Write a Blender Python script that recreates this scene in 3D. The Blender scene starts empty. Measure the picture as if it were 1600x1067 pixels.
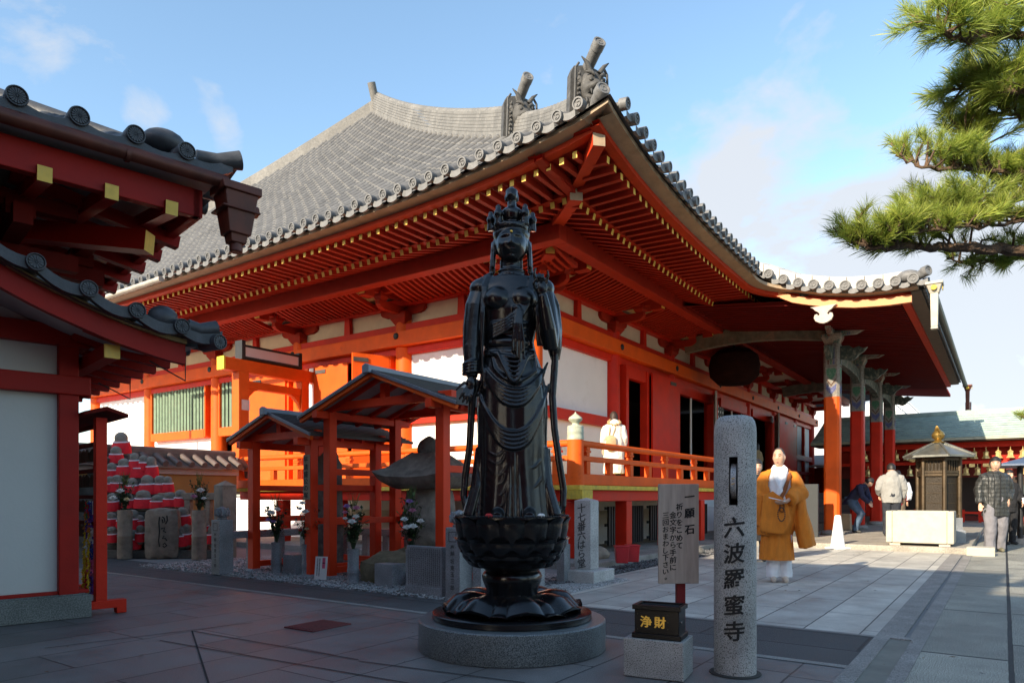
import bpy, math, random
from mathutils import Vector, Matrix, noise

SC = bpy.context.scene
COL = SC.collection
R = math.radians
PI = math.pi

# ---------------------------------------------------------------- camera
cam_d = bpy.data.cameras.new('camera'); cam = bpy.data.objects.new('camera', cam_d); COL.objects.link(cam)
cam.location = (0, 0, 1.05); cam.rotation_euler = (R(90), 0, 0)
cam_d.sensor_width = 36; cam_d.lens = 36*1101/1600; cam_d.shift_y = (774.2-533.5)/1600
cam_d.clip_start = 0.05; cam_d.clip_end = 6000
SC.camera = cam

# ---------------------------------------------------------------- sun and sky
SUN_EL = R(25.0)
SUN_FROM = math.atan2(-.738, -.675)           # compass direction (from +X) towards the sun
sd = bpy.data.lights.new('sun', 'SUN'); sd.energy = 5.0; sd.angle = R(.5); sd.color = (1, .86, .66)
sun = bpy.data.objects.new('sun', sd); COL.objects.link(sun)
dsun = Vector((math.cos(SUN_FROM)*math.cos(SUN_EL), math.sin(SUN_FROM)*math.cos(SUN_EL), math.sin(SUN_EL)))
sun.rotation_euler = dsun.to_track_quat('Z', 'Y').to_euler()
sun.location = (-20, -10, 20)

W = bpy.data.worlds.new('World'); SC.world = W; W.use_nodes = True
nt = W.node_tree; nt.nodes.clear()
def N(nt, t, **k):
    n = nt.nodes.new(t)
    for a, b in k.items():
        if a.startswith('i_'): n.inputs[int(a[2:]) if a[2:].isdigit() else a[2:]].default_value = b
        else: setattr(n, a, b)
    return n
out = N(nt, 'ShaderNodeOutputWorld'); bg = N(nt, 'ShaderNodeBackground'); bg.inputs[1].default_value = .145
sky = N(nt, 'ShaderNodeTexSky', sky_type='NISHITA', sun_disc=False, sun_elevation=SUN_EL, sun_rotation=PI/2-SUN_FROM)
sky.air_density = 1.0; sky.dust_density = .6; sky.ozone_density = .9; sky.altitude = 50
tc = N(nt, 'ShaderNodeTexCoord')
L = nt.links.new
sep = N(nt, 'ShaderNodeSeparateXYZ'); L(tc.outputs['Generated'], sep.inputs[0])
nrm = N(nt, 'ShaderNodeVectorMath', operation='NORMALIZE'); L(tc.outputs['Generated'], nrm.inputs[0])
mp = N(nt, 'ShaderNodeMapping'); mp.inputs['Scale'].default_value = (1, 1, 1.7); mp.inputs['Location'].default_value = (.3, .2, .35)
L(nrm.outputs[0], mp.inputs[0])
n1 = N(nt, 'ShaderNodeTexNoise'); n1.inputs['Scale'].default_value = 5.5; n1.inputs['Detail'].default_value = 9; n1.inputs['Roughness'].default_value = .56; n1.inputs['Distortion'].default_value = .3
L(mp.outputs[0], n1.inputs['Vector'])
acc = n1.outputs[0]
CLOUDS = [((1180, 275), .16, .34), ((1090, 300), .10, .18), ((1480, 330), .17, .28), ((1600, 560), .28, .22), ((1330, 640), .26, .30), ((10, 45), .085, .26), ((325, 155), .05, .20), ((225, 180), .04, .17), ((355, 225), .04, .17), ((1300, 30), .07, .16), ((1500, 480), .16, .2)]
for (px, py), rad, wgt in CLOUDS:
    d = Vector(((px-800)/1101, 1, (774.2-py)/1101)).normalized()
    ds = N(nt, 'ShaderNodeVectorMath', operation='DISTANCE'); L(nrm.outputs[0], ds.inputs[0]); ds.inputs[1].default_value = d
    mr = N(nt, 'ShaderNodeMapRange', interpolation_type='SMOOTHSTEP'); L(ds.outputs['Value'], mr.inputs[0]); mr.inputs[1].default_value = rad*1.25; mr.inputs[2].default_value = 0; mr.inputs[3].default_value = 0; mr.inputs[4].default_value = wgt
    ad = N(nt, 'ShaderNodeMath', operation='ADD'); L(acc, ad.inputs[0]); L(mr.outputs[0], ad.inputs[1]); acc = ad.outputs[0]
cr = N(nt, 'ShaderNodeValToRGB'); cr.color_ramp.elements[0].position = .66; cr.color_ramp.elements[1].position = .84
cr.color_ramp.elements[0].color = (0, 0, 0, 1); cr.color_ramp.elements[1].color = (.92, .92, .92, 1)
L(acc, cr.inputs[0])
mixc = N(nt, 'ShaderNodeMixRGB'); L(cr.outputs[0], mixc.inputs[0])
skyg = N(nt, 'ShaderNodeHueSaturation'); skyg.inputs['Saturation'].default_value = 1.02; skyg.inputs['Value'].default_value = 1.15; skyg.inputs['Hue'].default_value = .492
L(sky.outputs[0], skyg.inputs['Color']); L(skyg.outputs[0], mixc.inputs[1]); mixc.inputs[2].default_value = (2.75, 2.86, 3.05, 1)
L(mixc.outputs[0], bg.inputs[0]); L(bg.outputs[0], out.inputs[0])

SC.view_settings.view_transform = 'Standard'; SC.view_settings.look = 'None'
SC.view_settings.exposure = 1.0; SC.view_settings.gamma = 1; SC.view_settings.use_curve_mapping = False
SC.cycles.max_bounces = 8; SC.cycles.diffuse_bounces = 4

# ---------------------------------------------------------------- coordinates
F_, H_ = 1101., 774.2
TH = .6098561
U2 = Vector((math.sin(TH), math.cos(TH))); V2 = Vector((-math.cos(TH), math.sin(TH))); B2 = Vector((.0339114*13.6, 13.6))
HALL_RZ = math.atan2(U2.y, U2.x)
def G(px, py, z=0.0):                         # where a photographed point stands on a level surface
    Y = (1.05-z)*F_/(py-H_); return Vector(((px-800)/F_*Y, Y, z))
def AT(px, py, Y): return Vector(((px-800)/F_*Y, Y, 1.05+(H_-py)/F_*Y))
def hall(u, v, z=0): p = B2+U2*u+V2*v; return Vector((p.x, p.y, z))
def touv(p): d = Vector((p[0], p[1]))-B2; return d.dot(U2), d.dot(V2)

# ---------------------------------------------------------------- mesh building
class MB:
    def __init__(s): s.v = []; s.f = []; s.m = []; s.sm = []
    def add(s, vs, fs, mi=0, smooth=False, M=None):
        b = len(s.v)
        for p in vs:
            p = Vector(p)
            s.v.append(M @ p if M else p)
        for f in fs:
            s.f.append([i+b for i in f]); s.m.append(mi); s.sm.append(smooth)
        return s
    def box(s, x0, x1, y0, y1, z0, z1, mi=0, M=None):
        v = [(x, y, z) for z in (z0, z1) for y in (y0, y1) for x in (x0, x1)]
        return s.add(v, [(0,2,3,1),(4,5,7,6),(0,1,5,4),(2,6,7,3),(0,4,6,2),(1,3,7,5)], mi, False, M)
    def cbox(s, c, sz, mi=0, rz=0, M=None):
        T = Matrix.Translation(Vector(c)) @ Matrix.Rotation(rz, 4, 'Z')
        if M: T = M @ T
        a, b, d = sz[0]/2, sz[1]/2, sz[2]/2
        return s.box(-a, a, -b, b, -d, d, mi, T)
    def tbox(s, c, s0, s1, h, mi=0, rz=0):                      # tapered box, c = centre of its base
        T = Matrix.Translation(Vector(c)) @ Matrix.Rotation(rz, 4, 'Z')
        v = []
        for (a, b), z in ((s0, 0), (s1, h)): v += [(-a/2, -b/2, z), (a/2, -b/2, z), (-a/2, b/2, z), (a/2, b/2, z)]
        return s.add(v, [(0,2,3,1),(4,5,7,6),(0,1,5,4),(2,6,7,3),(0,4,6,2),(1,3,7,5)], mi, False, T)
    def beam(s, p0, p1, w, h, mi=0, up=(0,0,1), endmi=None):
        p0 = Vector(p0); p1 = Vector(p1); d = (p1-p0).normalized(); up = Vector(up)
        x = d.cross(up)
        if x.length < 1e-5: x = Vector((1, 0, 0))
        x.normalize(); z = x.cross(d)
        vs = []
        for p in (p0, p1):
            for a, b in ((-1,-1),(1,-1),(1,1),(-1,1)): vs.append(p+x*(a*w/2)+z*(b*h/2))
        s.add(vs, [(0,4,5,1),(1,5,6,2),(2,6,7,3),(3,7,4,0)], mi)
        e = mi if endmi is None else endmi
        b = len(s.v)-8
        s.f += [[b, b+1, b+2, b+3], [b+7, b+6, b+5, b+4]]; s.m += [mi, e]; s.sm += [False, False]
        return s
    def loft(s, rings, mi=0, cap=True, smooth=True, closed=False):
        n = len(rings[0]); vs = [p for r in rings for p in r]; fs = []
        m = len(rings)
        for i in range(m if closed else m-1):
            for j in range(n):
                k = (j+1) % n; i2 = (i+1) % m
                fs.append((i*n+j, i*n+k, i2*n+k, i2*n+j))
        s.add(vs, fs, mi, smooth)
        if cap and not closed:
            b = len(s.v)-len(vs)
            s.f.append([b+j for j in range(n)][::-1]); s.f.append([b+(m-1)*n+j for j in range(n)]); s.m += [mi]*2; s.sm += [False]*2
        return s
    def cyl(s, p0, p1, r0, r1=None, n=14, mi=0, cap=True, capmi=None):
        r1 = r0 if r1 is None else r1
        p0 = Vector(p0); p1 = Vector(p1); d = (p1-p0).normalized()
        x = d.orthogonal().normalized(); y = d.cross(x)
        rings = [[p+x*(r*math.cos(a))+y*(r*math.sin(a)) for a in [2*PI*i/n for i in range(n)]] for p, r in ((p0, r0), (p1, r1))]
        s.loft(rings, mi, cap)
        if capmi is not None: s.m[-1] = capmi
        return s
    def tube(s, pts, r, n=8, mi=0, cap=True, flat=1.0, flatdir=None):
        pts = [Vector(p) for p in pts]; m = len(pts)
        rr = r if isinstance(r, (list, tuple)) else [r]*m
        rings = []; x = None
        for i, p in enumerate(pts):
            d = (pts[min(i+1, m-1)]-pts[max(i-1, 0)]).normalized()
            if flatdir is not None:
                y = Vector(flatdir) - d*d.dot(Vector(flatdir)); y.normalize(); x = d.cross(y)
            else:
                if x is None: x = d.orthogonal().normalized()
                x = (x-d*x.dot(d)).normalized(); y = d.cross(x)
            rings.append([p+x*(rr[i]*math.cos(a))+y*(rr[i]*flat*math.sin(a)) for a in [2*PI*k/n for k in range(n)]])
        return s.loft(rings, mi, cap)
    def lathe(s, prof, n=24, c=(0,0,0), mi=0, cap=True, M=None):
        c = Vector(c)
        rings = [[(M @ Vector((r*math.cos(a), r*math.sin(a), z)) if M else Vector((r*math.cos(a), r*math.sin(a), z)))+c for a in [2*PI*i/n for i in range(n)]] for r, z in prof]
        return s.loft(rings, mi, cap)
    def sphere(s, c, r, nu=16, nv=10, mi=0, fn=None, M=None):
        if not isinstance(r, (tuple, list)): r = (r, r, r)
        c = Vector(c); vs = []; fs = []
        for j in range(1, nv):
            t = PI*j/nv
            for i in range(nu):
                a = 2*PI*i/nu; d = Vector((math.sin(t)*math.cos(a), math.sin(t)*math.sin(a), math.cos(t)))
                p = Vector((d.x*r[0], d.y*r[1], d.z*r[2]))
                if fn: p = fn(p, d)
                vs.append(p)
        top = Vector((0, 0, r[2])); bot = Vector((0, 0, -r[2]))
        if fn: top = fn(top, Vector((0, 0, 1))); bot = fn(bot, Vector((0, 0, -1)))
        vs += [top, bot]; T = len(vs)-2
        for j in range(nv-2):
            for i in range(nu):
                k = (i+1) % nu; fs.append((j*nu+i, (j+1)*nu+i, (j+1)*nu+k, j*nu+k))
        for i in range(nu):
            k = (i+1) % nu; fs.append((T, i, k)); fs.append((T+1, (nv-2)*nu+k, (nv-2)*nu+i))
        vs = [(M @ p if M else p)+c for p in vs]
        return s.add(vs, fs, mi, True)
    def prism(s, poly, o, ax, ay, depth, mi=0, capmi=None):     # poly in (ax, ay) plane at o, thickened along ax x ay by depth
        o = Vector(o); ax = Vector(ax).normalized(); ay = Vector(ay).normalized(); az = ax.cross(ay)
        n = len(poly)
        vs = [o+ax*a+ay*b for a, b in poly]+[o+ax*a+ay*b+az*depth for a, b in poly]
        fs = [(i, (i+1) % n, n+(i+1) % n, n+i) for i in range(n)]
        s.add(vs, fs, mi)
        b = len(s.v)-2*n; c = mi if capmi is None else capmi
        s.f += [[b+i for i in range(n)][::-1], [b+n+i for i in range(n)]]; s.m += [c]*2; s.sm += [False]*2
        return s
    def grid(s, fn, nu, nv, mi=0, smooth=True):
        vs = [fn(i/nu, j/nv) for j in range(nv+1) for i in range(nu+1)]
        fs = [(j*(nu+1)+i, j*(nu+1)+i+1, (j+1)*(nu+1)+i+1, (j+1)*(nu+1)+i) for j in range(nv) for i in range(nu)]
        return s.add(vs, fs, mi, smooth)
    def rock(s, c, r, seed=0, amp=.18, nu=24, nv=14, mi=0, M=None, sq=0):
        def fn(p, d):
            q = d*1.3+Vector((seed*7.1, seed*3.3, seed))
            k = 1+amp*noise.noise(q)+amp*.5*noise.noise(q*2.3)+amp*.2*noise.noise(q*6)
            p = p*k
            if sq:
                m = max(abs(d.x), abs(d.y), abs(d.z)); p = p*((1-sq)+sq/m)
            return p
        return s.sphere(c, r, nu, nv, mi, fn, M)
    def build(s, name, mats, parent=None, loc=(0,0,0), rz=0, sharp=35, bevel=0, merge=False):
        me = bpy.data.meshes.new(name); me.from_pydata([tuple(p) for p in s.v], [], s.f)
        if not isinstance(mats, (list, tuple)): mats = [mats]
        for m in mats: me.materials.append(m)
        me.polygons.foreach_set('material_index', s.m); me.polygons.foreach_set('use_smooth', s.sm)
        me.update()
        if any(s.sm): me.set_sharp_from_angle(angle=R(sharp))
        o = bpy.data.objects.new(name, me); COL.objects.link(o)
        o.location = loc; o.rotation_euler = (0, 0, rz)
        if parent: o.parent = parent
        if bevel:
            b = o.modifiers.new('bevel', 'BEVEL'); b.width = bevel; b.segments = 2; b.limit_method = 'ANGLE'; b.angle_limit = R(40)
        return o

def bake(o, voxel=None, smooth=0, smf=.5, wr=None, deci=None):
    """fuse a mesh of overlapping shapes into one continuous skin"""
    if voxel:
        m = o.modifiers.new('r', 'REMESH'); m.mode = 'VOXEL'; m.voxel_size = voxel; m.use_smooth_shade = True
    if smooth:
        m = o.modifiers.new('s', 'SMOOTH'); m.factor = smf; m.iterations = smooth
    if deci:
        m = o.modifiers.new('d', 'DECIMATE'); m.ratio = deci
    dg = bpy.context.evaluated_depsgraph_get(); dg.update()
    me = bpy.data.meshes.new_from_object(o.evaluated_get(dg))
    old = o.data; mats = list(old.materials); o.modifiers.clear(); o.data = me; me.name = o.name
    bpy.data.meshes.remove(old)
    if not me.materials:
        for m in mats: me.materials.append(m)
    me.polygons.foreach_set('use_smooth', [True]*len(me.polygons))
    if wr:
        amp, sc = wr
        nr = [v.normal.copy() for v in me.vertices]
        for v, n in zip(me.vertices, nr):
            c = v.co
            q = Vector((c.x*sc, c.y*sc, c.z*sc*.55))
            v.co = c+n*(amp*(noise.noise(q)+.5*noise.noise(q*2.1+Vector((5, 3, 1)))))
        me.update()
    return o

def tag(o, label=None, cat=None, group=None, kind=None):
    if label: o['label'] = label
    if cat: o['category'] = cat
    if group: o['group'] = group
    if kind: o['kind'] = kind
    return o
def thing(name, label, cat, loc=(0,0,0), rz=0, group=None):
    o = bpy.data.objects.new(name, None); COL.objects.link(o); o.location = loc; o.rotation_euler = (0, 0, rz); o.empty_display_size = .2
    return tag(o, label, cat, group)
def dup(root, loc, rz, label=None, name=None, scale=None):
    r = root.copy(); COL.objects.link(r); r.location = loc; r.rotation_euler = (0, 0, rz)
    if scale: r.scale = scale
    if label: r['label'] = label
    for ch in list(root.children):
        c = ch.copy(); COL.objects.link(c); c.parent = r
        for g in list(ch.children):
            d = g.copy(); COL.objects.link(d); d.parent = c
    return r
def part(o, parent, name=None, label=None):                    # a copy of a part under the same or another thing
    c = o.copy(); COL.objects.link(c); c.parent = parent
    if label: c['label'] = label
    return c

# ---------------------------------------------------------------- lettering
_gl = {}
def glyph(ch, bold=.012, fine=0):
    k = (ch, bold, fine)
    if k in _gl: return _gl[k]
    c = bpy.data.curves.new('g', 'FONT'); c.body = ch; c.offset = bold; c.resolution_u = 3
    o = bpy.data.objects.new('g', c); COL.objects.link(o)
    dg = bpy.context.evaluated_depsgraph_get(); dg.update()
    me = bpy.data.meshes.new_from_object(o.evaluated_get(dg))
    if fine:
        import bmesh
        bm = bmesh.new(); bm.from_mesh(me); bmesh.ops.remove_doubles(bm, verts=bm.verts, dist=1e-5); bmesh.ops.triangulate(bm, faces=bm.faces)
        for _ in range(5):
            le = [e for e in bm.edges if abs(e.verts[0].co.x-e.verts[1].co.x) > fine]
            if not le: break
            bmesh.ops.subdivide_edges(bm, edges=le, cuts=1); bmesh.ops.triangulate(bm, faces=bm.faces)
        bm.to_mesh(me); bm.free()
    vs = [v.co.copy() for v in me.vertices]; fs = [list(p.vertices) for p in me.polygons]
    bpy.data.objects.remove(o); bpy.data.curves.remove(c); bpy.data.meshes.remove(me)
    if vs:
        x0 = min(v.x for v in vs); x1 = max(v.x for v in vs); y0 = min(v.y for v in vs); y1 = max(v.y for v in vs)
        s = 1/1.0
        cx = (x0+x1)/2
        cy = (y0+y1)/2 if (y1-y0) > .25 or ch in '一' else .36
        vs = [Vector(((v.x-cx)*s, (v.y-cy)*s, 0)) for v in vs]
    _gl[k] = (vs, fs); return _gl[k]
def write_v(mb, text, o, ax, ay, size, step=None, bold=.012, mi=0, wrap=None, sx=1.0, brush=0):
    """column of characters starting at o, running down; ax right, ay up"""
    ax = Vector(ax); ay = Vector(ay); o = Vector(o); step = step or size*1.08
    rnd = random.Random(hash(text) % 1000 if False else len(text))
    for i, ch in enumerate(text):
        if ch == ' ': continue
        vs, fs = glyph(ch, .004, .14 if wrap else 0)
        rr = brush*(rnd.random()-.5); sh = brush*.25
        nz = ax.cross(ay); bo = bold*size
        for q, (da, db) in enumerate(((0, 0), (bo, 0), (-bo, 0), (0, bo*.7), (0, -bo*.7))):   # the brush stroke thickened, each pass a hair above the last
            pts = []
            for v in vs:
                a, b = v.x*size*sx+da, v.y*size+db
                b += a*sh; a += b*rr*.3
                b -= i*step
                pts.append((a, b))
            if wrap: pts = [wrap(a, b, q*.0002) for a, b in pts]
            else: pts = [o+ax*a+ay*b+nz*(q*.0002) for a, b in pts]
            mb.add(pts, fs, mi)

# ---------------------------------------------------------------- materials
def newmat(name):
    m = bpy.data.materials.new(name); m.use_nodes = True; nt = m.node_tree
    return m, nt, nt.nodes['Principled BSDF']
def mat(name, col, rough=.6, var=.12, scale=6., bump=0., bscale=40., metal=0., col2=None, spec=.5, stain=None, stretch=None, coat=0., detail=5):
    m, nt, b = newmat(name); L = nt.links.new
    b.inputs['Roughness'].default_value = rough; b.inputs['Metallic'].default_value = metal
    b.inputs['Specular IOR Level'].default_value = spec
    if coat: b.inputs['Coat Weight'].default_value = coat; b.inputs['Coat Roughness'].default_value = .15
    tc = N(nt, 'ShaderNodeTexCoord'); src = tc.outputs['Object']
    if stretch:
        mp = N(nt, 'ShaderNodeMapping'); mp.inputs['Scale'].default_value = stretch; L(src, mp.inputs[0]); src = mp.outputs[0]
    n = N(nt, 'ShaderNodeTexNoise'); n.inputs['Scale'].default_value = scale; n.inputs['Detail'].default_value = detail; n.inputs['Roughness'].default_value = .6
    L(src, n.inputs['Vector'])
    c1 = tuple(max(0, c*(1-var)) for c in col)+(1,); c2 = (tuple(min(1, c*(1+var)) for c in col) if col2 is None else tuple(col2))+(1,)
    r = N(nt, 'ShaderNodeValToRGB'); r.color_ramp.elements[0].position = .32; r.color_ramp.elements[1].position = .68
    r.color_ramp.elements[0].color = c1; r.color_ramp.elements[1].color = c2
    L(n.outputs[0], r.inputs[0]); cout = r.outputs[0]
    if stain:
        sc, thr, scol, amt = stain
        n2 = N(nt, 'ShaderNodeTexNoise'); n2.inputs['Scale'].default_value = sc; n2.inputs['Detail'].default_value = 8; n2.inputs['Roughness'].default_value = .7
        L(tc.outputs['Object'], n2.inputs['Vector'])
        r2 = N(nt, 'ShaderNodeValToRGB'); r2.color_ramp.elements[0].position = thr; r2.color_ramp.elements[1].position = min(1, thr+.14)
        r2.color_ramp.elements[0].color = (0, 0, 0, 1); r2.color_ramp.elements[1].color = (amt, amt, amt, 1)
        L(n2.outputs[0], r2.inputs[0])
        mx = N(nt, 'ShaderNodeMixRGB'); L(r2.outputs[0], mx.inputs[0]); L(cout, mx.inputs[1]); mx.inputs[2].default_value = tuple(scol)+(1,); cout = mx.outputs[0]
    L(cout, b.inputs['Base Color'])
    rm = N(nt, 'ShaderNodeMapRange'); L(n.outputs[0], rm.inputs[0]); rm.inputs[3].default_value = max(0, rough-.08); rm.inputs[4].default_value = min(1, rough+.08); L(rm.outputs[0], b.inputs['Roughness'])
    if bump:
        n3 = N(nt, 'ShaderNodeTexNoise'); n3.inputs['Scale'].default_value = bscale; n3.inputs['Detail'].default_value = 4; L(src, n3.inputs['Vector'])
        bp = N(nt, 'ShaderNodeBump'); bp.inputs['Strength'].default_value = bump; bp.inputs['Distance'].default_value = .02
        L(n3.outputs[0], bp.inputs['Height']); L(bp.outputs[0], b.inputs['Normal'])
    return m
def granite(name, light, dark, mid=None, scale=260, rough=.6, thr=(.42, .58), big=(3., .25), bump=.15):
    m, nt, b = newmat(name); L = nt.links.new
    tc = N(nt, 'ShaderNodeTexCoord')
    n = N(nt, 'ShaderNodeTexNoise'); n.inputs['Scale'].default_value = scale; n.inputs['Detail'].default_value = 2; n.inputs['Roughness'].default_value = .8
    L(tc.outputs['Object'], n.inputs['Vector'])
    r = N(nt, 'ShaderNodeValToRGB'); r.color_ramp.elements[0].position = thr[0]; r.color_ramp.elements[1].position = thr[1]
    r.color_ramp.elements[0].color = tuple(dark)+(1,); r.color_ramp.elements[1].color = tuple(light)+(1,)
    L(n.outputs[0], r.inputs[0])
    n2 = N(nt, 'ShaderNodeTexNoise'); n2.inputs['Scale'].default_value = big[0]; n2.inputs['Detail'].default_value = 6; L(tc.outputs['Object'], n2.inputs['Vector'])
    rm = N(nt, 'ShaderNodeMapRange'); L(n2.outputs[0], rm.inputs[0]); rm.inputs[1].default_value = .3; rm.inputs[2].default_value = .7; rm.inputs[3].default_value = 1-big[1]; rm.inputs[4].default_value = 1+big[1]
    mx = N(nt, 'ShaderNodeMixRGB', blend_type='MULTIPLY'); mx.inputs[0].default_value = 1; L(r.outputs[0], mx.inputs[1]); L(rm.outputs[0], mx.inputs[2])
    L(mx.outputs[0], b.inputs['Base Color']); b.inputs['Roughness'].default_value = rough
    if bump:
        bp = N(nt, 'ShaderNodeBump'); bp.inputs['Strength'].default_value = bump; bp.inputs['Distance'].default_value = .004; L(n.outputs[0], bp.inputs['Height']); L(bp.outputs[0], b.inputs['Normal'])
    return m
def needlemat(name, col):
    m = bpy.data.materials.new(name); m.use_nodes = True; nt = m.node_tree; nt.nodes.clear(); L = nt.links.new
    o = N(nt, 'ShaderNodeOutputMaterial'); mx = N(nt, 'ShaderNodeMixShader'); mx.inputs[0].default_value = .42
    tc = N(nt, 'ShaderNodeTexCoord'); n = N(nt, 'ShaderNodeTexNoise'); n.inputs['Scale'].default_value = 4; n.inputs['Detail'].default_value = 4; L(tc.outputs['Object'], n.inputs['Vector'])
    r = N(nt, 'ShaderNodeValToRGB'); r.color_ramp.elements[0].position = .3; r.color_ramp.elements[1].position = .7
    r.color_ramp.elements[0].color = tuple(c*.7 for c in col)+(1,); r.color_ramp.elements[1].color = tuple(c*1.3 for c in col)+(1,); L(n.outputs[0], r.inputs[0])
    a = N(nt, 'ShaderNodeBsdfPrincipled'); a.inputs['Roughness'].default_value = .5; b = N(nt, 'ShaderNodeBsdfTranslucent'); L(r.outputs[0], a.inputs['Base Color']); L(r.outputs[0], b.inputs['Color'])
    L(a.outputs[0], mx.inputs[1]); L(b.outputs[0], mx.inputs[2]); L(mx.outputs[0], o.inputs[0]); return m
def paving(name, c1, c2, joint, w, h, mortar=.008, rough=.7, rot=0., off=.5, speck=0., stain=None, bump=.5, shift=(0, 0), freq=2):
    m, nt, b = newmat(name); L = nt.links.new
    tc = N(nt, 'ShaderNodeTexCoord'); mp = N(nt, 'ShaderNodeMapping'); mp.inputs['Rotation'].default_value = (0, 0, rot); mp.inputs['Location'].default_value = (shift[0], shift[1], 0)
    L(tc.outputs['Object'], mp.inputs[0])
    # a little wander so that the joints are not ruled lines
    nw = N(nt, 'ShaderNodeTexNoise'); nw.inputs['Scale'].default_value = 9; nw.inputs['Detail'].default_value = 3; L(tc.outputs['Object'], nw.inputs['Vector'])
    va = N(nt, 'ShaderNodeVectorMath', operation='SCALE'); va.inputs['Scale'].default_value = .012; L(nw.outputs['Color'], va.inputs[0])
    vb = N(nt, 'ShaderNodeVectorMath', operation='ADD'); L(mp.outputs[0], vb.inputs[0]); L(va.outputs[0], vb.inputs[1])
    br = N(nt, 'ShaderNodeTexBrick'); L(vb.outputs[0], br.inputs['Vector'])
    br.offset = off; br.offset_frequency = freq; br.squash = 1.35; br.squash_frequency = 3
    br.inputs['Color1'].default_value = tuple(c1)+(1,); br.inputs['Color2'].default_value = tuple(c2)+(1,); br.inputs['Mortar'].default_value = tuple(joint)+(1,)
    br.inputs['Scale'].default_value = 1; br.inputs['Mortar Size'].default_value = mortar; br.inputs['Mortar Smooth'].default_value = .15
    br.inputs['Brick Width'].default_value = w; br.inputs['Row Height'].default_value = h; br.inputs['Bias'].default_value = 0
    n = N(nt, 'ShaderNodeTexNoise'); n.inputs['Scale'].default_value = 2.2; n.inputs['Detail'].default_value = 8; n.inputs['Roughness'].default_value = .65; L(tc.outputs['Object'], n.inputs['Vector'])
    rm = N(nt, 'ShaderNodeMapRange'); L(n.outputs[0], rm.inputs[0]); rm.inputs[1].default_value = .3; rm.inputs[2].default_value = .7; rm.inputs[3].default_value = .62; rm.inputs[4].default_value = 1.2
    mx = N(nt, 'ShaderNodeMixRGB', blend_type='MULTIPLY'); mx.inputs[0].default_value = 1; L(br.outputs['Color'], mx.inputs[1]); L(rm.outputs[0], mx.inputs[2])
    co = mx.outputs[0]
    n2 = N(nt, 'ShaderNodeTexNoise'); n2.inputs['Scale'].default_value = 150; n2.inputs['Detail'].default_value = 2; L(tc.outputs['Object'], n2.inputs['Vector'])
    if speck:
        r2 = N(nt, 'ShaderNodeMapRange'); L(n2.outputs[0], r2.inputs[0]); r2.inputs[1].default_value = .38; r2.inputs[2].default_value = .62; r2.inputs[3].default_value = 1-speck; r2.inputs[4].default_value = 1+speck
        m2 = N(nt, 'ShaderNodeMixRGB', blend_type='MULTIPLY'); m2.inputs[0].default_value = 1; L(co, m2.inputs[1]); L(r2.outputs[0], m2.inputs[2]); co = m2.outputs[0]
    L(co, b.inputs['Base Color'])
    rr = N(nt, 'ShaderNodeMapRange'); L(n.outputs[0], rr.inputs[0]); rr.inputs[1].default_value = .3; rr.inputs[2].default_value = .7; rr.inputs[3].default_value = rough-.14; rr.inputs[4].default_value = rough+.1; L(rr.outputs[0], b.inputs['Roughness'])
    ad = N(nt, 'ShaderNodeMath', operation='MULTIPLY_ADD'); L(br.outputs['Fac'], ad.inputs[0]); ad.inputs[1].default_value = -1.; L(n2.outputs[0], ad.inputs[2])
    bp = N(nt, 'ShaderNodeBump'); bp.inputs['Strength'].default_value = bump; bp.inputs['Distance'].default_value = .006; L(ad.outputs[0], bp.inputs['Height']); L(bp.outputs[0], b.inputs['Normal'])
    return m
def tilemat(name, base, var, pu, pv, rough=.55, axis_u=0, axis_v=1):
    m, nt, b = newmat(name); L = nt.links.new
    tc = N(nt, 'ShaderNodeTexCoord'); sn = N(nt, 'ShaderNodeVectorMath', operation='SNAP'); sn.inputs[1].default_value = (pu, pv, 100); L(tc.outputs['Object'], sn.inputs[0])
    wn = N(nt, 'ShaderNodeTexWhiteNoise'); L(sn.outputs[0], wn.inputs['Vector'])
    n = N(nt, 'ShaderNodeTexNoise'); n.inputs['Scale'].default_value = .9; n.inputs['Detail'].default_value = 9; n.inputs['Roughness'].default_value = .7; L(tc.outputs['Object'], n.inputs['Vector'])
    a = N(nt, 'ShaderNodeMath', operation='MULTIPLY_ADD'); L(wn.outputs[0], a.inputs[0]); a.inputs[1].default_value = .30; L(n.outputs[0], a.inputs[2])
    r = N(nt, 'ShaderNodeValToRGB'); e = r.color_ramp.elements; e[0].position = .35; e[1].position = 1.0
    e[0].color = tuple(c*(1-var) for c in base)+(1,); e[1].color = tuple(c*(1+var) for c in base)+(1,)
    L(a.outputs[0], r.inputs[0])
    n4 = N(nt, 'ShaderNodeTexNoise'); n4.inputs['Scale'].default_value = 14; n4.inputs['Detail'].default_value = 6; L(tc.outputs['Object'], n4.inputs['Vector'])
    r4 = N(nt, 'ShaderNodeMapRange'); L(n4.outputs[0], r4.inputs[0]); r4.inputs[1].default_value = .35; r4.inputs[2].default_value = .7; r4.inputs[3].default_value = .78; r4.inputs[4].default_value = 1.12
    mx = N(nt, 'ShaderNodeMixRGB', blend_type='MULTIPLY'); mx.inputs[0].default_value = 1; L(r.outputs[0], mx.inputs[1]); L(r4.outputs[0], mx.inputs[2])
    L(mx.outputs[0], b.inputs['Base Color']); b.inputs['Roughness'].default_value = rough
    return m

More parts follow.
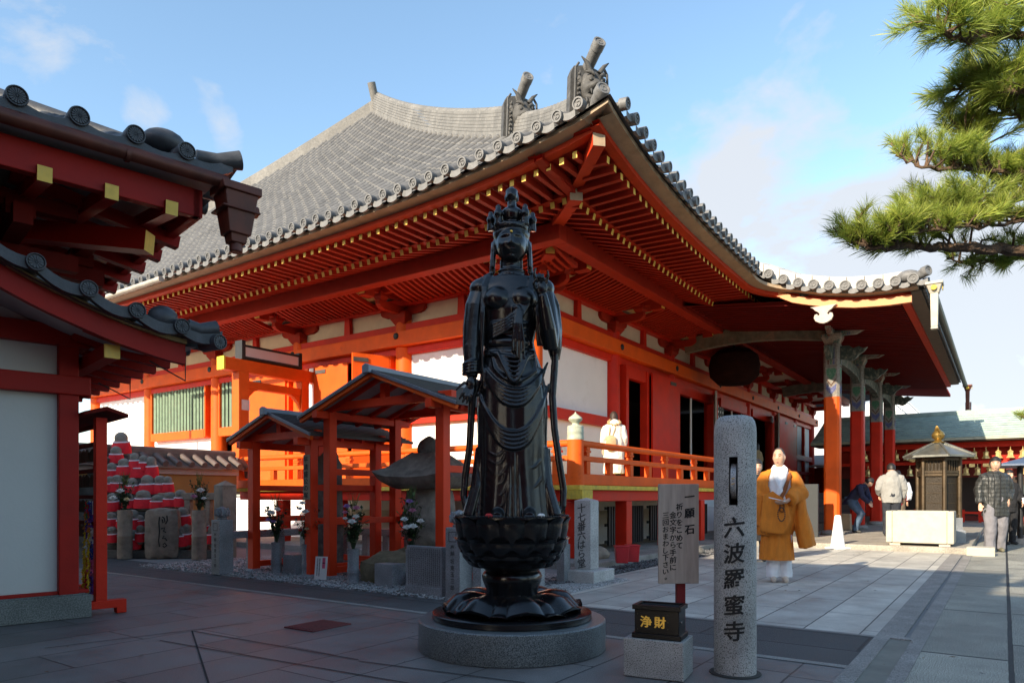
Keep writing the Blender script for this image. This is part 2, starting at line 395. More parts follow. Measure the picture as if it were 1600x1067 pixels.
VERM = mat('vermilion_paint', (.68, .092, .007), .55, .13, 2.2, .18, 50, spec=.2, stain=(5, .60, (.42, .055, .012), .75), stretch=None)
VERM_D = mat('dark_vermilion_paint', (.30, .015, .005), .6, .12, 3., .1, 60, spec=.15, stain=(2, .58, (.33, .02, .008), .5))  # soffit shade put into the colour; plain dark red on far walls
VERM_S = mat('eave_shade_vermilion', (.31, .022, .008), .6, .14, 3., .1, 60, spec=.15)  # vermilion darkened so rafters, brackets and ribs carry eave shade in their colour
VERM_K = mat('shade_dark_red_paint', (.12, .008, .005), .65, .15, 3., .1, 60, spec=.1)  # darkest copy: shade under porch and shrine eaves put into the red
SHRINE_RED = mat('deep_shrine_red', (.30, .010, .005), .5, .12, 3., .08, 60, spec=.2)
SHELT = mat('bright_red_post_paint', (.68, .045, .009), .5, .1, 3., .1, 60, spec=.2)
VERM_F = mat('shaded_fascia_vermilion', (.42, .034, .009), .6, .14, 3., .1, 60, spec=.15)  # same vermilion, darkened for the shade along the eave edge
VERM_R = mat('red_lacquer_paint', (.54, .021, .006), .5, .13, 2.4, .12, 50, spec=.2, stain=(6, .61, (.33, .016, .008), .7))
PLASTER = mat('white_plaster', (.78, .76, .74), .85, .04, 1.3, .10, 50, stain=(1.7, .56, (.62, .59, .55), .55))
PLASTER_Y = mat('aged_plaster', (.66, .54, .37), .9, .07, 2., .1, 40, stain=(2.5, .55, (.5, .42, .32), .5))
YELLOW = mat('yellow_end_paint', (.72, .47, .08), .6, .12, 12, stain=(6, .55, (.5, .36, .12), .6))
GOLDY = mat('mossy_gold_board', (.58, .40, .04), .7, .2, 9, .15, 40, stain=(5, .5, (.30, .24, .05), .7))
TILE = tilemat('grey_roof_tile', (.125, .122, .118), .24, .33, .325, .66)
TILE_D = mat('dark_roof_tile', (.045, .047, .052), .5, .3, 9, .12, 60, stain=(3, .55, (.09, .09, .095), .6))
TILE_E = mat('eave_end_tile', (.135, .133, .13), .6, .25, 14, .15, 70)
BOARD = mat('weathered_board', (.34, .245, .155), .75, .2, 6, .1, 40, stain=(3, .52, (.22, .16, .10), .7))
BLACK = mat('black_lacquer', (.006, .006, .007), .35, .2, 5, .03, 80, spec=.2)
BLACKM = mat('matt_black', (.012, .012, .013), .6, .3, 8)
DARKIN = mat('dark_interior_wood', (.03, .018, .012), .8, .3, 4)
BRONZE = mat('black_bronze', (.0055, .0058, .0068), .25, .35, 4, .06, 26, spec=.5, stain=(4.5, .55, (.016, .017, .018), .7))
GRAN = granite('light_granite', (.50, .50, .48), (.10, .10, .10), scale=170, thr=(.36, .52))
GRAN_M = granite('grey_granite', (.36, .37, .38), (.10, .105, .11), scale=170, thr=(.38, .6))
GRAN_D = granite('dark_polished_granite', (.21, .24, .245), (.035, .045, .05), scale=150, rough=.32, thr=(.4, .6), big=(3, .1), bump=0)
STONE_O = mat('old_weathered_stone', (.20, .18, .15), .9, .35, 7, .5, 30, stain=(9, .55, (.36, .33, .28), .6))
STONE_B = mat('brown_natural_stone', (.24, .19, .145), .9, .3, 5, .6, 18, stain=(4, .55, (.11, .10, .05), .7))
STONE_D = mat('dark_grey_stone', (.12, .115, .105), .9, .35, 9, .5, 30, stain=(6, .52, (.26, .25, .22), .6))
CREAMST = mat('pale_cut_stone', (.44, .40, .32), .85, .1, 8, .25, 60, stain=(4, .56, (.42, .36, .27), .6))
COPPER = mat('brown_copper', (.10, .026, .014), .5, .3, 6, .03, 40, metal=.25)
VERDI = mat('green_copper_roof', (.27, .34, .30), .6, .2, 3, .15, 40, stretch=(1, 1, 1), stain=(5, .55, (.19, .27, .25), .6))
INK = mat('black_ink', (.008, .008, .008), .7, .1)
CARVE = mat('engraved_shadow_paint', (.06, .06, .06), .85, .2)
GOLDL = mat('gold_leaf_letters', (.75, .48, .08), .35, .15, 20, metal=.5)
WOODG = mat('greyed_cedar_board', (.37, .31, .26), .8, .16, 5, .1, 60, stretch=(9, 9, .8), stain=(2.2, .6, (.27, .22, .18), .6))
SKIN = mat('skin', (.56, .33, .22), .5, .08, 12)
HAIR = mat('black_hair', (.012, .010, .010), .55, .3, 40)
SHOE = mat('dark_shoe', (.03, .03, .03), .6, .3)
WHITEC = mat('white_cotton', (.74, .74, .76), .85, .04, 8)
REDC = mat('red_cotton', (.60, .012, .03), .85, .12, 9)
# ================================================================ ground
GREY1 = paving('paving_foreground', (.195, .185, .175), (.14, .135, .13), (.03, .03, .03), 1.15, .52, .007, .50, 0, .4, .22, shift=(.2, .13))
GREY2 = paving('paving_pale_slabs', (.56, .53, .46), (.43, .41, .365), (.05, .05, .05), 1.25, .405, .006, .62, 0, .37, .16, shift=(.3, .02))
GREY3 = paving('paving_dark_rough', (.085, .083, .082), (.062, .062, .063), (.022, .022, .022), 1.1, .56, .010, .75, PI/2, .5, .55, bump=1.1)
GREY4 = paving('paving_rough_granite', (.38, .365, .30), (.25, .24, .20), (.022, .022, .022), 1.6, .62, .016, .75, 0, .5, .75, bump=1.2, shift=(.5, .0))
GREYF = mat('far_ground_paving', (.20, .195, .19), .8, .15, .6, .2, 20)
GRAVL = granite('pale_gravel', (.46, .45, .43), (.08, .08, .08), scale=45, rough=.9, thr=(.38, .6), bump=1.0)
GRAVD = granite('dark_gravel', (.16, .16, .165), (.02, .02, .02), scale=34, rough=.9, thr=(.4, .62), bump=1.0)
KERB = granite('kerb_granite', (.33, .31, .28), (.12, .11, .10), scale=120, rough=.8, thr=(.36, .6))
def sheet(name, u0, u1, v0, v1, z, m, kind='structure'):
    mb = MB(); mb.add([(u0, v0, 0), (u1, v0, 0), (u1, v1, 0), (u0, v1, 0)], [(0, 1, 2, 3)])
    o = mb.build(name, m, None, (B2.x, B2.y, z), HALL_RZ); tag(o, kind=kind); return o
mb = MB(); mb.add([(-3000, -3000, 0), (3000, -3000, 0), (3000, 3000, 0), (-3000, 3000, 0)], [(0, 1, 2, 3)])
tag(mb.build('ground', GREYF, None, (0, 0, -.012)), kind='structure')
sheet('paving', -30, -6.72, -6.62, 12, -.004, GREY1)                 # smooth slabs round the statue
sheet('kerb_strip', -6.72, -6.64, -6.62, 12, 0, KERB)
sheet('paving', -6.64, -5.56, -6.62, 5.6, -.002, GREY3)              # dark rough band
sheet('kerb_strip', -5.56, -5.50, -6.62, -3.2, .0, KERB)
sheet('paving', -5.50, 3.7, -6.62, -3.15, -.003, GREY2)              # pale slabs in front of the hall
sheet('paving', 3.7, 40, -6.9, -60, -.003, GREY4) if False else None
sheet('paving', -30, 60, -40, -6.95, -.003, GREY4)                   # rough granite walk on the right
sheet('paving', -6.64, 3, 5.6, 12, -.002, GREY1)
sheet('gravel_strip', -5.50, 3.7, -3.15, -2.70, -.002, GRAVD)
# channel beside the slabs: a shallow trough
mb = MB()
mb.box(-30, -5.55, -6.72, -6.62, -.05, .003); mb.box(-30, -5.55, -6.95, -6.86, -.05, .003); mb.box(-5.55, -5.46, -6.95, -6.62, -.05, .003)
mb.box(-5.46, 3.4, -6.80, -6.62, -.05, .002); mb.box(-5.46, 3.4, -6.95, -6.835, -.05, .002)
tag(mb.build('gutter', KERB, None, (B2.x, B2.y, 0), HALL_RZ), kind='structure')
mb = MB(); mb.add([(-30, -6.86, -.006), (-5.55, -6.86, -.006), (-5.55, -6.72, -.006), (-30, -6.72, -.006)], [(0, 1, 2, 3)])
tag(mb.build('gutter', mat('wet_gutter_bed', (.16, .16, .13), .6, .25, 4), None, (B2.x, B2.y, 0), HALL_RZ), kind='structure')
mb = MB()
for a, b in (((-7.95, -1.5), (-9.9, -2.55)), ((-8.2, -.2), (-7.75, -2.0)), ((-9.3, -.4), (-9.05, -3.6))): pass
# open joints running across the foreground slabs
def groove(p0, p1, w=.012):
    a = G(*p0); b = G(*p1); d = (b-a).normalized(); n = Vector((-d.y, d.x, 0))*w/2
    return [a-n, b-n, b+n, a+n]
mb = MB()
for p0, p1 in (((300, 985), (326, 1067)), ((70, 1012), (395, 972)), ((250, 1000), (640, 1067)), ((300, 985), (560, 1030)), ((560, 1032), (820, 1066))):
    q = groove(p0, p1); mb.add([(p.x, p.y, .0012) for p in q], [(0, 1, 2, 3)])
tag(mb.build('paving_joint', mat('joint_dirt', (.025, .024, .024), .9), None), kind='structure')
# pale gravel bed round the shelters, a low mound of loose stones
GB = (-6.0, -3.3, -3.6, 3.2)
def gz(x, y): return .012+.012*noise.noise(Vector((x*3, y*3, 0)))+.012*noise.noise(Vector((x*14, y*14, 1)))
mb = MB(); mb.grid(lambda s, t: Vector((GB[0]+s*(GB[1]-GB[0]), GB[2]+t*(GB[3]-GB[2]), gz(GB[0]+s*(GB[1]-GB[0]), GB[2]+t*(GB[3]-GB[2])) if .005 < s < .995 and .005 < t < .995 else -.01)), 60, 130)
rnd = random.Random(3)
for i in range(2600):
    x = GB[0]+rnd.random()**1.6*(1.5); y = GB[2]+rnd.random()*(GB[3]-GB[2]); r = .010+.012*rnd.random()
    M = Matrix.Rotation(rnd.random()*6.28, 3, 'Z')
    mb.add([M @ Vector(p)*r+Vector((x, y, gz(x, y)+r*.35)) for p in ((1.2, 0, 0), (0, .9, .1), (-1.1, 0, 0), (0, -1, 0), (.1, .1, .75), (0, 0, -.7))], [(0,1,4),(1,2,4),(2,3,4),(3,0,4),(1,0,5),(2,1,5),(3,2,5),(0,3,5)])
tag(mb.build('gravel_bed', GRAVL, None, (B2.x, B2.y, 0), HALL_RZ), kind='stuff')
mb = MB(); rnd = random.Random(5)
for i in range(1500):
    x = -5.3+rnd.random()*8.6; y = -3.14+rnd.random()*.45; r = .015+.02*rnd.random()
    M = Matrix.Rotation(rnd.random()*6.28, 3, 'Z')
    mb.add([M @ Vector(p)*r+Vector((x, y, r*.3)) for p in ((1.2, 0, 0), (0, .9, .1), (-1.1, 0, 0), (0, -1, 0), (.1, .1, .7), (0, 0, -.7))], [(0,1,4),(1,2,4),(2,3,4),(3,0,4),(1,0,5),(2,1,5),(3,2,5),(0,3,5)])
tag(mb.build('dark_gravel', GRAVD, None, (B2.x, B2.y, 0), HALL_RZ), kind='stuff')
# raised platform of the worship porch
mb = MB(); mb.box(3.75, 26, -6.9, -2.0, -.05, .10); tag(mb.build('stone_platform', granite('platform_stone', (.42, .38, .31), (.2, .18, .15), scale=110, rough=.85), None, (B2.x, B2.y, 0), HALL_RZ, bevel=.012), kind='structure')
mb = MB(); mb.box(3.35, 3.80, -7.28, -6.86, -.05, .145); tag(mb.build('kerb_block', CREAMST, None, (B2.x, B2.y, 0), HALL_RZ, bevel=.015), kind='structure')
mb = MB(); mb.box(-2.7, 26.9, -2.7, 20.5, -.05, .10); tag(mb.build('hall_podium', KERB, None, (B2.x, B2.y, 0), HALL_RZ, bevel=.015), kind='structure')
mb = MB(); c = G(497, 977); mb.box(-.20, .20, -.17, .17, -.01, .006)
for i in range(9): mb.box(-.18, .18, -.15+i*.034, -.135+i*.034, .006, .011)
o = mb.build('drain_cover', mat('maroon_iron', (.13, .022, .022), .6, .3, 20, .2, 60), None, (c.x, c.y, 0), HALL_RZ+.02)
tag(o, 'square maroon iron drain cover set flush in the foreground paving', 'drain cover')

mb = MB(); rnd = random.Random(77)
for i in range(420):
    u = rnd.uniform(-10.5, 3); v = rnd.uniform(-11, 4)
    if v > -2.6 and u > -6: continue
    r = rnd.choice((.006, .008, .010, .014, .02)); a = rnd.random()*6.28
    M = Matrix.Rotation(a, 3, 'Z'); w = rnd.choice((.25, .5, .7))
    mb.add([M @ Vector(p)*r+Vector((u, v, .003)) for p in ((1.2, 0, .25), (0, w, .05), (-1.2, 0, .2), (0, -w, .3))], [(0, 1, 2, 3)], rnd.randrange(2))
tag(mb.build('fallen_leaves', (mat('dry_leaf', (.16, .09, .035), .8, .4, 30), mat('grey_grit', (.10, .10, .095), .9, .3)), None, (B2.x, B2.y, 0), HALL_RZ), kind='stuff')
# ================================================================ the main hall
E_, MID, AP, HH, WD = 3.25, 9.2, 4.77, 7.8, 24.9
DP = 2*MID
XC = [.28, 3.7, 7.1, 10.7, 14.25, 17.7, 21.2, 24.62]; YC = [.28, 3.7, 7.3, 10.95, 14.6, 18.12]
def lift(x, y):
    l = 0
    for cx, cy in ((0, 0), (1, 0), (0, 1), (1, 1)):
        dx = (x+E_) if not cx else (WD+E_-x); dy = (y+E_) if not cy else (DP+E_-y)
        l += .55*math.exp(-(max(dx, 0)+max(dy, 0))/1.75)
    return l
def ezc(x, y): return 5.745+.075*math.tanh((y-x)/3)+lift(x, y)          # height of the line of eave-tile centres
def roofz(x, y):
    s = min((x+E_)/(AP+E_), (WD+E_-x)/(AP+E_), (y+E_)/(MID+E_), (DP+E_-y)/(MID+E_)); s = max(0, min(1, s))
    b = 5.745+(1-s)**2*.075*math.tanh((y-x)/3)
    return b-.07+HH*(.82*s+.18*s*s)+lift(x, y)*(1-s)
HALL = thing('temple_hall', 'large vermilion temple hall with a curved grey tiled hip roof and white wall panels', 'temple hall', (B2.x, B2.y, 0), HALL_RZ)

# ---- roof
KX0, KX1, KV = 3.9, 18.4, -6.12
def kz(v): return PLI([(-6.3, 5.17), (-6.1, 5.15), (-5.52, 5.15), (-4.97, 5.19), (-4.37, 5.30), (-3.78, 5.47), (-3.3, 5.74), (-2.91, 5.9)], v)
def PLI(t, x):
    if x <= t[0][0]: return t[0][1]
    for (a, p), (b, q) in zip(t, t[1:]):
        if x <= b: return p+(q-p)*(x-a)/(b-a)
    return t[-1][1]
def hipt(y, mir): return -E_+(y+E_)*(AP+E_)/(MID+E_)
rb = MB()
def slope_base(P00, P10, P01, P11, n=26, m=14):                          # quad in plan (two eave corners, two ridge ends)
    rb.grid(lambda a, b: (lambda p: Vector((p.x, p.y, roofz(p.x, p.y))))((P00*(1-a)+P10*a)*(1-b)+(P01*(1-a)+P11*a)*b), n, m, 0)
c0, c1, c2, c3 = Vector((-E_, -E_)), Vector((WD+E_, -E_)), Vector((WD+E_, DP+E_)), Vector((-E_, DP+E_)); rl, rr_ = Vector((AP, MID)), Vector((WD-AP, MID))
slope_base(c0, c3, rl, rl+Vector((0, .001)), 50, 18); slope_base(c0, c1, rl, rr_, 50, 18); slope_base(c1, c2, rr_, rr_+Vector((0, .001)), 20, 8); slope_base(c3, c2, rl, rr_, 20, 8)
def tile_row(path, r, seg=.33):                                           # barrel tiles laid up a slope, each lapping the next
    ln = (Vector(path(1.0))-Vector(path(0.0))).length; n = max(1, int(ln/seg)); rings = []
    for i in range(n):
        for f, k in ((0, 1.0), (.97, .86)):
            t = (i+f)/n; p = Vector(path(t)); d = (Vector(path(min(1, t+.02)))-Vector(path(max(0, t-.02)))).normalized()
            sx = d.cross(Vector((0, 0, 1))).normalized(); up = sx.cross(d)
            rings.append([p+sx*(r*k*math.cos(a))+up*(r*k*math.sin(a)) for a in [PI*j/5 for j in range(6)]])
    m = 6; vs = [q for g in rings for q in g]; fs = []
    for i in range(len(rings)-1):
        for j in range(m-1): fs.append((i*m+j, i*m+j+1, (i+1)*m+j+1, (i+1)*m+j))
    rb.add(vs, fs, 0, True)
rows_l = [-E_+.42+.325*i for i in range(int((DP+2*E_-.6)/.325))]
for y in rows_l:
    s = (y+E_)/(MID+E_) if y < MID else (DP+E_-y)/(MID+E_)
    xe = -E_+s*(AP+E_)
    if xe > -E_+.3: tile_row(lambda t, y=y, xe=xe: (-E_+t*(xe+E_), y, roofz(-E_+t*(xe+E_), y)+.055), .092)
rows_f = [-E_+.30+.285*i for i in range(int((WD+2*E_-.5)/.285))]
for x in rows_f[:60]:
    s = (x+E_)/(AP+E_)
    ye = -E_+min(1, s)*(MID+E_)
    y0 = -E_ if (x < KX0-.2 or x > KX1+.2) else -2.9
    if ye > y0+.3: tile_row(lambda t, x=x, ye=ye, y0=y0: (x, y0+t*(ye-y0), roofz(x, y0+t*(ye-y0))+.03), .08, .5)
roof = rb.build('roof', TILE, HALL, sharp=50)

# ---- round eave tiles with a comma crest, and the drooping lips between them
def comma(n=7):
    o = []; i_ = []
    for k in range(n):
        t = k/(n-1); a = -1.9*t; ro = .80-.05*t; ri = .22+.52*t
        o.append((ro*math.cos(a), ro*math.sin(a))); i_.append((ri*math.cos(a), ri*math.sin(a)))
    return o+i_[::-1]
def crest(mb, c, nrm, up, r, detail=True, mi=0):
    nrm = Vector(nrm).normalized(); up = Vector(up); ax = up.cross(nrm).normalized(); up = nrm.cross(ax); c = Vector(c)
    M = Matrix(((ax.x, up.x, nrm.x), (ax.y, up.y, nrm.y), (ax.z, up.z, nrm.z)))
    n = 20 if detail else 14
    prof = [(r*.99, -.10), (r, 0), (r*.97, .012), (r*.74, .012), (r*.70, -.006), (.001, -.006)] if detail else [(r*.99, -.10), (r, 0), (r*.96, .012), (r*.74, .012), (r*.7, -.004), (.001, -.004)]
    mb.lathe(prof, n, c, mi, False, M)
    if detail:
        for k in range(3):
            a = 2*PI*k/3; pts = comma()
            vs = [c+M @ Vector((r*.62*(x*math.cos(a)-y*math.sin(a)), r*.62*(x*math.sin(a)+y*math.cos(a)), h)) for h in (-.006, .006) for x, y in pts]
            m = len(pts); mb.add(vs, [(i, (i+1) % m, m+(i+1) % m, m+i) for i in range(m)], mi)
            h = m//2
            mb.add(vs[m:], [(i, i+1, m-2-i, m-1-i) for i in range(h-1)], mi)
def lip(mb, c, ax, nrm, w, drop, mi=0):                                  # curved drooping eave tile between two discs
    c = Vector(c); ax = Vector(ax); nrm = Vector(nrm); n = 6; vs = []
    for i in range(n+1):
        t = -1+2*i/n; sag = -drop*(1-t*t)*.55
        p = c+ax*(w/2*t)
        for dz, dn in ((.02, 0), (-.075, .0), (-.075, -.04), (.02, -.12)): vs.append(p+Vector((0, 0, sag+dz))+nrm*dn)
    fs = []
    for i in range(n):
        for j in range(3): fs.append((i*4+j, i*4+j+1, (i+1)*4+j+1, (i+1)*4+j))
    mb.add(vs, fs, mi)
et = MB()
for i, y in enumerate(rows_l):
    z = ezc(-E_, y)+.008*math.sin(i*2.7+math.sin(i*1.3)*3); crest(et, (-E_-.10, y, z), (-1, 0, -.12), (0, 0, 1), .083, y < 13)
    lip(et, (-E_-.06, y+.1625, z-.05), (0, 1, 0), (-1, 0, 0), .20, .05)
eta, etb = MB(), MB()
for x in rows_f:
    if KX0-.75 < x < KX1+.75: continue
    z = ezc(x, -E_); et2 = eta if x < 10 else etb; crest(et2, (x, -E_-.10, z), (0, -1, -.12), (0, 0, 1), .080, x < -2)
    lip(et2, (x+.1425, -E_-.06, z-.05), (1, 0, 0), (0, -1, 0), .18, .05)
et.build('eave_tiles', TILE_E, HALL, sharp=40); eta.build('eave_tiles', TILE_E, HALL, sharp=40); etb.build('eave_tiles', TILE_E, HALL, sharp=40)

# ---- eave boards swept along the eaves and out round the porch verge
def eave_path():
    P = []                                                               # (x, y, inward nx, ny, z of tile centres)
    for i in range(60):
        y = DP+E_-i*(DP+2*E_)/60; P.append((-E_, y, 1, 0, ezc(-E_, y)))
    P.append((-E_, -E_, 1, 1, ezc(-E_, -E_)))
    for i in range(1, 33):
        x = -E_+i*(KX0-.55+E_)/32; P.append((x, -E_, 0, 1, ezc(x, -E_)))
    for i in range(1, 8):
        a = i/8*PI/2; P.append((KX0-.55+.55*math.sin(a), -E_-.55+.55*math.cos(a), math.sin(a), math.cos(a), ezc(KX0-.3, -E_)*(1-i/8)+kz(-3.8)*i/8))
    for i in range(0, 13):
        v = -3.8+i*(KV+3.8)/12; P.append((KX0, v, 1, 0, kz(v)))
    P[-1] = (KX0, KV, 1, 1, kz(KV))
    for i in range(1, 13): P.append((KX0+i*(KX1-KX0)/12, KV, 0, 1, kz(KV)))
    P[-1] = (KX1, KV, -1, 1, kz(KV))
    for i in range(1, 8): P.append((KX1, KV+i*(-E_-KV)/7, -1, 0, kz(KV+i*(-E_-KV)/7)))
    for i in range(1, 12): x = KX1+i*(WD+E_-KX1)/11; P.append((x, -E_, 0, 1, ezc(x, -E_)))
    return P
EP = eave_path()
def sweep(prof, name, m, fn=None, closed=True):
    mb = MB(); n = len(prof); vs = []
    for x, y, nx, ny, z in EP:
        for d, dz in prof: vs.append((x+nx*d, y+ny*d, z+dz))
    fs = [(i*n+j, i*n+(j+1) % n, (i+1)*n+(j+1) % n, (i+1)*n+j) for i in range(len(EP)-1) for j in range(n if closed else n-1)]
    mb.add(vs, fs); return mb.build(name, m, HALL)
sweep([(.06, -.07), (.06, -.135), (.29, -.155), (.29, -.07)], 'eave_board', BOARD)
sweep([(.27, -.158), (.27, -.232), (.40, -.24), (.40, -.158)], 'eave_fascia', VERM_F)
# soffit boards above the rafters
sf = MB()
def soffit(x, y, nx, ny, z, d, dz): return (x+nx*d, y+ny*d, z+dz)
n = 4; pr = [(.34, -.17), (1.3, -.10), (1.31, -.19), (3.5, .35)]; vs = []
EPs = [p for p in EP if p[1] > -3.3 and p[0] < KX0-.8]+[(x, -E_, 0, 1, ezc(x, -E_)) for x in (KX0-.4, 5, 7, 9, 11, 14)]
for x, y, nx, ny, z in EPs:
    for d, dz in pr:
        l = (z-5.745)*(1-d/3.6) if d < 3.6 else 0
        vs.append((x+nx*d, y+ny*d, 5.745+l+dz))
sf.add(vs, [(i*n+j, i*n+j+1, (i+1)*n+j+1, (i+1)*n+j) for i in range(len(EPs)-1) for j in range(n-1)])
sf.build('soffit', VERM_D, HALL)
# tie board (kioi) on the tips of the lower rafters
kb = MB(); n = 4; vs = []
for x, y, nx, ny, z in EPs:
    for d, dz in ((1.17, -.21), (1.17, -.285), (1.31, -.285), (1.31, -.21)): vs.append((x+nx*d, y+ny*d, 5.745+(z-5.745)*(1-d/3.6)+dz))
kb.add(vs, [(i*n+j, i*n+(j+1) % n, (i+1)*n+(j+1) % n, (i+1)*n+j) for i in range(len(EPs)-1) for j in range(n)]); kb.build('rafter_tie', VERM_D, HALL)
# ---- rafters: two tiers, the hundred nearest on their own, the others together
near = []; rest = MB()
def rafter(side, t, tier):
    hipin = t+E_                                                        # distance to the corner along the eave
    def pt(d, dz):
        p = (-E_+d, t) if side == 'l' else (t, -E_+d)
        z = ezc(-E_, t) if side == 'l' else ezc(t, -E_)
        return (p[0], p[1], 5.745+(z-5.745)*(1-d/3.6)+dz)
    if tier == 0: a, b = (.42, -.262), (min(1.55, hipin-.05), -.215)
    else: a, b = (1.22, -.335), (min(3.3, hipin-.05), .30)
    if b[0]-a[0] < .12: return
    if tier == 1: b = (b[0], a[1]+(b[0]-a[0])*.305)
    mb = MB(); p0, p1 = pt(*a), pt(*b)
    mb.beam(p1, p0, .075, .095, 0, endmi=1); near.append((abs(t+E_)+(0 if tier == 0 else 1.2), mb))
NS = .215
for side in 'lf':
    for i in range(100):
        t = -E_+.55+i*NS
        if side == 'l' and t > 17.5 or side == 'f' and t > KX0+7: continue
        if side == 'f' and t > KX0+4.5:
            rafter(side, t, 1); continue
        rafter(side, t, 0); rafter(side, t, 1)
near.sort(key=lambda q: q[0])
for k, (d, mb) in enumerate(near):
    if k < 100: mb.build('rafter', (VERM_S, YELLOW), HALL)
    else: rest.add(mb.v, []) ; b0 = len(rest.v)-len(mb.v); rest.f += [[i+b0 for i in f] for f in mb.f]; rest.m += mb.m; rest.sm += mb.sm
tag(rest.build('rafter', (VERM_S, YELLOW), HALL), kind='stuff')
# hip rafter at the near corner
hr = MB()
def diag(d, dz): return (-E_+d, -E_+d, 5.745+(ezc(-E_, -E_)-5.745)*(1-d/3.6)+dz)
hr.beam(diag(1.9, -.25), diag(.34, -.34), .17, .24, 0, endmi=1); hr.beam(diag(3.5, .05), diag(1.16, -.46), .20, .26, 0, endmi=1)
hr.build('hip_rafter', (VERM_F, BOARD), HALL)

# ---- hip ridges, ridge, demon tiles
def hip(s, up=0): x = -E_+s*(AP+E_); y = -E_+s*(MID+E_); return Vector((x, y, roofz(x, y)+up))
def ridge(mb, fn, s0, s1, w, h0, h1, n=40, layers=6):
    for k in range(layers):
        rings = []
        for i in range(n+1):
            s = s0+(s1-s0)*i/n; p = fn(s); d = (fn(min(1, s+.01))-fn(max(0, s-.01))); d.z = 0; d.normalize(); sx = Vector((-d.y, d.x, 0))
            h = h0+(h1-h0)*i/n; za = -.1 if k == 0 else h*k/layers+.008; zb = h*(k+1)/layers
            ww = w*(1-.05*k)/2
            rings.append([p+sx*ww+Vector((0, 0, za)), p-sx*ww+Vector((0, 0, za)), p-sx*ww+Vector((0, 0, zb)), p+sx*ww+Vector((0, 0, zb))])
        mb.loft(rings, 0, True, False)
    rings = []
    for i in range(n*2+1):
        s = s0+(s1-s0)*i/(2*n); p = fn(s); d = (fn(min(1, s+.01))-fn(max(0, s-.01))).normalized(); sx = Vector((-d.y, d.x, 0)).normalized(); h = h0+(h1-h0)*i/(2*n)
        k = 1 if i % 2 == 0 else .9
        rings.append([p+Vector((0, 0, h))+sx*(.10*k*math.cos(a))+Vector((0, 0, .10*k*math.sin(a))) for a in [PI*j/6 for j in range(7)]])
    mb.loft(rings, 0, False, True)
RIDGE = tilemat('ridge_tile', (.17, .163, .15), .3, .3, .4, .68)
hm = MB(); ridge(hm, lambda s: hip(s), .042, .20, .34, .26, .30, 20, 5); ridge(hm, lambda s: hip(s), .195, 1.0, .42, .46, .52, 50, 7)
hm.build('hip_ridge', RIDGE, HALL, sharp=30)
hm = MB()
def hipb(s): x = -E_+s*(AP+E_); y = DP+E_-s*(MID+E_); return Vector((x, y, roofz(x, y)))
ridge(hm, hipb, .03, 1, .4, .28, .34, 30, 4)
hm.build('hip_ridge', RIDGE, HALL, sharp=30)
hm = MB()
def hipr(s): x = WD+E_-s*(AP+E_); y = -E_+s*(MID+E_); return Vector((x, y, roofz(x, y)))
ridge(hm, hipr, .04, 1, .4, .4, .5, 20, 4); hm.build('hip_ridge', RIDGE, HALL, sharp=30)
hm = MB(); ridge(hm, lambda s: Vector((AP+.1+s*(WD-2*AP-.2), MID, roofz(AP+1, MID)-.1)), .03, 1, .4, .45, .45, 20, 6)
hm.cyl((AP-.1, MID, 13.75), (AP-.32, MID-.05, 14.22), .13, .13, 14); hm.build('ridge', RIDGE, HALL)

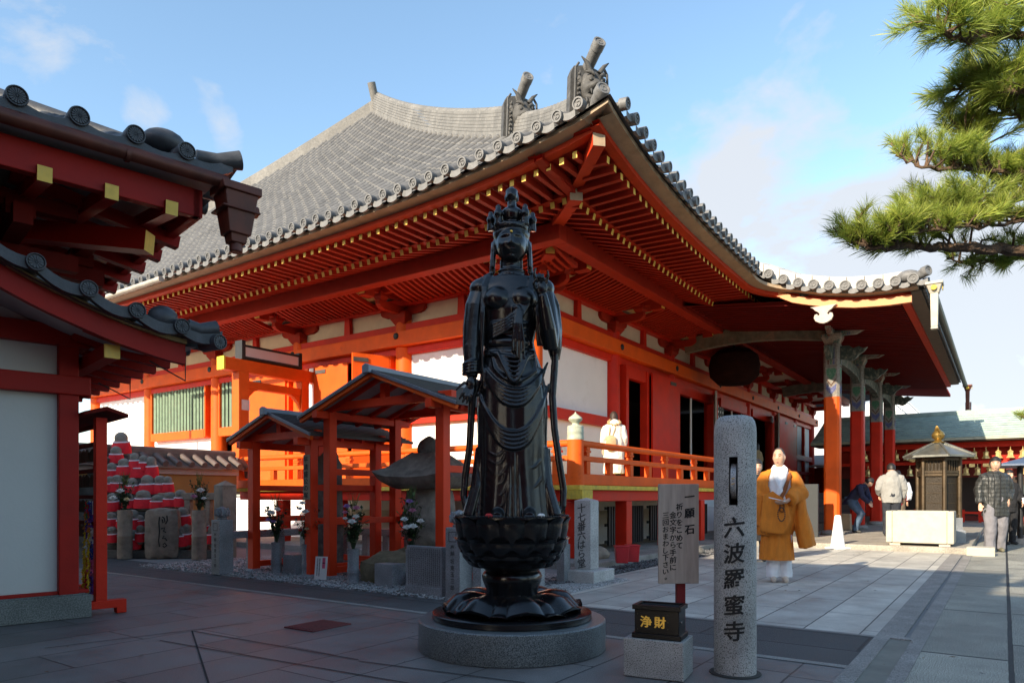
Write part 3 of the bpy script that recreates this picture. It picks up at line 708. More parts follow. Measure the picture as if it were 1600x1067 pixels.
TILE_G = mat('dark_weathered_tile', (.055, .053, .050), .7, .35, 12, .15, 60, stain=(8, .55, (.15, .145, .135), .6))
def demon(s, scale, tors):
    """demon-face ridge end tile looking down the hip"""
    p = hip(s); d = hip(s)-hip(s+.05); d.z = 0; d.normalize(); ax = Vector((0, 0, 1)).cross(d).normalized()      # ax = to the face's left seen from outside
    M = Matrix.Translation(p+d*.02) @ Matrix(((ax.x, d.x, 0, 0), (ax.y, d.y, 0, 0), (0, 0, 1, 0), (0, 0, 0, 1))) @ Matrix.Scale(scale, 4)
    root = MB()
    # back plate with an arched top and beaded rims (local x across, y outwards, z up)
    poly = [(-.36, -.12), (.36, -.12), (.33, .62), (.27, .76), (.12, .80), (-.12, .80), (-.27, .76), (-.33, .62)]
    o = M @ Vector((0, -.10, 0)); axm = (M.to_3x3() @ Vector((1, 0, 0))).normalized()
    root.prism([(a*scale, b*scale) for a, b in poly], o, axm, (0, 0, 1), -.13*scale)
    for sx in (-1, 1):
        a = M @ Vector((sx*.325, .02, -.1)); b = M @ Vector((sx*.30, .02, .66)); root.tube([a, (a+b)/2, b, M @ Vector((sx*.24, .02, .75))], .022*scale, 6)
        a = M @ Vector((sx*.225, .02, -.1)); b = M @ Vector((sx*.215, .02, .62)); root.tube([a, b], .016*scale, 6)
        for k in range(8): root.sphere(M @ Vector((sx*(.277-.006*k), .03, -.04+.085*k)), .03*scale, 8, 6)
    plate = root.build('demon_tile', TILE_G, HALL)
    fc = MB()
    def fn(q, dd):
        x, y, z = q.x, q.y, q.z
        if y > 0:
            g = lambda cx, cz, sg: math.exp(-(((x-cx)**2+(z-cz)**2)/(sg*sg)))
            y += .10*g(0, -.02, .07)+.05*g(-.06, -.05, .05)+.05*g(.06, -.05, .05)          # nose
            y += .07*g(-.1, .10, .055)+.07*g(.1, .10, .055)+.05*g(0, .15, .05)                # brows
            y -= .03*g(-.095, .045, .035)+.03*g(.095, .045, .035)
            y += .05*g(-.13, -.06, .06)+.05*g(.13, -.06, .06)
            y -= .07*(math.exp(-((z+.145)/.03)**2)*math.exp(-(x/.13)**2))
            y += .05*(math.exp(-((z+.21)/.035)**2)*math.exp(-(x/.12)**2))
        return Vector((x, y, z))
    fc.sphere((0, 0, 0), (.215, .16, .29), 30, 24, 0, fn)
    for sx in (-1, 1):
        fc.sphere((sx*.095, .165, .05), (.036, .03, .03), 10, 8); fc.tube([(sx*.09, .1, .22), (sx*.16, .13, .33), (sx*.26, .12, .42)], [.05, .035, .008], 8)
        fc.tube([(sx*.05, .2, .11), (sx*.11, .2, .15), (sx*.19, .14, .17)], [.025, .035, .015], 7)
        fc.tube([(sx*.2, .02, .06), (sx*.25, .0, .12), (sx*.24, -.02, .2)], [.03, .05, .01], 7, flat=.5)
        fc.tube([(sx*.10, .17, -.12), (sx*.105, .19, -.17), (sx*.1, .18, -.2)], [.018, .014, .003], 6)
    for k in range(6): fc.box(-.085+.03*k, -.06+.03*k, .15, .185, -.155, -.125)
    for k in range(7): fc.tube([(-.15+.05*k, .10, -.24), (-.15+.05*k, .12, -.30), (-.16+.053*k, .09, -.35)], [.025, .022, .006], 6)
    for v in fc.v: pass
    fc.v = [M @ (v+Vector((0, .03, .36))) for v in fc.v]
    f = fc.build('demon_face', TILE_G, plate, sharp=60)
    tb = MB(); t2 = MB()
    t0 = M @ Vector((0, -.22, .74)); t1 = M @ Vector((0, .30, .99))
    tb.cyl(t0, t1, .095*scale, .105*scale, 18); crest(tb, t1, (t1-t0), (0, 0, 1), .112*scale)
    if tors:
        t0 = M @ Vector((0, -.05, -.02)); t1 = M @ Vector((0, .42, .16)); t2.cyl(t0, t1, .10*scale, .105*scale, 18); crest(t2, t1, (t1-t0), (0, 0, 1), .125*scale); t2.build('ridge_end_tile', TILE_E, plate, sharp=40)
    tb.build('ridge_end_tile', TILE_E, plate, sharp=40)
demon(.036, .80, True); demon(.197, .86, False)

# ---- walls
wl = MB(); T0, T1, T2 = .26, .30, .22
# plaster panels: left side (plane x = T0) and front (plane y = T0)
def pl(x0, x1, y0, y1, z0, z1): MB().box(x0, x1, y0, y1, z0, z1).build('plaster_wall', PLASTER, HALL)
for a, b in ((YC[0], YC[1]), (YC[4], YC[5])): pl(T0, T0+.06, a, b, 1.2, 4.22)
pl(T0, T0+.06, YC[3], YC[4], 1.2, 2.72); pl(T0, T0+.06, YC[1]+2.75, YC[2], 1.2, 4.22)
pl(XC[0], XC[1], T0, T0+.06, 1.2, 4.22); pl(XC[6], XC[7], T0, T0+.06, 1.2, 4.22)
wl = MB(); wl.box(T0, T0+.06, .2, 18.2, 4.85, 5.36); wl.box(.3, 24.7, T0, T0+.06, 4.85, 5.36); wl.build('frieze_panel', PLASTER_Y, HALL)
# dark inside
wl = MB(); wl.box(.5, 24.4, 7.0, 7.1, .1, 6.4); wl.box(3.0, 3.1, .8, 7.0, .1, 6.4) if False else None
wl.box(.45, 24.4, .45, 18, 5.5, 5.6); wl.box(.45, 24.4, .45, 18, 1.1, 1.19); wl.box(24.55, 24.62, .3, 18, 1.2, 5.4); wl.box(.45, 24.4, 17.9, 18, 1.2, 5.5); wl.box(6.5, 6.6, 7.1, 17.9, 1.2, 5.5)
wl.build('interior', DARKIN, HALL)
# columns, each its own
for y in YC: MB().cyl((.28, y, 1.2), (.28, y, 5.0), .225, .215, 22).build('column', VERM, HALL)
for x in XC[1:]: MB().cyl((x, .28, 1.2), (x, .28, 5.0), .225, .215, 22).build('column', VERM_R if x > 3 else VERM, HALL)
def rail2(name, z0, z1, out, m, ext=.0, y1=18.4, x1=24.9, th=None):      # a member running along both faces, mitred at the corner
    o = MB(); inn = T0+.02
    o.box(-out, inn, -out, y1, z0, z1); o.box(inn, x1, -out, inn, z0, z1)
    return o.build(name, m, HALL, bevel=.012)
rail2('head_beam', 4.38, 4.70, .02, VERM, x1=25.1)
rail2('tie_beam', 4.702, 4.888, -.13, VERM_R)
rail2('lintel', 4.21, 4.378, -.16, VERM_R)
rail2('wall_plate', 5.28, 5.46, -.10, VERM_R)
for a in ((.12, .27, YC[0], YC[1], 2.65, 2.87), (XC[0], XC[1], .12, .27, 2.65, 2.87), (XC[6], XC[7], .12, .27, 2.65, 2.87), (XC[6], XC[7], .12, .27, 2.0, 2.15), (XC[6]+1.7, XC[6]+1.85, .13, .27, 1.2, 4.21)): MB().box(*a).build('wall_rail', VERM_R, HALL)
rail2('floor_sill', 1.2, 1.40, -.14, VERM)
for y in YC[1:]: MB().sphere((-.03, y, 4.6), (.03, .075, .075), 14, 8).build('boss', BLACKM, HALL)
for x in XC[1:]: MB().sphere((x, -.03, 4.55), (.075, .03, .075), 14, 8).build('boss', BLACKM, HALL)
# struts of the frieze
for y0, y1 in zip(YC, YC[1:]): MB().tbox((.22, (y0+y1)/2, 4.886), (.12, .20), (.12, .16), .40).build('frieze_strut', VERM_R, HALL)
for x0, x1 in zip(XC, XC[1:]): MB().tbox(((x0+x1)/2, .22, 4.886), (.20, .12), (.16, .12), .40).build('frieze_strut', VERM_R, HALL)
# bracket sets
def bracket(corner=False):
    b = MB()
    def blk(c, s, h): b.tbox((c[0], c[1], c[2]), (s*.68, s*.68), (s*.7, s*.7), h*.0+.001); b.tbox(c, (s*.66, s*.66), (s, s), h*.45); b.cbox((c[0], c[1], c[2]+h*.72), (s, s, h*.55))
    def arm(c, L, along, yel):
        poly = [(-L/2, .16), (-L/2, .07), (-L/2+.06, .015), (-L/2+.16, -.02), (L/2-.16, -.02), (L/2-.06, .015), (L/2, .07), (L/2, .16)]
        ax = Vector((0, 1, 0)) if along == 'y' else Vector((1, 0, 0)); az = ax.cross(Vector((0, 0, 1)))
        b.prism(poly, Vector(c)-az*.065, ax, (0, 0, 1), .13, 0, 1 if yel else None)
    blk((0, 0, 0), .44, .26)                                             # bearing block on the column (at 4.89)
    arm((0, 0, .24), 1.35, 'y', False); arm((-.28, 0, .24), 1.1, 'x', False)
    for dy in (-.55, 0, .55): blk((0, dy, .40), .24, .17)
    blk((-.72, 0, .40), .24, .17)
    arm((-.72, 0, .55), 1.25, 'y', False); arm((-.62, 0, .55), 1.3, 'x', False)
    for dy in (-.5, 0, .5): blk((-.72, dy, .68), .22, .14)
    b.box(-1.28, -1.02, -.10, .10, .40, .62); b.cbox((-1.285, 0, .51), (.02, .16, .16), 1)
    return b
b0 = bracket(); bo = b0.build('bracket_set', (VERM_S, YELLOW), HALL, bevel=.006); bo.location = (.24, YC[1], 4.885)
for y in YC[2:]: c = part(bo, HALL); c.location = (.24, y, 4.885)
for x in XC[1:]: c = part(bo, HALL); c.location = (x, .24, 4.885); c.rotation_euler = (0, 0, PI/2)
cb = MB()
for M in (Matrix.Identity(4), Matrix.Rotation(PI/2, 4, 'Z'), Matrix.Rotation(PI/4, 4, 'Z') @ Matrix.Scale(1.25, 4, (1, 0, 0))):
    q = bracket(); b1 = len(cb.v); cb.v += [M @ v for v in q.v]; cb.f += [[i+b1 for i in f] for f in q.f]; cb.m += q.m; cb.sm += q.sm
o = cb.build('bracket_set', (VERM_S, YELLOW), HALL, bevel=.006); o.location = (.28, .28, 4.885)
# purlin on the brackets and the ribbed cove behind it
pm = MB(); pm.box(-1.32, -1.06, -1.32, 18.4, 5.34, 5.64); pm.box(-1.06, 25.6, -1.32, -1.06, 5.34, 5.64); pm.build('purlin', VERM_S, HALL, bevel=.012)
cv = MB()
def coverib(c, side):
    pts = []
    for k in range(7):
        t = k/6; d = -.10+(-.92)*t; z = 5.28+.22*(t**1.8)+.03*math.sin(t*PI)-.05*t*(1-t)
        pts.append((d, c, z) if side == 'l' else (c, d, z))
    for a, b in zip(pts, pts[1:]): cv.beam(a, b, .065, .09)
t = -.95
while t < 18:
    if min(abs(t-y) for y in YC) > .42: coverib(t, 'l')
    t += .152
t = -.95
while t < 11:
    if min(abs(t-x) for x in XC) > .42: coverib(t, 'f')
    t += .152
cv.build('ribbed_cove', VERM_S, HALL)
cv = MB(); cv.box(-1.06, .3, -1.06, 18.3, 5.56, 5.58); cv.box(.3, 25, -1.06, .3, 5.56, 5.58); cv.build('cove_board', PLASTER_Y, HALL)

# ---- openings of the left side
def lattice(y0, y1, z0, z1):
    f = MB(); f.box(.06, .27, y0-.06, y0, z0-.22, z1); f.box(.06, .27, y1, y1+.06, z0-.22, z1); f.box(.05, .27, y0, y1, z0-.24, z0-.001); f.box(.20, .26, y0, y1, z0, z1, 1)
    fr = f.build('lattice_window', (VERM, BLACKM), HALL, bevel=.006)
    s = MB(); n = int((y1-y0)/.165)
    for i in range(n):
        y = y0+(i+.5)*(y1-y0)/n; s.beam((.13, y, z0), (.13, y, z1), .062, .062, 0, up=(1, 1, 0))
    s.build('lattice_bars', mat('pale_green_bars', (.20, .29, .20), .7, .15, 6, .1, 40, stain=(5, .58, (.30, .24, .16), .6)), fr)
lattice(11.35, 14.2, 2.95, 4.2); lattice(9.2, 10.6, 2.95, 4.2)
def door(y0, y1, x0, x1, z0=1.42, z1=4.19, m=VERM):
    d = MB(); a = Vector((x0, y0, 0)); b = Vector((x1, y1, 0)); dr = (b-a).normalized(); nn = Vector((-dr.y, dr.x, 0))
    d.beam(a+Vector((0, 0, (z0+z1)/2)), b+Vector((0, 0, (z0+z1)/2)), .055, z1-z0)
    o = d.build('door', m, HALL, bevel=.006)
    e = MB(); L_ = (b-a).length
    for zz in (z0+.25, (z0+z1)/2, z1-.12): pass
    c = a+dr*(L_*.78); e.beam(Vector((c.x, c.y, z1-.14))-dr*.17+nn*.035*(1 if nn.x < 0 or nn.y < 0 else -1), Vector((c.x, c.y, z1-.14))+dr*.17+nn*.035*(1 if nn.x < 0 or nn.y < 0 else -1), .02, .09)
    e.build('hinge_plate', mat('iron_hinge', (.10, .09, .085), .5, .2, 9, metal=.6) if 'iron_hinge' not in bpy.data.materials else bpy.data.materials['iron_hinge'], o)
    return o
door(5.3, 6.42, .02, -.06); door(3.98, 4.32, .05, -.75)
door(7.62, 9.1, .02, .02, m=VERM)
for y0, y1 in ((6.44, 6.75),): MB().box(.05, .20, y0, y1, 1.42, 4.2).build('white_door_edge', PLASTER, HALL)
for y in (4.02, 6.86, 7.62, 9.14): MB().box(.05, .25, y-.07, y+.07, 1.4, 4.21).build('door_jamb', VERM, HALL, bevel=.008)
# ---- openings of the front
for x in (4.15, 5.35, 7.45, 10.35, 18.1, 20.8): MB().box(x-.07, x+.07, .05, .25, 1.4, 4.21).build('door_jamb', VERM_R, HALL, bevel=.008)
for x0, x1 in ((4.22, 5.28), (7.52, 10.28), (11.1, 13.9), (14.6, 17.4)): MB().box(x0, x1, .08, .24, 3.92, 4.209).build('door_head', VERM_R, HALL, bevel=.008)
def doorf(x0, x1, y0, y1, m=VERM_R): return door(y0, y1, x0, x1, m=m)
doorf(5.42, 6.95, -.02, -.10); doorf(18.1, 19.3, .05, .02); doorf(19.4, 20.8, .05, .02)
GREYP = mat('pale_grey_door', (.42, .40, .36), .8, .1, 3)
doorf(9.35, 10.3, -.35, .02, GREYP); doorf(16.3, 17.4, -.4, .02, GREYP)
DOT = None
def dotted(x0, x1, n):
    m = MB(); m.box(x0, x1, .16, .17, 1.6, 4.1)
    k = max(1, int((x1-x0)/.17))
    for i in range(k):
        for j in range(14):
            cx = x0+(i+.5)*(x1-x0)/k; z = 1.75+j*.168
            m.prism([(.04*math.cos(a), .04*math.sin(a)) for a in [2*PI*q/8 for q in range(8)]], (cx, .157, z), (1, 0, 0), (0, 0, 1), -.001 if False else .002, 1)
    return m.build('dotted_curtain', (BLACKM, PLASTER), HALL)
dotted(7.55, 7.72, 1); dotted(10.95, 11.6, 3); dotted(13.4, 14.0, 3); dotted(14.5, 14.9, 2)
for x in (8.6, 12.4): MB().box(x, x+.05, .14, .18, 1.6, 4.0).build('white_door_edge', PLASTER, HALL)

# ---- veranda
vf = MB(); vf.box(-2.22, .2, -2.22, 6.45, 1.14, 1.21); vf.box(.2, 6.6, -2.22, .2, 1.14, 1.21); vf.build('veranda_floor', GOLDY, HALL, bevel=.006)
vb = MB(); vb.box(-2.12, -1.94, -2.12, 6.4, .96, 1.138); vb.box(-1.94, 6.5, -2.12, -1.94, .96, 1.138); vb.build('veranda_beam', VERM_R, HALL, bevel=.01)
vb = MB(); vb.box(-2.32, -2.0, -2.32, -2.0, 1.0, 1.137); vb.build('veranda_beam', GOLDY, HALL)
for x in (-2.03, -.35, 1.45, 3.25, 5.0): MB().box(x-.11, x+.11, -2.14, -1.92, .1, .958).build('veranda_post', VERM_R, HALL, bevel=.012)
for y in (-.35, 1.45, 3.25, 5.0): MB().box(-2.14, -1.92, y-.11, y+.11, .1, .958).build('veranda_post', VERM_R, HALL, bevel=.012)
rp = MB()                                                               # railing: rails, struts
for z0, z1, w, rnd_ in ((1.215, 1.385, .17, 0), (1.585, 1.665, .11, 0)):
    rp.box(-2.05-w/2, -2.05+w/2, -2.0, 6.5, z0, z1); rp.box(-2.0, 6.3, -2.05-w/2, -2.05+w/2, z0, z1)
rp.cyl((-2.05, -2.0, 1.855), (-2.05, 6.35, 1.855), .052, n=14); rp.cyl((-2.0, -2.05, 1.855), (6.3, -2.05, 1.855), .052, n=14)
rp.tube([(-2.05, 6.35, 1.855), (-2.05, 6.6, 1.87), (-2.05, 6.78, 1.93), (-2.05, 6.84, 2.03)], .05, 10)
for t in [-1.72+.78*i for i in range(11)]:
    a = 6.2
    for side in 'lf':
        if t > 6: continue
        def bxs(t0, t1, w, z0, z1): rp.box(-2.05-w/2, -2.05+w/2, t0, t1, z0, z1) if side == 'l' else rp.box(t0, t1, -2.05-w/2, -2.05+w/2, z0, z1)
        bxs(t-.06, t+.06, .10, 1.386, 1.584)
        k = round((t+1.72)/.78)
        if k % 2 == 0:
            bxs(t-.05, t+.05, .09, 1.666, 1.72); bxs(t-.085, t+.085, .10, 1.72, 1.755); bxs(t-.055, t+.055, .10, 1.755, 1.808)
rp.build('railing', VERM, HALL, bevel=.008)
for cx, cy in ((-2.05, -2.05), (6.4, -2.05)):
    np_ = MB(); np_.cyl((cx, cy, 1.21), (cx, cy, 1.92), .135, .125, 22)
    post = np_.build('newel_post', VERM, HALL)
    g = MB(); g.lathe([(.128, 1.90), (.132, 1.93), (.128, 1.945), (.126, 2.0), (.130, 2.01), (.126, 2.03), (.124, 2.10), (.112, 2.115), (.06, 2.125), (.052, 2.15), (.06, 2.165), (.098, 2.19), (.108, 2.215), (.095, 2.245), (.05, 2.275), (.018, 2.30), (.002, 2.33)], 22, (cx, cy, 0))
    g.build('onion_finial', mat('pale_green_bronze', (.38, .40, .30), .6, .2, 14, .1, 60) if 'pale_green_bronze' not in bpy.data.materials else bpy.data.materials['pale_green_bronze'], post)
    for dx, dy in ((-.135, 0), (0, -.135), (0, .135), (.135, 0)): pass
# mound, slatted screens under the floor
mo = MB(); mo.grid(lambda a, b: Vector((-.9+.9*min(1, b*1.0)*.9, -.9+a*19.3, .1+.62*math.sin(b*PI/2))), 40, 8); mo.grid(lambda a, b: Vector((-.9+a*26, -.9+.81*b, .1+.62*math.sin(b*PI/2))), 40, 8); mo.box(-.09, 24.9, -.09, 18.4, .1, 1.0)
mo.build('plaster_mound', PLASTER, HALL)
sl = MB()
for a, b in ((-1.7, -.5), (-.2, 1.3), (1.6, 3.1), (3.4, 4.9)):
    for i in range(int((b-a)/.10)): x = a+.05+i*.10; sl.box(x, x+.055, -1.65, -1.61, .16, .86)
    for z in (.2, .5, .8): sl.box(a, b, -1.61, -1.58, z, z+.05)
sl.build('underfloor_screen', BLACKM, HALL)

# ---- entrance frame on the left veranda with its long lamp
fr = MB(); fy = 6.55
fr.box(-2.13, -1.87, fy-.13, fy+.13, 1.2, 3.80); fr.box(-.42, -.2, fy-.12, fy+.12, 1.2, 3.80)
fr.box(-2.45, .25, fy-.12, fy+.12, 3.80, 4.07); fr.box(-2.5, -2.45, fy-.13, fy+.13, 3.79, 4.08, 1); fr.box(-1.87, -.42, fy-.09, fy+.09, 3.45, 3.62)
fr.prism([(0, 0), (.30, 0), (.18, -.05), (.06, -.17), (0, -.32)], (-1.87, fy+.07, 3.45), (1, 0, 0), (0, 0, 1), .14); fr.prism([(0, 0), (-.30, 0), (-.18, -.05), (-.06, -.17), (0, -.32)][::-1], (-.42, fy+.07, 3.45), (1, 0, 0), (0, 0, 1), .14)
fr.prism([(-2.5, 4.07), (.2, 4.07), (.2, 4.10), (-2.5, 4.10)], (0, fy+.14, 0), (1, 0, 0), (0, 0, 1), .28) if False else None
fo = fr.build('entrance_frame', (VERM, mat('bright_yellow_paint', (.75, .50, .02), .5, .05, 5)), HALL, bevel=.01)
lp = MB(); x0, x1 = -2.02, -.45; lp.box(x0+.06, x1-.06, fy-.11, fy+.11, 4.15, 4.36, 1)
for z0, z1 in ((4.10, 4.15), (4.36, 4.41)): lp.box(x0, x1, fy-.12, fy+.12, z0, z1)
lp.box(x0-.03, x0+.06, fy-.13, fy+.13, 4.08, 4.50); lp.box(x1-.06, x1+.03, fy-.13, fy+.13, 4.08, 4.46)
lp.build('long_lamp_box', (BLACKM, mat('frosted_lamp_glass', (.62, .50, .48), .5, .03, 3)), fo)
nb = MB(); nb.box(-2.16, -2.135, fy-.02, fy+.10, 3.02, 3.22) if False else nb.box(-2.06, -1.86, fy-.137, fy-.131, 2.95, 3.18); nb.build('notice_plate', mat('pale_notice', (.6, .5, .48), .7), fo)

# ---- gutter and downpipe on the far left part
gp = MB(); zc = 5.80
gp.cyl((-E_-.2, 7.2, zc-.17), (-E_-.2, 12.55, zc-.19), .06, n=12); gp.cyl((-E_-.2, 12.5, zc-.2), (-E_-.2, 12.5, zc-.5), .055, n=12)
gp.tube([(-E_-.2, 12.5, zc-.45), (-E_-.2, 12.5, 3.0), (-E_-.2, 12.5, .1)], .055, 12)
gp.build('downpipe', mat('weathered_zinc_pipe', (.42, .38, .32), .55, .2, 4, metal=.3, stain=(3, .55, (.25, .2, .16), .6)), HALL)
# ================================================================ worship porch (part of the hall)
kb = MB()
def kroof(x, v):                                                        # porch roof surface: verge profile, blended into the main slope
    return kz(v)-.07
kb.grid(lambda a, b: Vector((KX0+.05+a*(KX1-KX0-.1), KV-.02+b*(-2.2-KV), (kroof(0, KV+b*(-2.2-KV)) if KV+b*(-2.2-KV) < -2.95 else roofz(10, KV+b*(-2.2-KV))+.03))), 30, 24)
rb = kb
for x in [KX0+.35+.29*i for i in range(int((KX1-KX0-.6)/.29))]:
    tile_row(lambda t, x=x: (x, KV+t*(-2.9-KV), kz(KV+t*(-2.9-KV))-.03), .08, .4)
kb.build('porch_roof', TILE, HALL, sharp=50)
et = MB()
v = -3.42
vs_ = [-3.05-.295*i for i in range(11)]
for v in vs_: crest(et, (KX0-.10, v, kz(v)-.005), (-1, 0, -.1), (0, 0, 1), .098, True); lip(et, (KX0-.05, v-.147, kz(v-.147)-.05), (0, 1, 0), (-1, 0, 0), .18, .05)
for x in [KX0+.35+.29*i for i in range(int((KX1-KX0-.6)/.29))]:
    crest(et, (x, KV-.10, kz(KV)), (0, -1, -.1), (0, 0, 1), .085, x < 7); lip(et, (x+.145, KV-.05, kz(KV)-.05), (1, 0, 0), (0, -1, 0), .18, .05)
et.sphere((KX0+.12, KV+.22, kz(KV)+.10), (.14, .2, .12), 14, 8)
t0 = Vector((KX0+.1, KV+.1, kz(KV)+.05)); t1 = Vector((KX0-.02, KV-.12, kz(KV)+.12)); et.cyl(t0, t1, .085, .09, 16); crest(et, t1, (-.5, -.8, .1), (0, 0, 1), .10)
et.build('eave_tiles', TILE_E, HALL, sharp=40)
# pale verge ridge running down beside the discs
VR = mat('bleached_verge_tile', (.44, .42, .385), .7, .12, 5, .1, 40, stain=(3, .56, (.33, .31, .28), .6))
vr = MB()
for i in range(11):
    a, b = -2.55-.325*i, -2.55-.325*(i+1)+.008
    if b < -5.9: break
    for (x0, x1, h) in ((KX0+.10, KX0+.62, .25),):
        za, zb = kz(a)+.0, kz(b)+.0
        vr.add([(x0, a, za-.1), (x1, a, za-.1), (x1, a, za+h+.10), (x0, a, za+h-.04), (x0, b, zb-.1), (x1, b, zb-.1), (x1, b, zb+h+.10), (x0, b, zb+h-.04)], [(0,3,2,1),(4,5,6,7),(0,4,7,3),(3,7,6,2),(2,6,5,1),(0,1,5,4)])
vr.build('verge_ridge', VR, HALL, bevel=.008)
# soffit, verge boards, pendant
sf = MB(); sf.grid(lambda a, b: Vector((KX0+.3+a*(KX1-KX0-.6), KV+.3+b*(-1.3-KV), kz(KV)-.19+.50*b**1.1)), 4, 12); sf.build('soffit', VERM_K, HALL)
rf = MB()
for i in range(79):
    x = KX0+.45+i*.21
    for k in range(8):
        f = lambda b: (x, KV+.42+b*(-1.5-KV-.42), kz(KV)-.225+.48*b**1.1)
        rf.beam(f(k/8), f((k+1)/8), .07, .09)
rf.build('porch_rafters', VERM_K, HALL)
ub = MB(); ub.box(KX0+.3, KX1-.3, KV+.02, KV+.5, kz(KV)-.16, kz(KV)-.13); ub.build('eave_board', mat('dark_weathered_board', (.12, .09, .06), .8, .2, 6), HALL)
vg = MB()
pts = [-3.35-.2*i for i in range(14)]
for a, b in zip(pts, pts[1:]):
    za, zb = kz(a)-.235, kz(b)-.235
    vg.add([(KX0+.20, a, za), (KX0+.30, a, za), (KX0+.30, a, za-.14), (KX0+.20, a, za-.14), (KX0+.20, b, zb), (KX0+.30, b, zb), (KX0+.30, b, zb-.14), (KX0+.20, b, zb-.14)], [(0,1,2,3),(4,7,6,5),(0,4,5,1),(1,5,6,2),(2,6,7,3),(3,7,4,0)])
vg.build('bargeboard', mat('pale_orange_paint', (.66, .22, .07), .55, .08, 4, stain=(3, .6, (.6, .12, .04), .5)), HALL)
gy = MB(); half = [(0, -.36), (.07, -.345), (.15, -.30), (.185, -.23), (.17, -.165), (.12, -.15), (.105, -.19), (.07, -.17), (.10, -.12), (.16, -.08), (.20, -.03), (.26, 0)]
gy.prism([(x, z) for x, z in half]+[(-x, z) for x, z in half[::-1][:-1]], (KX0+.19, -4.38, kz(-4.38)-.37), (0, -1, 0), (0, 0, 1), .06)
gy.build('pendant_board', mat('bleached_carved_board', (.45, .37, .31), .7, .1, 8, .1, 40), HALL, bevel=.008)
# painted columns, noses, beams and bracket tops
def paintmat():
    m, nt, b = newmat('painted_pattern_wood'); L = nt.links.new
    tc = N(nt, 'ShaderNodeTexCoord'); mp = N(nt, 'ShaderNodeMapping'); mp.inputs['Scale'].default_value = (7, 7, 3.4); L(tc.outputs['Object'], mp.inputs[0])
    vo = N(nt, 'ShaderNodeTexVoronoi'); vo.inputs['Scale'].default_value = 1.1; L(mp.outputs[0], vo.inputs['Vector'])
    cr = N(nt, 'ShaderNodeValToRGB'); cr.color_ramp.interpolation = 'CONSTANT'; e = cr.color_ramp.elements
    e[0].position = 0; e[0].color = (.20, .17, .13, 1); e[1].position = .35; e[1].color = (.05, .12, .09, 1)
    for p, c in ((.5, (.30, .26, .2)), (.68, (.20, .05, .03)), (.82, (.07, .10, .17)), (.9, (.4, .36, .3))): q = e.new(p); q.color = c+(1,)
    L(vo.outputs['Color'], cr.inputs[0])
    n = N(nt, 'ShaderNodeTexNoise'); n.inputs['Scale'].default_value = 30; n.inputs['Detail'].default_value = 6; L(tc.outputs['Object'], n.inputs['Vector'])
    r = N(nt, 'ShaderNodeMapRange'); L(n.outputs[0], r.inputs[0]); r.inputs[1].default_value = .45; r.inputs[2].default_value = .6
    mx = N(nt, 'ShaderNodeMixRGB'); L(r.outputs[0], mx.inputs[0]); L(cr.outputs[0], mx.inputs[1]); mx.inputs[2].default_value = (.22, .19, .15, 1)
    L(mx.outputs[0], b.inputs['Base Color']); b.inputs['Roughness'].default_value = .8
    return m
PAINT = paintmat()
GREENP = mat('faded_green_paint', (.035, .05, .042), .75, .3, 14, stain=(9, .5, (.3, .27, .2), .6))
CREAMP = mat('faded_cream_paint', (.22, .20, .175), .8, .2, 25, stain=(22, .50, (.10, .075, .06), .8))
KC = [7.15, 10.71, 14.3, 17.5]; KY = -3.98
PGREEN = mat('emerald_paint', (.05, .15, .085), .8, .3, 40, stain=(20, .52, (.25, .23, .19), .7)); PBLUE = mat('ultramarine_paint', (.07, .08, .19), .8, .3, 40, stain=(20, .52, (.25, .23, .2), .7)); PBRN = mat('umber_paint', (.10, .05, .03), .8, .3, 20)
PD = {}
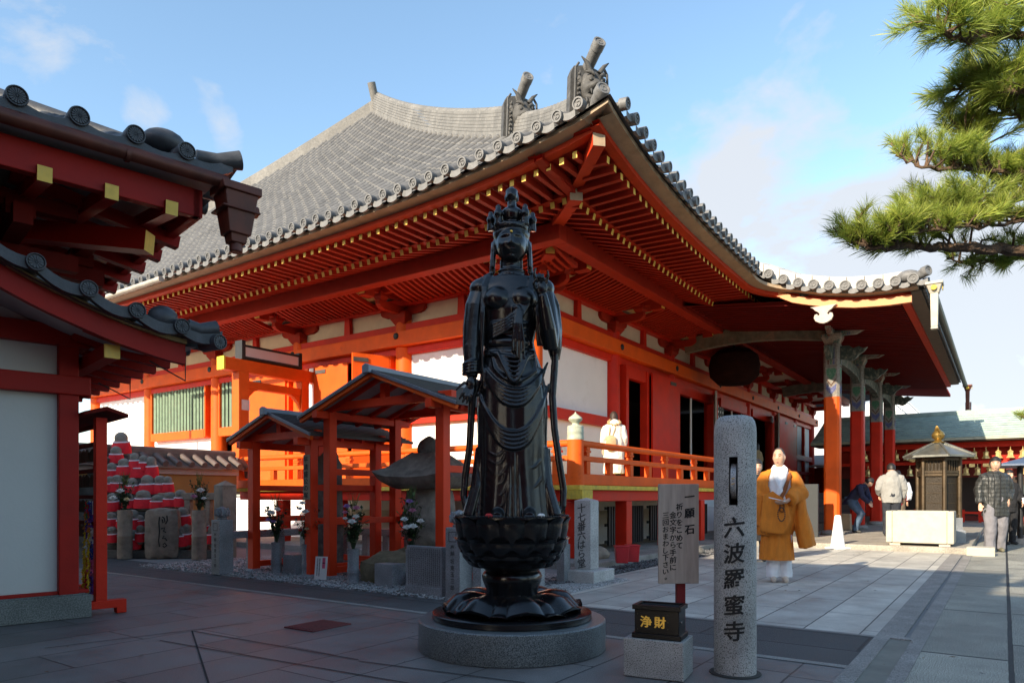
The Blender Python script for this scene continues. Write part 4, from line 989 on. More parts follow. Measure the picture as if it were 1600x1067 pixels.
for i, x in enumerate(KC):
    c = MB(); s = .175
    def oct_(z): k = .05; return [(x-s+k, KY-s, z), (x+s-k, KY-s, z), (x+s, KY-s+k, z), (x+s, KY+s-k, z), (x+s-k, KY+s, z), (x-s+k, KY+s, z), (x-s, KY+s-k, z), (x-s, KY-s+k, z)]
    c.loft([oct_(.22), oct_(3.44)], 0, True, False)
    col = c.build('porch_column', VERM if i == 0 else VERM_R, HALL)
    c = MB(); s = .178; c.loft([oct_(3.44), oct_(4.72)], 0, True, False)
    for fx, fy in ((-1, 0), (0, -1)):                                    # painted bands on the two faces towards the court
        ax = Vector((0, -1, 0)) if fx else Vector((1, 0, 0)); o = Vector((x, KY, 0))+Vector((fx, fy, 0))*.180
        def sh(poly, mi): c.prism(poly, o, ax, (0, 0, 1), .003, mi)
        for k in range(3): sh([(-.085+.062*k, 4.22), (-.05+.062*k, 4.22), (-.05+.062*k, 4.62), (-.085+.062*k, 4.62)], (3, 1, 2)[k])
        sh([(-.10, 3.98), (-.11, 4.09), (-.07, 4.13), (.07, 4.13), (.11, 4.09), (.10, 3.98), (.05, 3.90), (0, 3.84), (-.05, 3.90)], 1); sh([(-.12, 3.86), (-.085, 3.86), (0, 3.74), (.085, 3.86), (.12, 3.86), (0, 3.69)], 3)
        sh([(-.11, 3.62), (-.12, 3.76), (-.06, 3.70), (0, 3.66), (.06, 3.70), (.12, 3.76), (.11, 3.62), (0, 3.49)], 2)
        for k in range(9): sh([(-.12+.028*k, 4.16+.008*(k % 3)), (-.105+.028*k, 4.16), (-.108+.028*k, 4.20)], 3)
    c.build('painted_column_top', (CREAMP, PGREEN, PBLUE, PBRN), col)
    b = MB(); b.lathe([(.26, .10), (.28, .14), (.24, .20), (.20, .225)], 20, (x, KY, 0)); b.build('plinth', KERB, col)
    t = MB(); t.tbox((x, KY, 4.72), (.30, .30), (.44, .44), .16); t.cbox((x, KY, 4.92), (.44, .44, .09))
    t.prism([(-.62, .14), (-.60, .05), (-.40, -.04), (.40, -.04), (.60, .05), (.62, .14)], (x, KY+.06, 4.97), (1, 0, 0), (0, 0, 1), .12)
    t.prism([(-.72, .14), (-.74, .05), (-.52, -.05), (.40, -.04), (.60, .05), (.62, .14)], (x-.06, KY, 4.97), (0, 1, 0), (0, 0, 1), .12)
    for dx in (-.5, 0, .5): t.cbox((x+dx, KY, 5.16), (.2, .2, .1))
    # carved noses
    def nose(ax, L_): t.prism([(0, 0), (.12, -.02), (.24, -.07), (.34, -.03), (.42, .06), (.52, .12), (.60, .22), (.50, .20), (.42, .26), (.30, .22), (.2, .30), (.0, .30)], Vector((x, KY, 4.36))+Vector(ax)*.17-Vector(ax).cross(Vector((0, 0, 1)))*.06, ax, (0, 0, 1), .12, 1)
    nose((0, -1, 0), .5)
    if i == 0: nose((-1, 0, 0), .5)
    t.build('porch_bracket', (PAINT, GREENP), HALL, bevel=.006)
bm = MB()
for a, b in zip(KC, KC[1:]):
    n = 8; P = [(0, 0)]
    L_ = b-a-.35; poly = [(0, -.08)]+[(L_*k/n, .02+.05*math.sin(PI*k/n)) for k in range(1, n)]+[(L_, -.08), (L_, .32), (0, .32)]
    bm.prism(poly, (a+.175, KY+.09, 4.30), (1, 0, 0), (0, 0, 1), .18)
bm.box(KX0+.25, KX1-.25, KY-.09, KY+.09, 5.21, 5.40); bm.build('rainbow_beam', GREENP, HALL, bevel=.01)
for x in (KC[0], KC[-1]):
    e = MB(); n = 12
    for k in range(n):
        f = lambda t: (x, -.25+t*(KY+.42), 5.12+.02*t+.16*math.sin(PI*t)-.10*t)
        e.beam(f(k/n), f((k+1)/n+.01), .20, .40-.05*abs(k/n-.5))
    e.build('tie_beam', mat('faded_patterned_beam', (.12, .11, .08), .8, .35, 5, .1, 30, stain=(4, .5, (.25, .14, .10), .7)) if 'faded_patterned_beam' not in bpy.data.materials else bpy.data.materials['faded_patterned_beam'], HALL, bevel=.008)
# lantern hung in the porch, its brown darkened to match the shade around it
dl = MB(); dl.lathe([(.02, 5.3), (.45, 5.25), (.66, 5.08), (.72, 4.8), (.68, 4.5), (.46, 4.28), (.02, 4.24)], 24, (9.0, -1.0, 0)); dl.cyl((9.0, -1.0, 5.1), (9.0, -1.0, 5.4), .03)
dl.build('porch_lantern', mat('shade_brown', (.022, .007, .005), .9, .3, 5, spec=.1), HALL)
# rain hoppers at the ends of the porch gutter
def hopper(x, y, z, big):
    h = MB(); h.tbox((x, y, z), (.15, .15), (.27, .25), .16); h.cbox((x, y, z+.18), (.31, .29, .05)); h.tbox((x, y, z-.62), (.11, .11), (.16, .13), .62); h.tbox((x, y, z-.66), (.14, .12), (.11, .11), .04)
    h.cyl((x-.135, y, z+.09), (x-.15, y, z+.09), .05, n=12, mi=1); h.cyl((x, y-.125, z+.09), (x, y-.14, z+.09), .05, n=12, mi=1)
    return h.build('rain_spout', (mat('pale_zinc', (.40, .36, .29), .6, .15, 6) if big else COPPER, GOLDY), HALL, bevel=.008)
hopper(KX0+.02, KV-.22, kz(KV)-.33, True); hopper(KX1, KV-.22, kz(KV)-.38, False)
g = MB(); g.cyl((KX0+.1, KV-.16, kz(KV)-.16), (KX1, KV-.16, kz(KV)-.20), .07, n=10); g.build('porch_gutter', mat('dark_green_copper', (.05, .07, .06), .6, .3, 8), HALL)
# dark screen and step of the porch
ds = MB(); ds.box(5.9, 6.0, -3.9, -2.5, .10, 1.32); ds.build('dark_screen', mat('charcoal_board', (.028, .032, .034), .7, .15, 6), HALL, bevel=.01)
sp = MB()
for k in range(5): sp.box(7.6, 17.2, -3.4+.28*k, -2.2, .1+.21*k, .1+.21*(k+1))
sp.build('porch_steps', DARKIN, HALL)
# ================================================================ small two-roofed hall close on the left
LD = Vector((.722, .692)); LRZ = math.atan2(LD.y, LD.x); LO = Vector((-3.65, 6.12))
SH = thing('shrine_building', 'small dark red shrine with white wall and two tiers of dark tiled eaves, close by', 'shrine', (LO.x, LO.y, 0), LRZ)
WX, WY = -4.6, 4.2                                                       # plan: x from WX to 0, y from 0 to WY
b = MB(); b.box(WX, .0, 0, WY, 0, .195); b.box(WX, -.03, .03, WY-.03, .195, .205); b.build('stone_base', granite('greenish_base_stone', (.20, .21, .19), (.09, .10, .09), scale=90, rough=.85), SH, bevel=.01)
b = MB(); b.box(WX+.1, -.12, .12, WY-.1, .2, 2.6); b.build('wall', mat('greyish_plaster', (.52, .53, .49), .85, .03, 2., .05, 40, stain=(1.1, .6, (.44, .46, .45), .5)), SH)
for x in (-.16, -1.9, -3.3, WX+.2): MB().box(x-.075, x+.075, .05, .20, .2, 2.55).build('post', SHRINE_RED, SH, bevel=.008)
for y in (1.6, 3.0, WY-.2): MB().box(-.235, -.085, y-.075, y+.075, .2, 2.55).build('post', SHRINE_RED, SH, bevel=.008)
b = MB()
for z0, z1, o in ((1.915, 2.075, .02), (2.33, 2.50, .03), (.2, .235, .085)):
    MB().box(WX+.1, .0, o, .12, z0, z1).build('wall_beam', SHRINE_RED, SH, bevel=.008); MB().box(-.12, -.0-o*.2, .121, WY-.1, z0, z1).build('wall_beam', SHRINE_RED, SH, bevel=.008)
# lower roof: its verge faces us and sweeps down to the right
def lz(s): return PLI([(-5.2, 3.6), (-2.4, 3.6), (-1.2, 3.03), (-.54, 2.715), (-.03, 2.535), (.42, 2.43), (.70, 2.415), (1.0, 2.44)], s)
def lzs(s): return (lz(s-.12)+2*lz(s)+lz(s+.12))/4
r = MB(); r.grid(lambda a, c: Vector((-2.4+a*3.08, -.85+c*(WY+1.7), lzs(-2.4+a*3.3)-.05)), 26, 12); r.grid(lambda a, c: Vector((-2.4-a*3.1, -.85+c*(WY+1.7), lzs(-2.4+a*3.1)-.05)), 20, 4)
rb = r
for y in [-.55+.33*i for i in range(15)]: tile_row(lambda t, y=y: (.66-t*3.0, y, lzs(.66-t*3.0)-.02), .075, .3)
r.build('lower_roof', TILE_D, SH, sharp=50)
def kiku(mb, c, nrm, r, petals=16):
    nrm = Vector(nrm).normalized(); up = Vector((0, 0, 1)); ax = up.cross(nrm).normalized(); up = nrm.cross(ax); c = Vector(c)
    M = Matrix(((ax.x, up.x, nrm.x), (ax.y, up.y, nrm.y), (ax.z, up.z, nrm.z)))
    mb.lathe([(r*.97, -.22), (r, -.02), (r, 0), (r*.95, .012), (r*.86, .012), (r*.82, -.004), (.001, -.004)], 24, c, 0, False, M)
    for k in range(petals):
        a = 2*PI*(k+.5)/petals; w = PI/petals*.78
        pts = [(r*.14, a-w*.5), (r*.70, a-w), (r*.78, a), (r*.70, a+w), (r*.14, a+w*.5)]
        vs = [c+M @ Vector((q*math.cos(t), q*math.sin(t), -.003)) for q, t in pts]+[c+M @ Vector((q*math.cos(t)*.97, q*math.sin(t)*.97, .008)) for q, t in pts]
        mb.add(vs, [(i, (i+1) % 5, 5+(i+1) % 5, 5+i) for i in range(5)]+[(5, 6, 7, 8, 9)], 0)
    mb.sphere(c, r*.13, 8, 6)
e = MB()
for i, s in enumerate([.44-.335*k for k in range(9)]):
    kiku(e, (s, -.92, lzs(s)+.0), (0, -1, 0), .064, 12)
    rings = []
    n = 6; vs = []
    for k in range(n+1):
        t = s+.335*k/n; sag = -.045*math.sin(PI*k/n); z = lzs(t)+sag
        for dz in (.03, -.055): vs.append((t, -.90, z+dz))
        for dz in (-.055, .03): vs.append((t, -.84, z+dz))
    e.add(vs, [(k*4+j, k*4+(j+1) % 4, k*4+4+(j+1) % 4, k*4+4+j) for k in range(n) for j in range(4)], 0)
e.tube([(.50, -.86, 2.46), (.60, -.86, 2.44), (.74, -.86, 2.475)], [.055, .055, .065], 12); kiku(e, (.74, -.93, 2.35), (.25, -1, 0), .065, 12); e.sphere((.33, -.80, lzs(.33)+.05), (.12, .1, .10), 12, 8)
for y in [-.5+.33*i for i in range(15)]: kiku(e, (.99, y, lzs(.9)-.0), (1, 0, 0), .07, 8) if i < 0 else e.cyl((.60, y, 2.41), (.75, y, 2.41), .07, n=12)
e.build('verge_tiles', TILE_D, SH, sharp=40)
bb = MB(); bt = MB(); n = 24
for k in range(n):
    s0, s1 = -2.4+k*2.92/n, -2.4+(k+1)*2.92/n
    def slab(m, y0, y1, o0, o1): m.add([(s0, y0, lzs(s0)+o0), (s0, y1, lzs(s0)+o0), (s0, y1, lzs(s0)+o1), (s0, y0, lzs(s0)+o1), (s1, y0, lzs(s1)+o0), (s1, y1, lzs(s1)+o0), (s1, y1, lzs(s1)+o1), (s1, y0, lzs(s1)+o1)], [(0,1,2,3),(4,7,6,5),(0,4,5,1),(1,5,6,2),(2,6,7,3),(3,7,4,0)])
    slab(bt, -.80, -.60, -.105, -.07); slab(bb, -.76, -.69, -.27, -.107)
bt.build('verge_board', mat('dull_gold_board', (.30, .22, .09), .7, .2, 6), SH); bb.build('bargeboard', SHRINE_RED, SH)
for k in range(13):
    y = -.45+.4*k; u = MB()
    for a in range(6):
        s0, s1 = -.15+a*.128, -.15+(a+1)*.128
        u.beam((s0, y, lzs(s0)-.155), (s1, y, lzs(s1)-.155), .075, .09)
    u.build('rafter', SHRINE_RED, SH)
u = MB(); u.grid(lambda a, c: Vector((-1.6+a*2.24, -.68+c*(WY+1.3), lzs(-1.6+a*2.5)-.105)), 16, 4); u.build('soffit', mat('pale_soffit_board', (.42, .38, .36), .85, .1, 4), SH)
for s in (.0, -1.0): m = MB(); m.box(s-.055, s+.055, -.62, WY, lzs(s)-.375, lzs(s)-.27); m.box(s-.057, s+.057, -.635, -.615, lzs(s)-.377, lzs(s)-.268, 1); m.build('purlin', (SHRINE_RED, YELLOW), SH)
# eave hangers
for y in (-.35, 1.3):
    hg = MB(); hg.tube([(.66, y, 2.33), (.66, y, 2.08), (.36, y, 2.22)], .007, 6); hg.build('chain_hook', BLACKM, SH)
# upper storey and roof
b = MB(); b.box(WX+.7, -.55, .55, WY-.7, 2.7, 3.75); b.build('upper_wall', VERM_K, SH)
def uz(x, y):
    d = min(x-(WX-.9), .9-x, y+.9, WY+.9-y); d = max(0, d); cr = 0
    for cx in (WX-.9, .9):
        for cy in (-.9, WY+.9): cr += .10*math.exp(-(abs(x-cx)+abs(y-cy))/.35)
    return 3.76+.40*d+.03*d*d+cr
up = MB(); up.grid(lambda a, c: Vector((WX-.9+a*(1.8-WX), -.9+c*(WY+1.8), uz(WX-.9+a*(1.8-WX), -.9+c*(WY+1.8)))), 44, 40)
rb = up
for x in [.45-.38*k for k in range(14)]:
    dm = min(.9-x, x-(WX-.9), (WY+1.8)/2)
    if dm > .3: tile_row(lambda t, x=x, dm=dm: (x, -.9+t*dm, uz(x, -.9+t*dm)+.03), .08, .3)
for y in [-.45+.38*k for k in range(15)]:
    dm = min(y+.9, WY+.9-y, (1.8-WX)/2)
    if dm > .3: tile_row(lambda t, y=y, dm=dm: (.9-t*dm, y, uz(.9-t*dm, y)+.03), .08, .3)
up.tube([(.5, -.5, uz(.5, -.5)+.02), (-.4, .4, uz(-.4, .4)+.06), (-1.6, 1.6, uz(-1.6, 1.6)+.1)], [.08, .10, .12], 10)
up.build('upper_roof', TILE_D, SH, sharp=50)
e = MB()
for k in range(14):
    x = .45-.38*k; kiku(e, (x, -1.0, 3.84), (0, -1, -.05), .071)
    vs = []; n = 6
    for q in range(n+1):
        t = x+.38*q/n; z = 3.80-.05*math.sin(PI*q/n)+(.06*max(0, t-.5)/.3 if t > .5 else 0)
        for dz in (.03, -.07): vs.append((t, -.985, z+dz))
        for dz in (-.07, .03): vs.append((t, -.90, z+dz))
    e.add(vs, [(q*4+j, q*4+(j+1) % 4, q*4+4+(j+1) % 4, q*4+4+j) for q in range(n) for j in range(4)])
e.tube([(.56, -.9, 3.86), (.72, -.93, 3.87), (.90, -.97, 3.92)], [.06, .062, .08], 14)
e.sphere((.36, -.74, 3.97), (.17, .14, .10), 16, 10)
e.build('eave_tiles', TILE_D, SH, sharp=40)
e = MB()
for k in range(14): y = -.4+.38*k; e.cyl((.78, y, 3.82), (.96, y, 3.82), .075, n=12)
e.build('side_eave_tiles', TILE_D, SH, sharp=40)
g = MB(); g.cyl((WX-.9, -.98, 3.66), (.78, -.98, 3.69), .055, n=14); g.cyl((.0, -.98, 3.675), (.03, -.98, 3.675), .06, n=14)
gt = g.build('copper_gutter', COPPER, SH)
h = MB(); h.tbox((.87, -.95, 3.27), (.19, .19), (.28, .27), .34); h.cbox((.87, -.95, 3.64), (.33, .31, .07)); h.tbox((.87, -.95, 3.20), (.13, .13), (.15, .15), .08); h.cyl((.87, -.95, 3.13), (.87, -.95, 3.22), .055, n=14); h.cyl((.99, -.95, 3.52), (1.06, -.95, 3.52), .05, n=12); h.box(.71, 1.03, -1.09, -.81, 3.455, 3.475)
h.build('rain_hopper', COPPER, gt, bevel=.008)
f = MB(); f.box(WX-.7, .62, -.82, -.74, 3.40, 3.63); f.box(.56, .64, -.82, WY+.7, 3.40, 3.63); f.build('fascia', SHRINE_RED, SH, bevel=.006)
f = MB(); f.box(WX-.8, .72, -.88, WY+.8, 3.68, 3.72); f.build('soffit', mat('grey_soffit_board', (.30, .28, .27), .85, .1, 4), SH)
for k in range(9):
    x = .38-.44*k; m = MB(); m.beam((x, .6, 3.58), (x, -.86, 3.40), .095, .11, 0, endmi=1); m.build('tail_rafter', (SHRINE_RED, YELLOW), SH)
for k in range(8):
    y = -.1+.5*k; m = MB(); m.beam((-.6, y, 3.62), (.68, y, 3.38), .09, .11, 0, endmi=1 if k % 2 else 0); m.build('tail_rafter', (SHRINE_RED, YELLOW), SH)
m = MB(); m.beam((-.9, .9, 3.42), (.36, -.36, 3.24), .15, .17, 0, endmi=1); m.build('corner_beam', (SHRINE_RED, YELLOW), SH)
m = MB()
for k in range(4):
    x = -.55-1.1*k; m.beam((x, .55, 3.25), (x, -.35, 3.25), .13, .16); m.beam((x-.4, -.15, 3.40), (x+.4, -.15, 3.40), .11, .12); m.cbox((x, -.15, 3.32), (.2, .2, .12))
    m.beam((x-.5, .3, 3.1), (x+.5, .3, 3.1), .12, .14)
for y in (.9, 2.0, 3.1): m.beam((-.6, y, 3.25), (.30, y, 3.18), .12, .15); m.cbox((.1, y, 3.32), (.2, .2, .12)); m.beam((.1, y-.4, 3.40), (.1, y+.4, 3.40), .11, .12)
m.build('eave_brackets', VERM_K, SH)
tp = MB(); tp.lathe([(.5, 4.9), (.45, 5.3), (.4, 5.5), (.2, 5.6), (.25, 5.8), (.12, 6.0), (.01, 6.2)], 16, (WX/2, WY/2, 0)); tp.build('roof_finial', TILE_D, SH)

# two unseen halls added behind the camera, roofs shaped to shade the forecourt
def gable(root, x0, x1, y0, y1, ze, zr, ov=.9, wallm=PLASTER, roofm=TILE_D):
    MB().box(x0, x1, y0, y1, 0, ze).build('wall', wallm, root)
    r = MB(); ym = (x0+x1)/2
    r.prism([(x0-ov, ze-.25), (ym, zr), (x1+ov, ze-.25), (x1+ov, ze-.05), (ym, zr+.22), (x0-ov, ze-.05)], (0, y0-ov, 0), (1, 0, 0), (0, 0, 1), -(y1-y0+2*ov)); r.build('roof', roofm, root)
    for y in (y0, (y0+y1)/2, y1): MB().box(x1-.05, x1+.12, y-.12, y+.12, 0, ze).build('post', VERM_K, root)
_p = hall(-16.5, 0)
OH = thing('long_shade_hall', 'long dark-roofed hall added unseen behind the viewer on the left for shade', 'building', (_p.x, _p.y, 0), HALL_RZ)
gable(OH, -2.3, 2.3, -4.6, 8.2, 5.6, 7.62, ov=.7, wallm=VERM_D)
RH = thing('rear_shade_hall', 'lower dark hall added unseen behind the viewer on the right for shade', 'building', (_p.x, _p.y, 0), HALL_RZ)  # unseen, added to shade the right of the forecourt
gable(RH, -2.3, 2.3, -22, -5.92, 4.6, 6.45, ov=.6, wallm=VERM_D)

# ---------------------------------------------------------------- plaque rack with prayer plaques and paper cranes
nv = Vector((-LD.y, LD.x)); r0 = Vector((-3.665, 6.27))
def rk(t, o=0): return (r0.x+nv.x*t+LD.x*o, r0.y+nv.y*t+LD.y*o)
SHRINE_RED = VERM_R
RK = thing('plaque_rack', 'tall red wooden rack with a small roof board, beside the white-walled shrine', 'rack', (r0.x, r0.y, 0), LRZ)
m = MB(); m.box(-.045, .045, -.05, .04, .1, 1.74); m.build('post', SHRINE_RED, RK, bevel=.004); m = MB(); m.box(-.045, .045, 1.36, 1.45, .1, 1.74); m.build('post', SHRINE_RED, RK, bevel=.004)
for y in (-.005, 1.405):
    m = MB(); m.prism([(-.20, 0), (-.12, 0), (-.12, .05), (.12, .05), (.12, 0), (.20, 0), (.20, .12), (-.20, .12)], (0, y+.05, .0), (1, 0, 0), (0, 0, 1), .10); m.build('foot', SHRINE_RED, RK, bevel=.004)
m = MB(); m.prism([(-.17, 0), (0, .05), (.17, 0), (.17, .03), (0, .085), (-.17, .03)], (0, 1.62, 1.74), (1, 0, 0), (0, 0, 1), 1.84); m.build('roof_board', VERM_K, RK)
m = MB()
for z in (1.66, 1.50, 1.26, 1.02, .78): m.box(-.02, .02, .041, 1.36, z, z+.035)
m.build('rail', VERM_K, RK)
EMA = mat('aged_plaque_wood', (.055, .03, .018), .8, .3, 9)
e0 = None
for zi, z in enumerate((1.49, 1.25, 1.01, .77)):
    for k in range(8):
        x = .03+.006*(k % 3); y = .14+.155*k
        if e0 is None:
            e = MB(); e.prism([(-.07, -.12), (.07, -.12), (.075, -.03), (0, .005), (-.075, -.03)], (0, 0, 0), (0, 1, 0), (0, 0, 1), .012)
            e0 = e.build('prayer_plaque', EMA, None); o = e0
        else: o = e0.copy(); COL.objects.link(o)
        p = rk(y, x); o.location = (p[0], p[1], z); o.rotation_euler = (0, 0, LRZ+.05*((k*7+zi*3) % 5-2))
        tag(o, 'dark wooden prayer plaque hanging on the red rack beside the shrine', 'plaque', 'prayer plaques hung on the rack')
cols = {'blue': (.03, .06, .30), 'green': (.05, .22, .06), 'red': (.5, .02, .02), 'yellow': (.7, .48, .02), 'white': (.7, .68, .62), 'purple': (.12, .04, .25), 'pink': (.6, .12, .25), 'orange': (.6, .2, .02)}
CM = {k: mat(k+'_paper', c, .8, .15, 30) for k, c in cols.items()}
seqs = [['green', 'blue', 'purple', 'white', 'orange', 'red'], ['red', 'orange', 'yellow', 'yellow', 'yellow', 'yellow'], ['blue', 'purple', 'white', 'blue', 'pink', 'purple']]
rnd = random.Random(8)
for gi, (t, o_, lab) in enumerate(((.34, -.02, 'string of paper cranes in green and blue hanging on the rack'), (.26, -.02, 'yellow and red string of paper cranes at the rack end'), (.17, -.02, 'string of blue, purple and white paper cranes nearest the red post'))):
    p = rk(t, o_); mb = MB(); keys = list(cols)
    for s in range(8):
        ox, oy = rnd.uniform(-.055, .055), rnd.uniform(-.055, .055)
        for k in range(40):
            z = .98-k*.021; c = seqs[gi][min(5, int(k/40*6+rnd.random()*.8))]; sp = 1+.8*k/40
            x, y = ox*sp+rnd.uniform(-.006, .006), oy*sp+rnd.uniform(-.006, .006); a = rnd.random()*6.28
            w = .020; dx, dy = math.cos(a)*w, math.sin(a)*w
            mb.add([(x, y, z+.022), (x+dx, y+dy, z-.004), (x-dy*.4, y+dx*.4, z), (x-dx, y-dy, z-.004), (x+dy*.4, y-dx*.4, z), (x, y, z-.012)], [(0,1,2),(0,2,3),(0,3,4),(0,4,1),(5,2,1),(5,3,2),(5,4,3),(5,1,4)], keys.index(c))
    if gi == 1:
        for s in range(5): x = -.03+.015*s; mb.tube([(x, 0, .75), (x*1.1, .005, .5), (x*1.4, 0, .22)], .008, 5, keys.index('yellow'), flat=.4)
    mb.tube([(0, 0, 1.0), (0, 0, .88)], .004, 5, keys.index('white'))
    o = mb.build('paper_crane_string', [CM[k] for k in keys], None, (p[0], p[1], 0), 0); tag(o, lab, 'paper cranes', 'paper crane strings on the rack')
# ================================================================ bronze statue on its lotus
SY = 4.95
ST = thing('bodhisattva_statue', 'tall black bronze standing bodhisattva statue on a lotus pedestal', 'statue', (0, SY, .203), 0)
def X(px): return (px-800)/222.4
def Z(py): return 1.05+(774.2-py)/222.4-.203                              # height above the granite plinth
RNG = [(Z(436), -.005, .17, .105), (Z(450), 0, .235, .125), (Z(470), 0, .225, .150), (Z(490), 0, .205, .155), (Z(510), -.01, .185, .145), (Z(535), -.018, .172, .135), (Z(552), -.015, .185, .148), (Z(580), -.003, .215, .168), (Z(610), 0, .238, .178), (Z(640), .0, .246, .182), (Z(680), .0, .243, .18), (Z(720), .0, .245, .178), (Z(760), .002, .258, .18), (Z(790), .003, .275, .19), (Z(809), .004, .285, .2)]
def ringat(z):
    if z >= RNG[0][0]: return RNG[0][1:]
    for a, b in zip(RNG, RNG[1:]):
        if z >= b[0]:
            t = (a[0]-z)/(a[0]-b[0]); return tuple(a[i]+(b[i]-a[i])*t for i in (1, 2, 3))
    return RNG[-1][1:]
def fy(x, z, off=0):
    cx, rx, ry = ringat(z); q = max(0, 1-((x-cx)/rx)**2); return -ry*math.sqrt(q)-off
b = MB()
rings = []; NZ = 90
for i in range(NZ+1):
    z = RNG[0][0]+(RNG[-1][0]-RNG[0][0])*i/NZ; cx, rx, ry = ringat(z); low = max(0, min(1, (Z(556)-z)/.25)); lw2 = max(0, min(1, (Z(690)-z)/.4))
    ring = []
    for k in range(96):
        a = 2*PI*k/96; fr = max(0, -math.sin(a))
        m = 1+low*.018*math.sin(11*a+1.5*z)+low*.012*math.sin(17*a-2)+lw2*.03*math.sin(9*a+.6)*(1-.5*fr)
        # the robe sinks between the two legs
        m -= lw2*.045*math.exp(-((a-1.5*PI-.02)/.16)**2)
        if z < Z(600): m += lw2*.03*(math.exp(-((a-1.5*PI+.45)/.22)**2)+math.exp(-((a-1.5*PI-.45)/.22)**2))
        ring.append((cx+rx*m*math.cos(a), ry*m*math.sin(a), z))
    rings.append(ring)
b.loft(rings)
# chest, belly
for x in (778, 817): b.sphere((X(x), -.100, Z(474)), (.095, .075, .085), 24, 16)
b.sphere((X(796), -.10, Z(512)), (.14, .058, .03), 20, 10); b.sphere((X(796), -.095, Z(524)), (.135, .052, .025), 20, 10); b.sphere((X(795), -.10, Z(541)), (.145, .06, .05), 20, 12)
b.tube([(0, .01, Z(445)), (-.005, 0, Z(428)), (-.005, -.005, Z(405))], [.105, .083, .080], 20)
for z, r in ((432, .092), (426, .088), (437, .10)): b.tube([(-.005+r*math.cos(a), -.003+r*.92*math.sin(a), Z(z)) for a in [2*PI*k/24 for k in range(25)]], .009, 8)
# shoulders and arms
b.sphere((X(752), .01, Z(452)), (.085, .09, .075), 18, 12); b.sphere((X(848), .01, Z(452)), (.085, .09, .075), 18, 12)
b.tube([(X(754), .01, Z(450)), (X(745), 0, Z(480)), (X(741), -.01, Z(515)), (X(738), -.035, Z(548))], [.075, .083, .080, .066], 18)     # arm on the left of the picture
b.tube([(X(738), -.035, Z(545)), (X(737), -.06, Z(572)), (X(739), -.075, Z(592))], [.066, .050, .038], 16)
for k, y in enumerate((570, 575, 580, 585)): b.tube([(X(737.5)+.058*math.cos(a), -.06+.058*math.sin(a), Z(y)+.01*math.cos(a)) for a in [2*PI*q/20 for q in range(21)]], .010, 8)
b.tube([(X(847), .01, Z(452)), (X(855), -.01, Z(490)), (X(860), -.035, Z(525)), (X(860), -.06, Z(545))], [.078, .07, .064, .055], 18)     # the raised arm
b.tube([(X(860), -.06, Z(546)), (X(855), -.13, Z(520)), (X(849), -.175, Z(490)), (X(846), -.19, Z(473))], [.056, .054, .042, .032], 16)
# hanging hand
b.sphere((X(737), -.085, Z(602)), (.036, .024, .05), 14, 10)
for (x0, y0), (x1, y1), (x2, y2), r in (((731, 608), (725, 617), (719, 627), .0125), ((734, 611), (729, 622), (724, 632), .0125), ((738, 612), (734, 623), (730, 634), .012), ((741, 610), (739, 621), (736, 630), .0105), ((728, 600), (721, 606), (714, 613), .0115)):
    b.tube([(X(x0), -.09, Z(y0)), (X(x1), -.105, Z(y1)), (X(x2), -.10, Z(y2))], [r, r*.95, r*.6], 8)
# raised hand, palm to the front: index and little finger up, the middle two folded to the thumb
b.sphere((X(844), -.20, Z(463)), (.042, .022, .052), 14, 10)
for pts, r in (((( 836, 454, -.205), (833, 444, -.215), (835, 434, -.22)), .0115), (((841, 453, -.205), (840, 444, -.232), (840, 451, -.25)), .0115), (((846, 453, -.205), (846, 445, -.23), (845, 452, -.248)), .0115), (((851, 456, -.205), (854, 446, -.215), (853, 438, -.222)), .0100), (((835, 466, -.21), (832, 458, -.238), (837, 452, -.25)), .0120)):
    b.tube([(X(x), y, Z(z)) for x, z, y in pts], [r, r*.95, r*.7], 8)
# shawl over both shoulders and arms: cloth tubes with soft running folds
def strand(pts, r, n=8): b.tube([(x if abs(x) < 5 else X(x), y, Z(z)) for x, z, y in pts], r, n)
def cloth(path, n=40, folds=7, amp=.07, ph=0., flat=.85):
    P_ = [(Vector((X(x), y, Z(z))), r) for x, z, y, r in path]; rings = []; m_ = 26
    for i in range(m_):
        t = i/(m_-1)*(len(P_)-1); k = min(int(t), len(P_)-2); f = t-k; f = f*f*(3-2*f); c = P_[k][0].lerp(P_[k+1][0], f); r = P_[k][1]*(1-f)+P_[k+1][1]*f
        d = (P_[k+1][0]-P_[k][0]).normalized(); ax = Vector((1, 0, 0)); ax = (ax-d*ax.dot(d)).normalized(); ay = d.cross(ax)
        env = math.sin(PI*min(1, .15+i/(m_-1)))**.5 if i < m_-1 else .3
        rings.append([c+ax*(r*(1+amp*env*math.sin(folds*q+ph+2.2*t))*math.cos(q))+ay*(r*flat*(1+amp*env*math.sin(folds*q+ph+2.2*t))*math.sin(q)) for q in [2*PI*j/n for j in range(n)]])
    b.loft(rings)
cloth([(772, 436, -.02, .050), (756, 449, .0, .070), (746, 478, -.005, .079), (742, 515, -.015, .075), (740, 545, -.035, .064), (744, 575, -.06, .040)], 48, 7, .06, .4)
cloth([(826, 436, -.01, .050), (845, 449, .01, .072), (857, 480, .02, .078), (864, 515, .02, .064), (867, 545, .02, .05), (868, 562, .02, .030)], 48, 7, .06, 1.0)
for k in range(3):
    f = k/2; strand([(766-5*f, 436, -.055), (760-5*f, 455, -.098), (757-4*f, 495, -.115), (755-2*f, 535, -.11), (755, 575, -.11), (757+2*f, 612, -.115)], [.009, .010, .010, .009, .009, .008])
for k in range(3):
    f = k/2; strand([(826+5*f, 436, -.055), (833+5*f, 455, -.095), (838+6*f, 500, -.10), (840+6*f, 545, -.09)], [.012, .014, .014, .010])
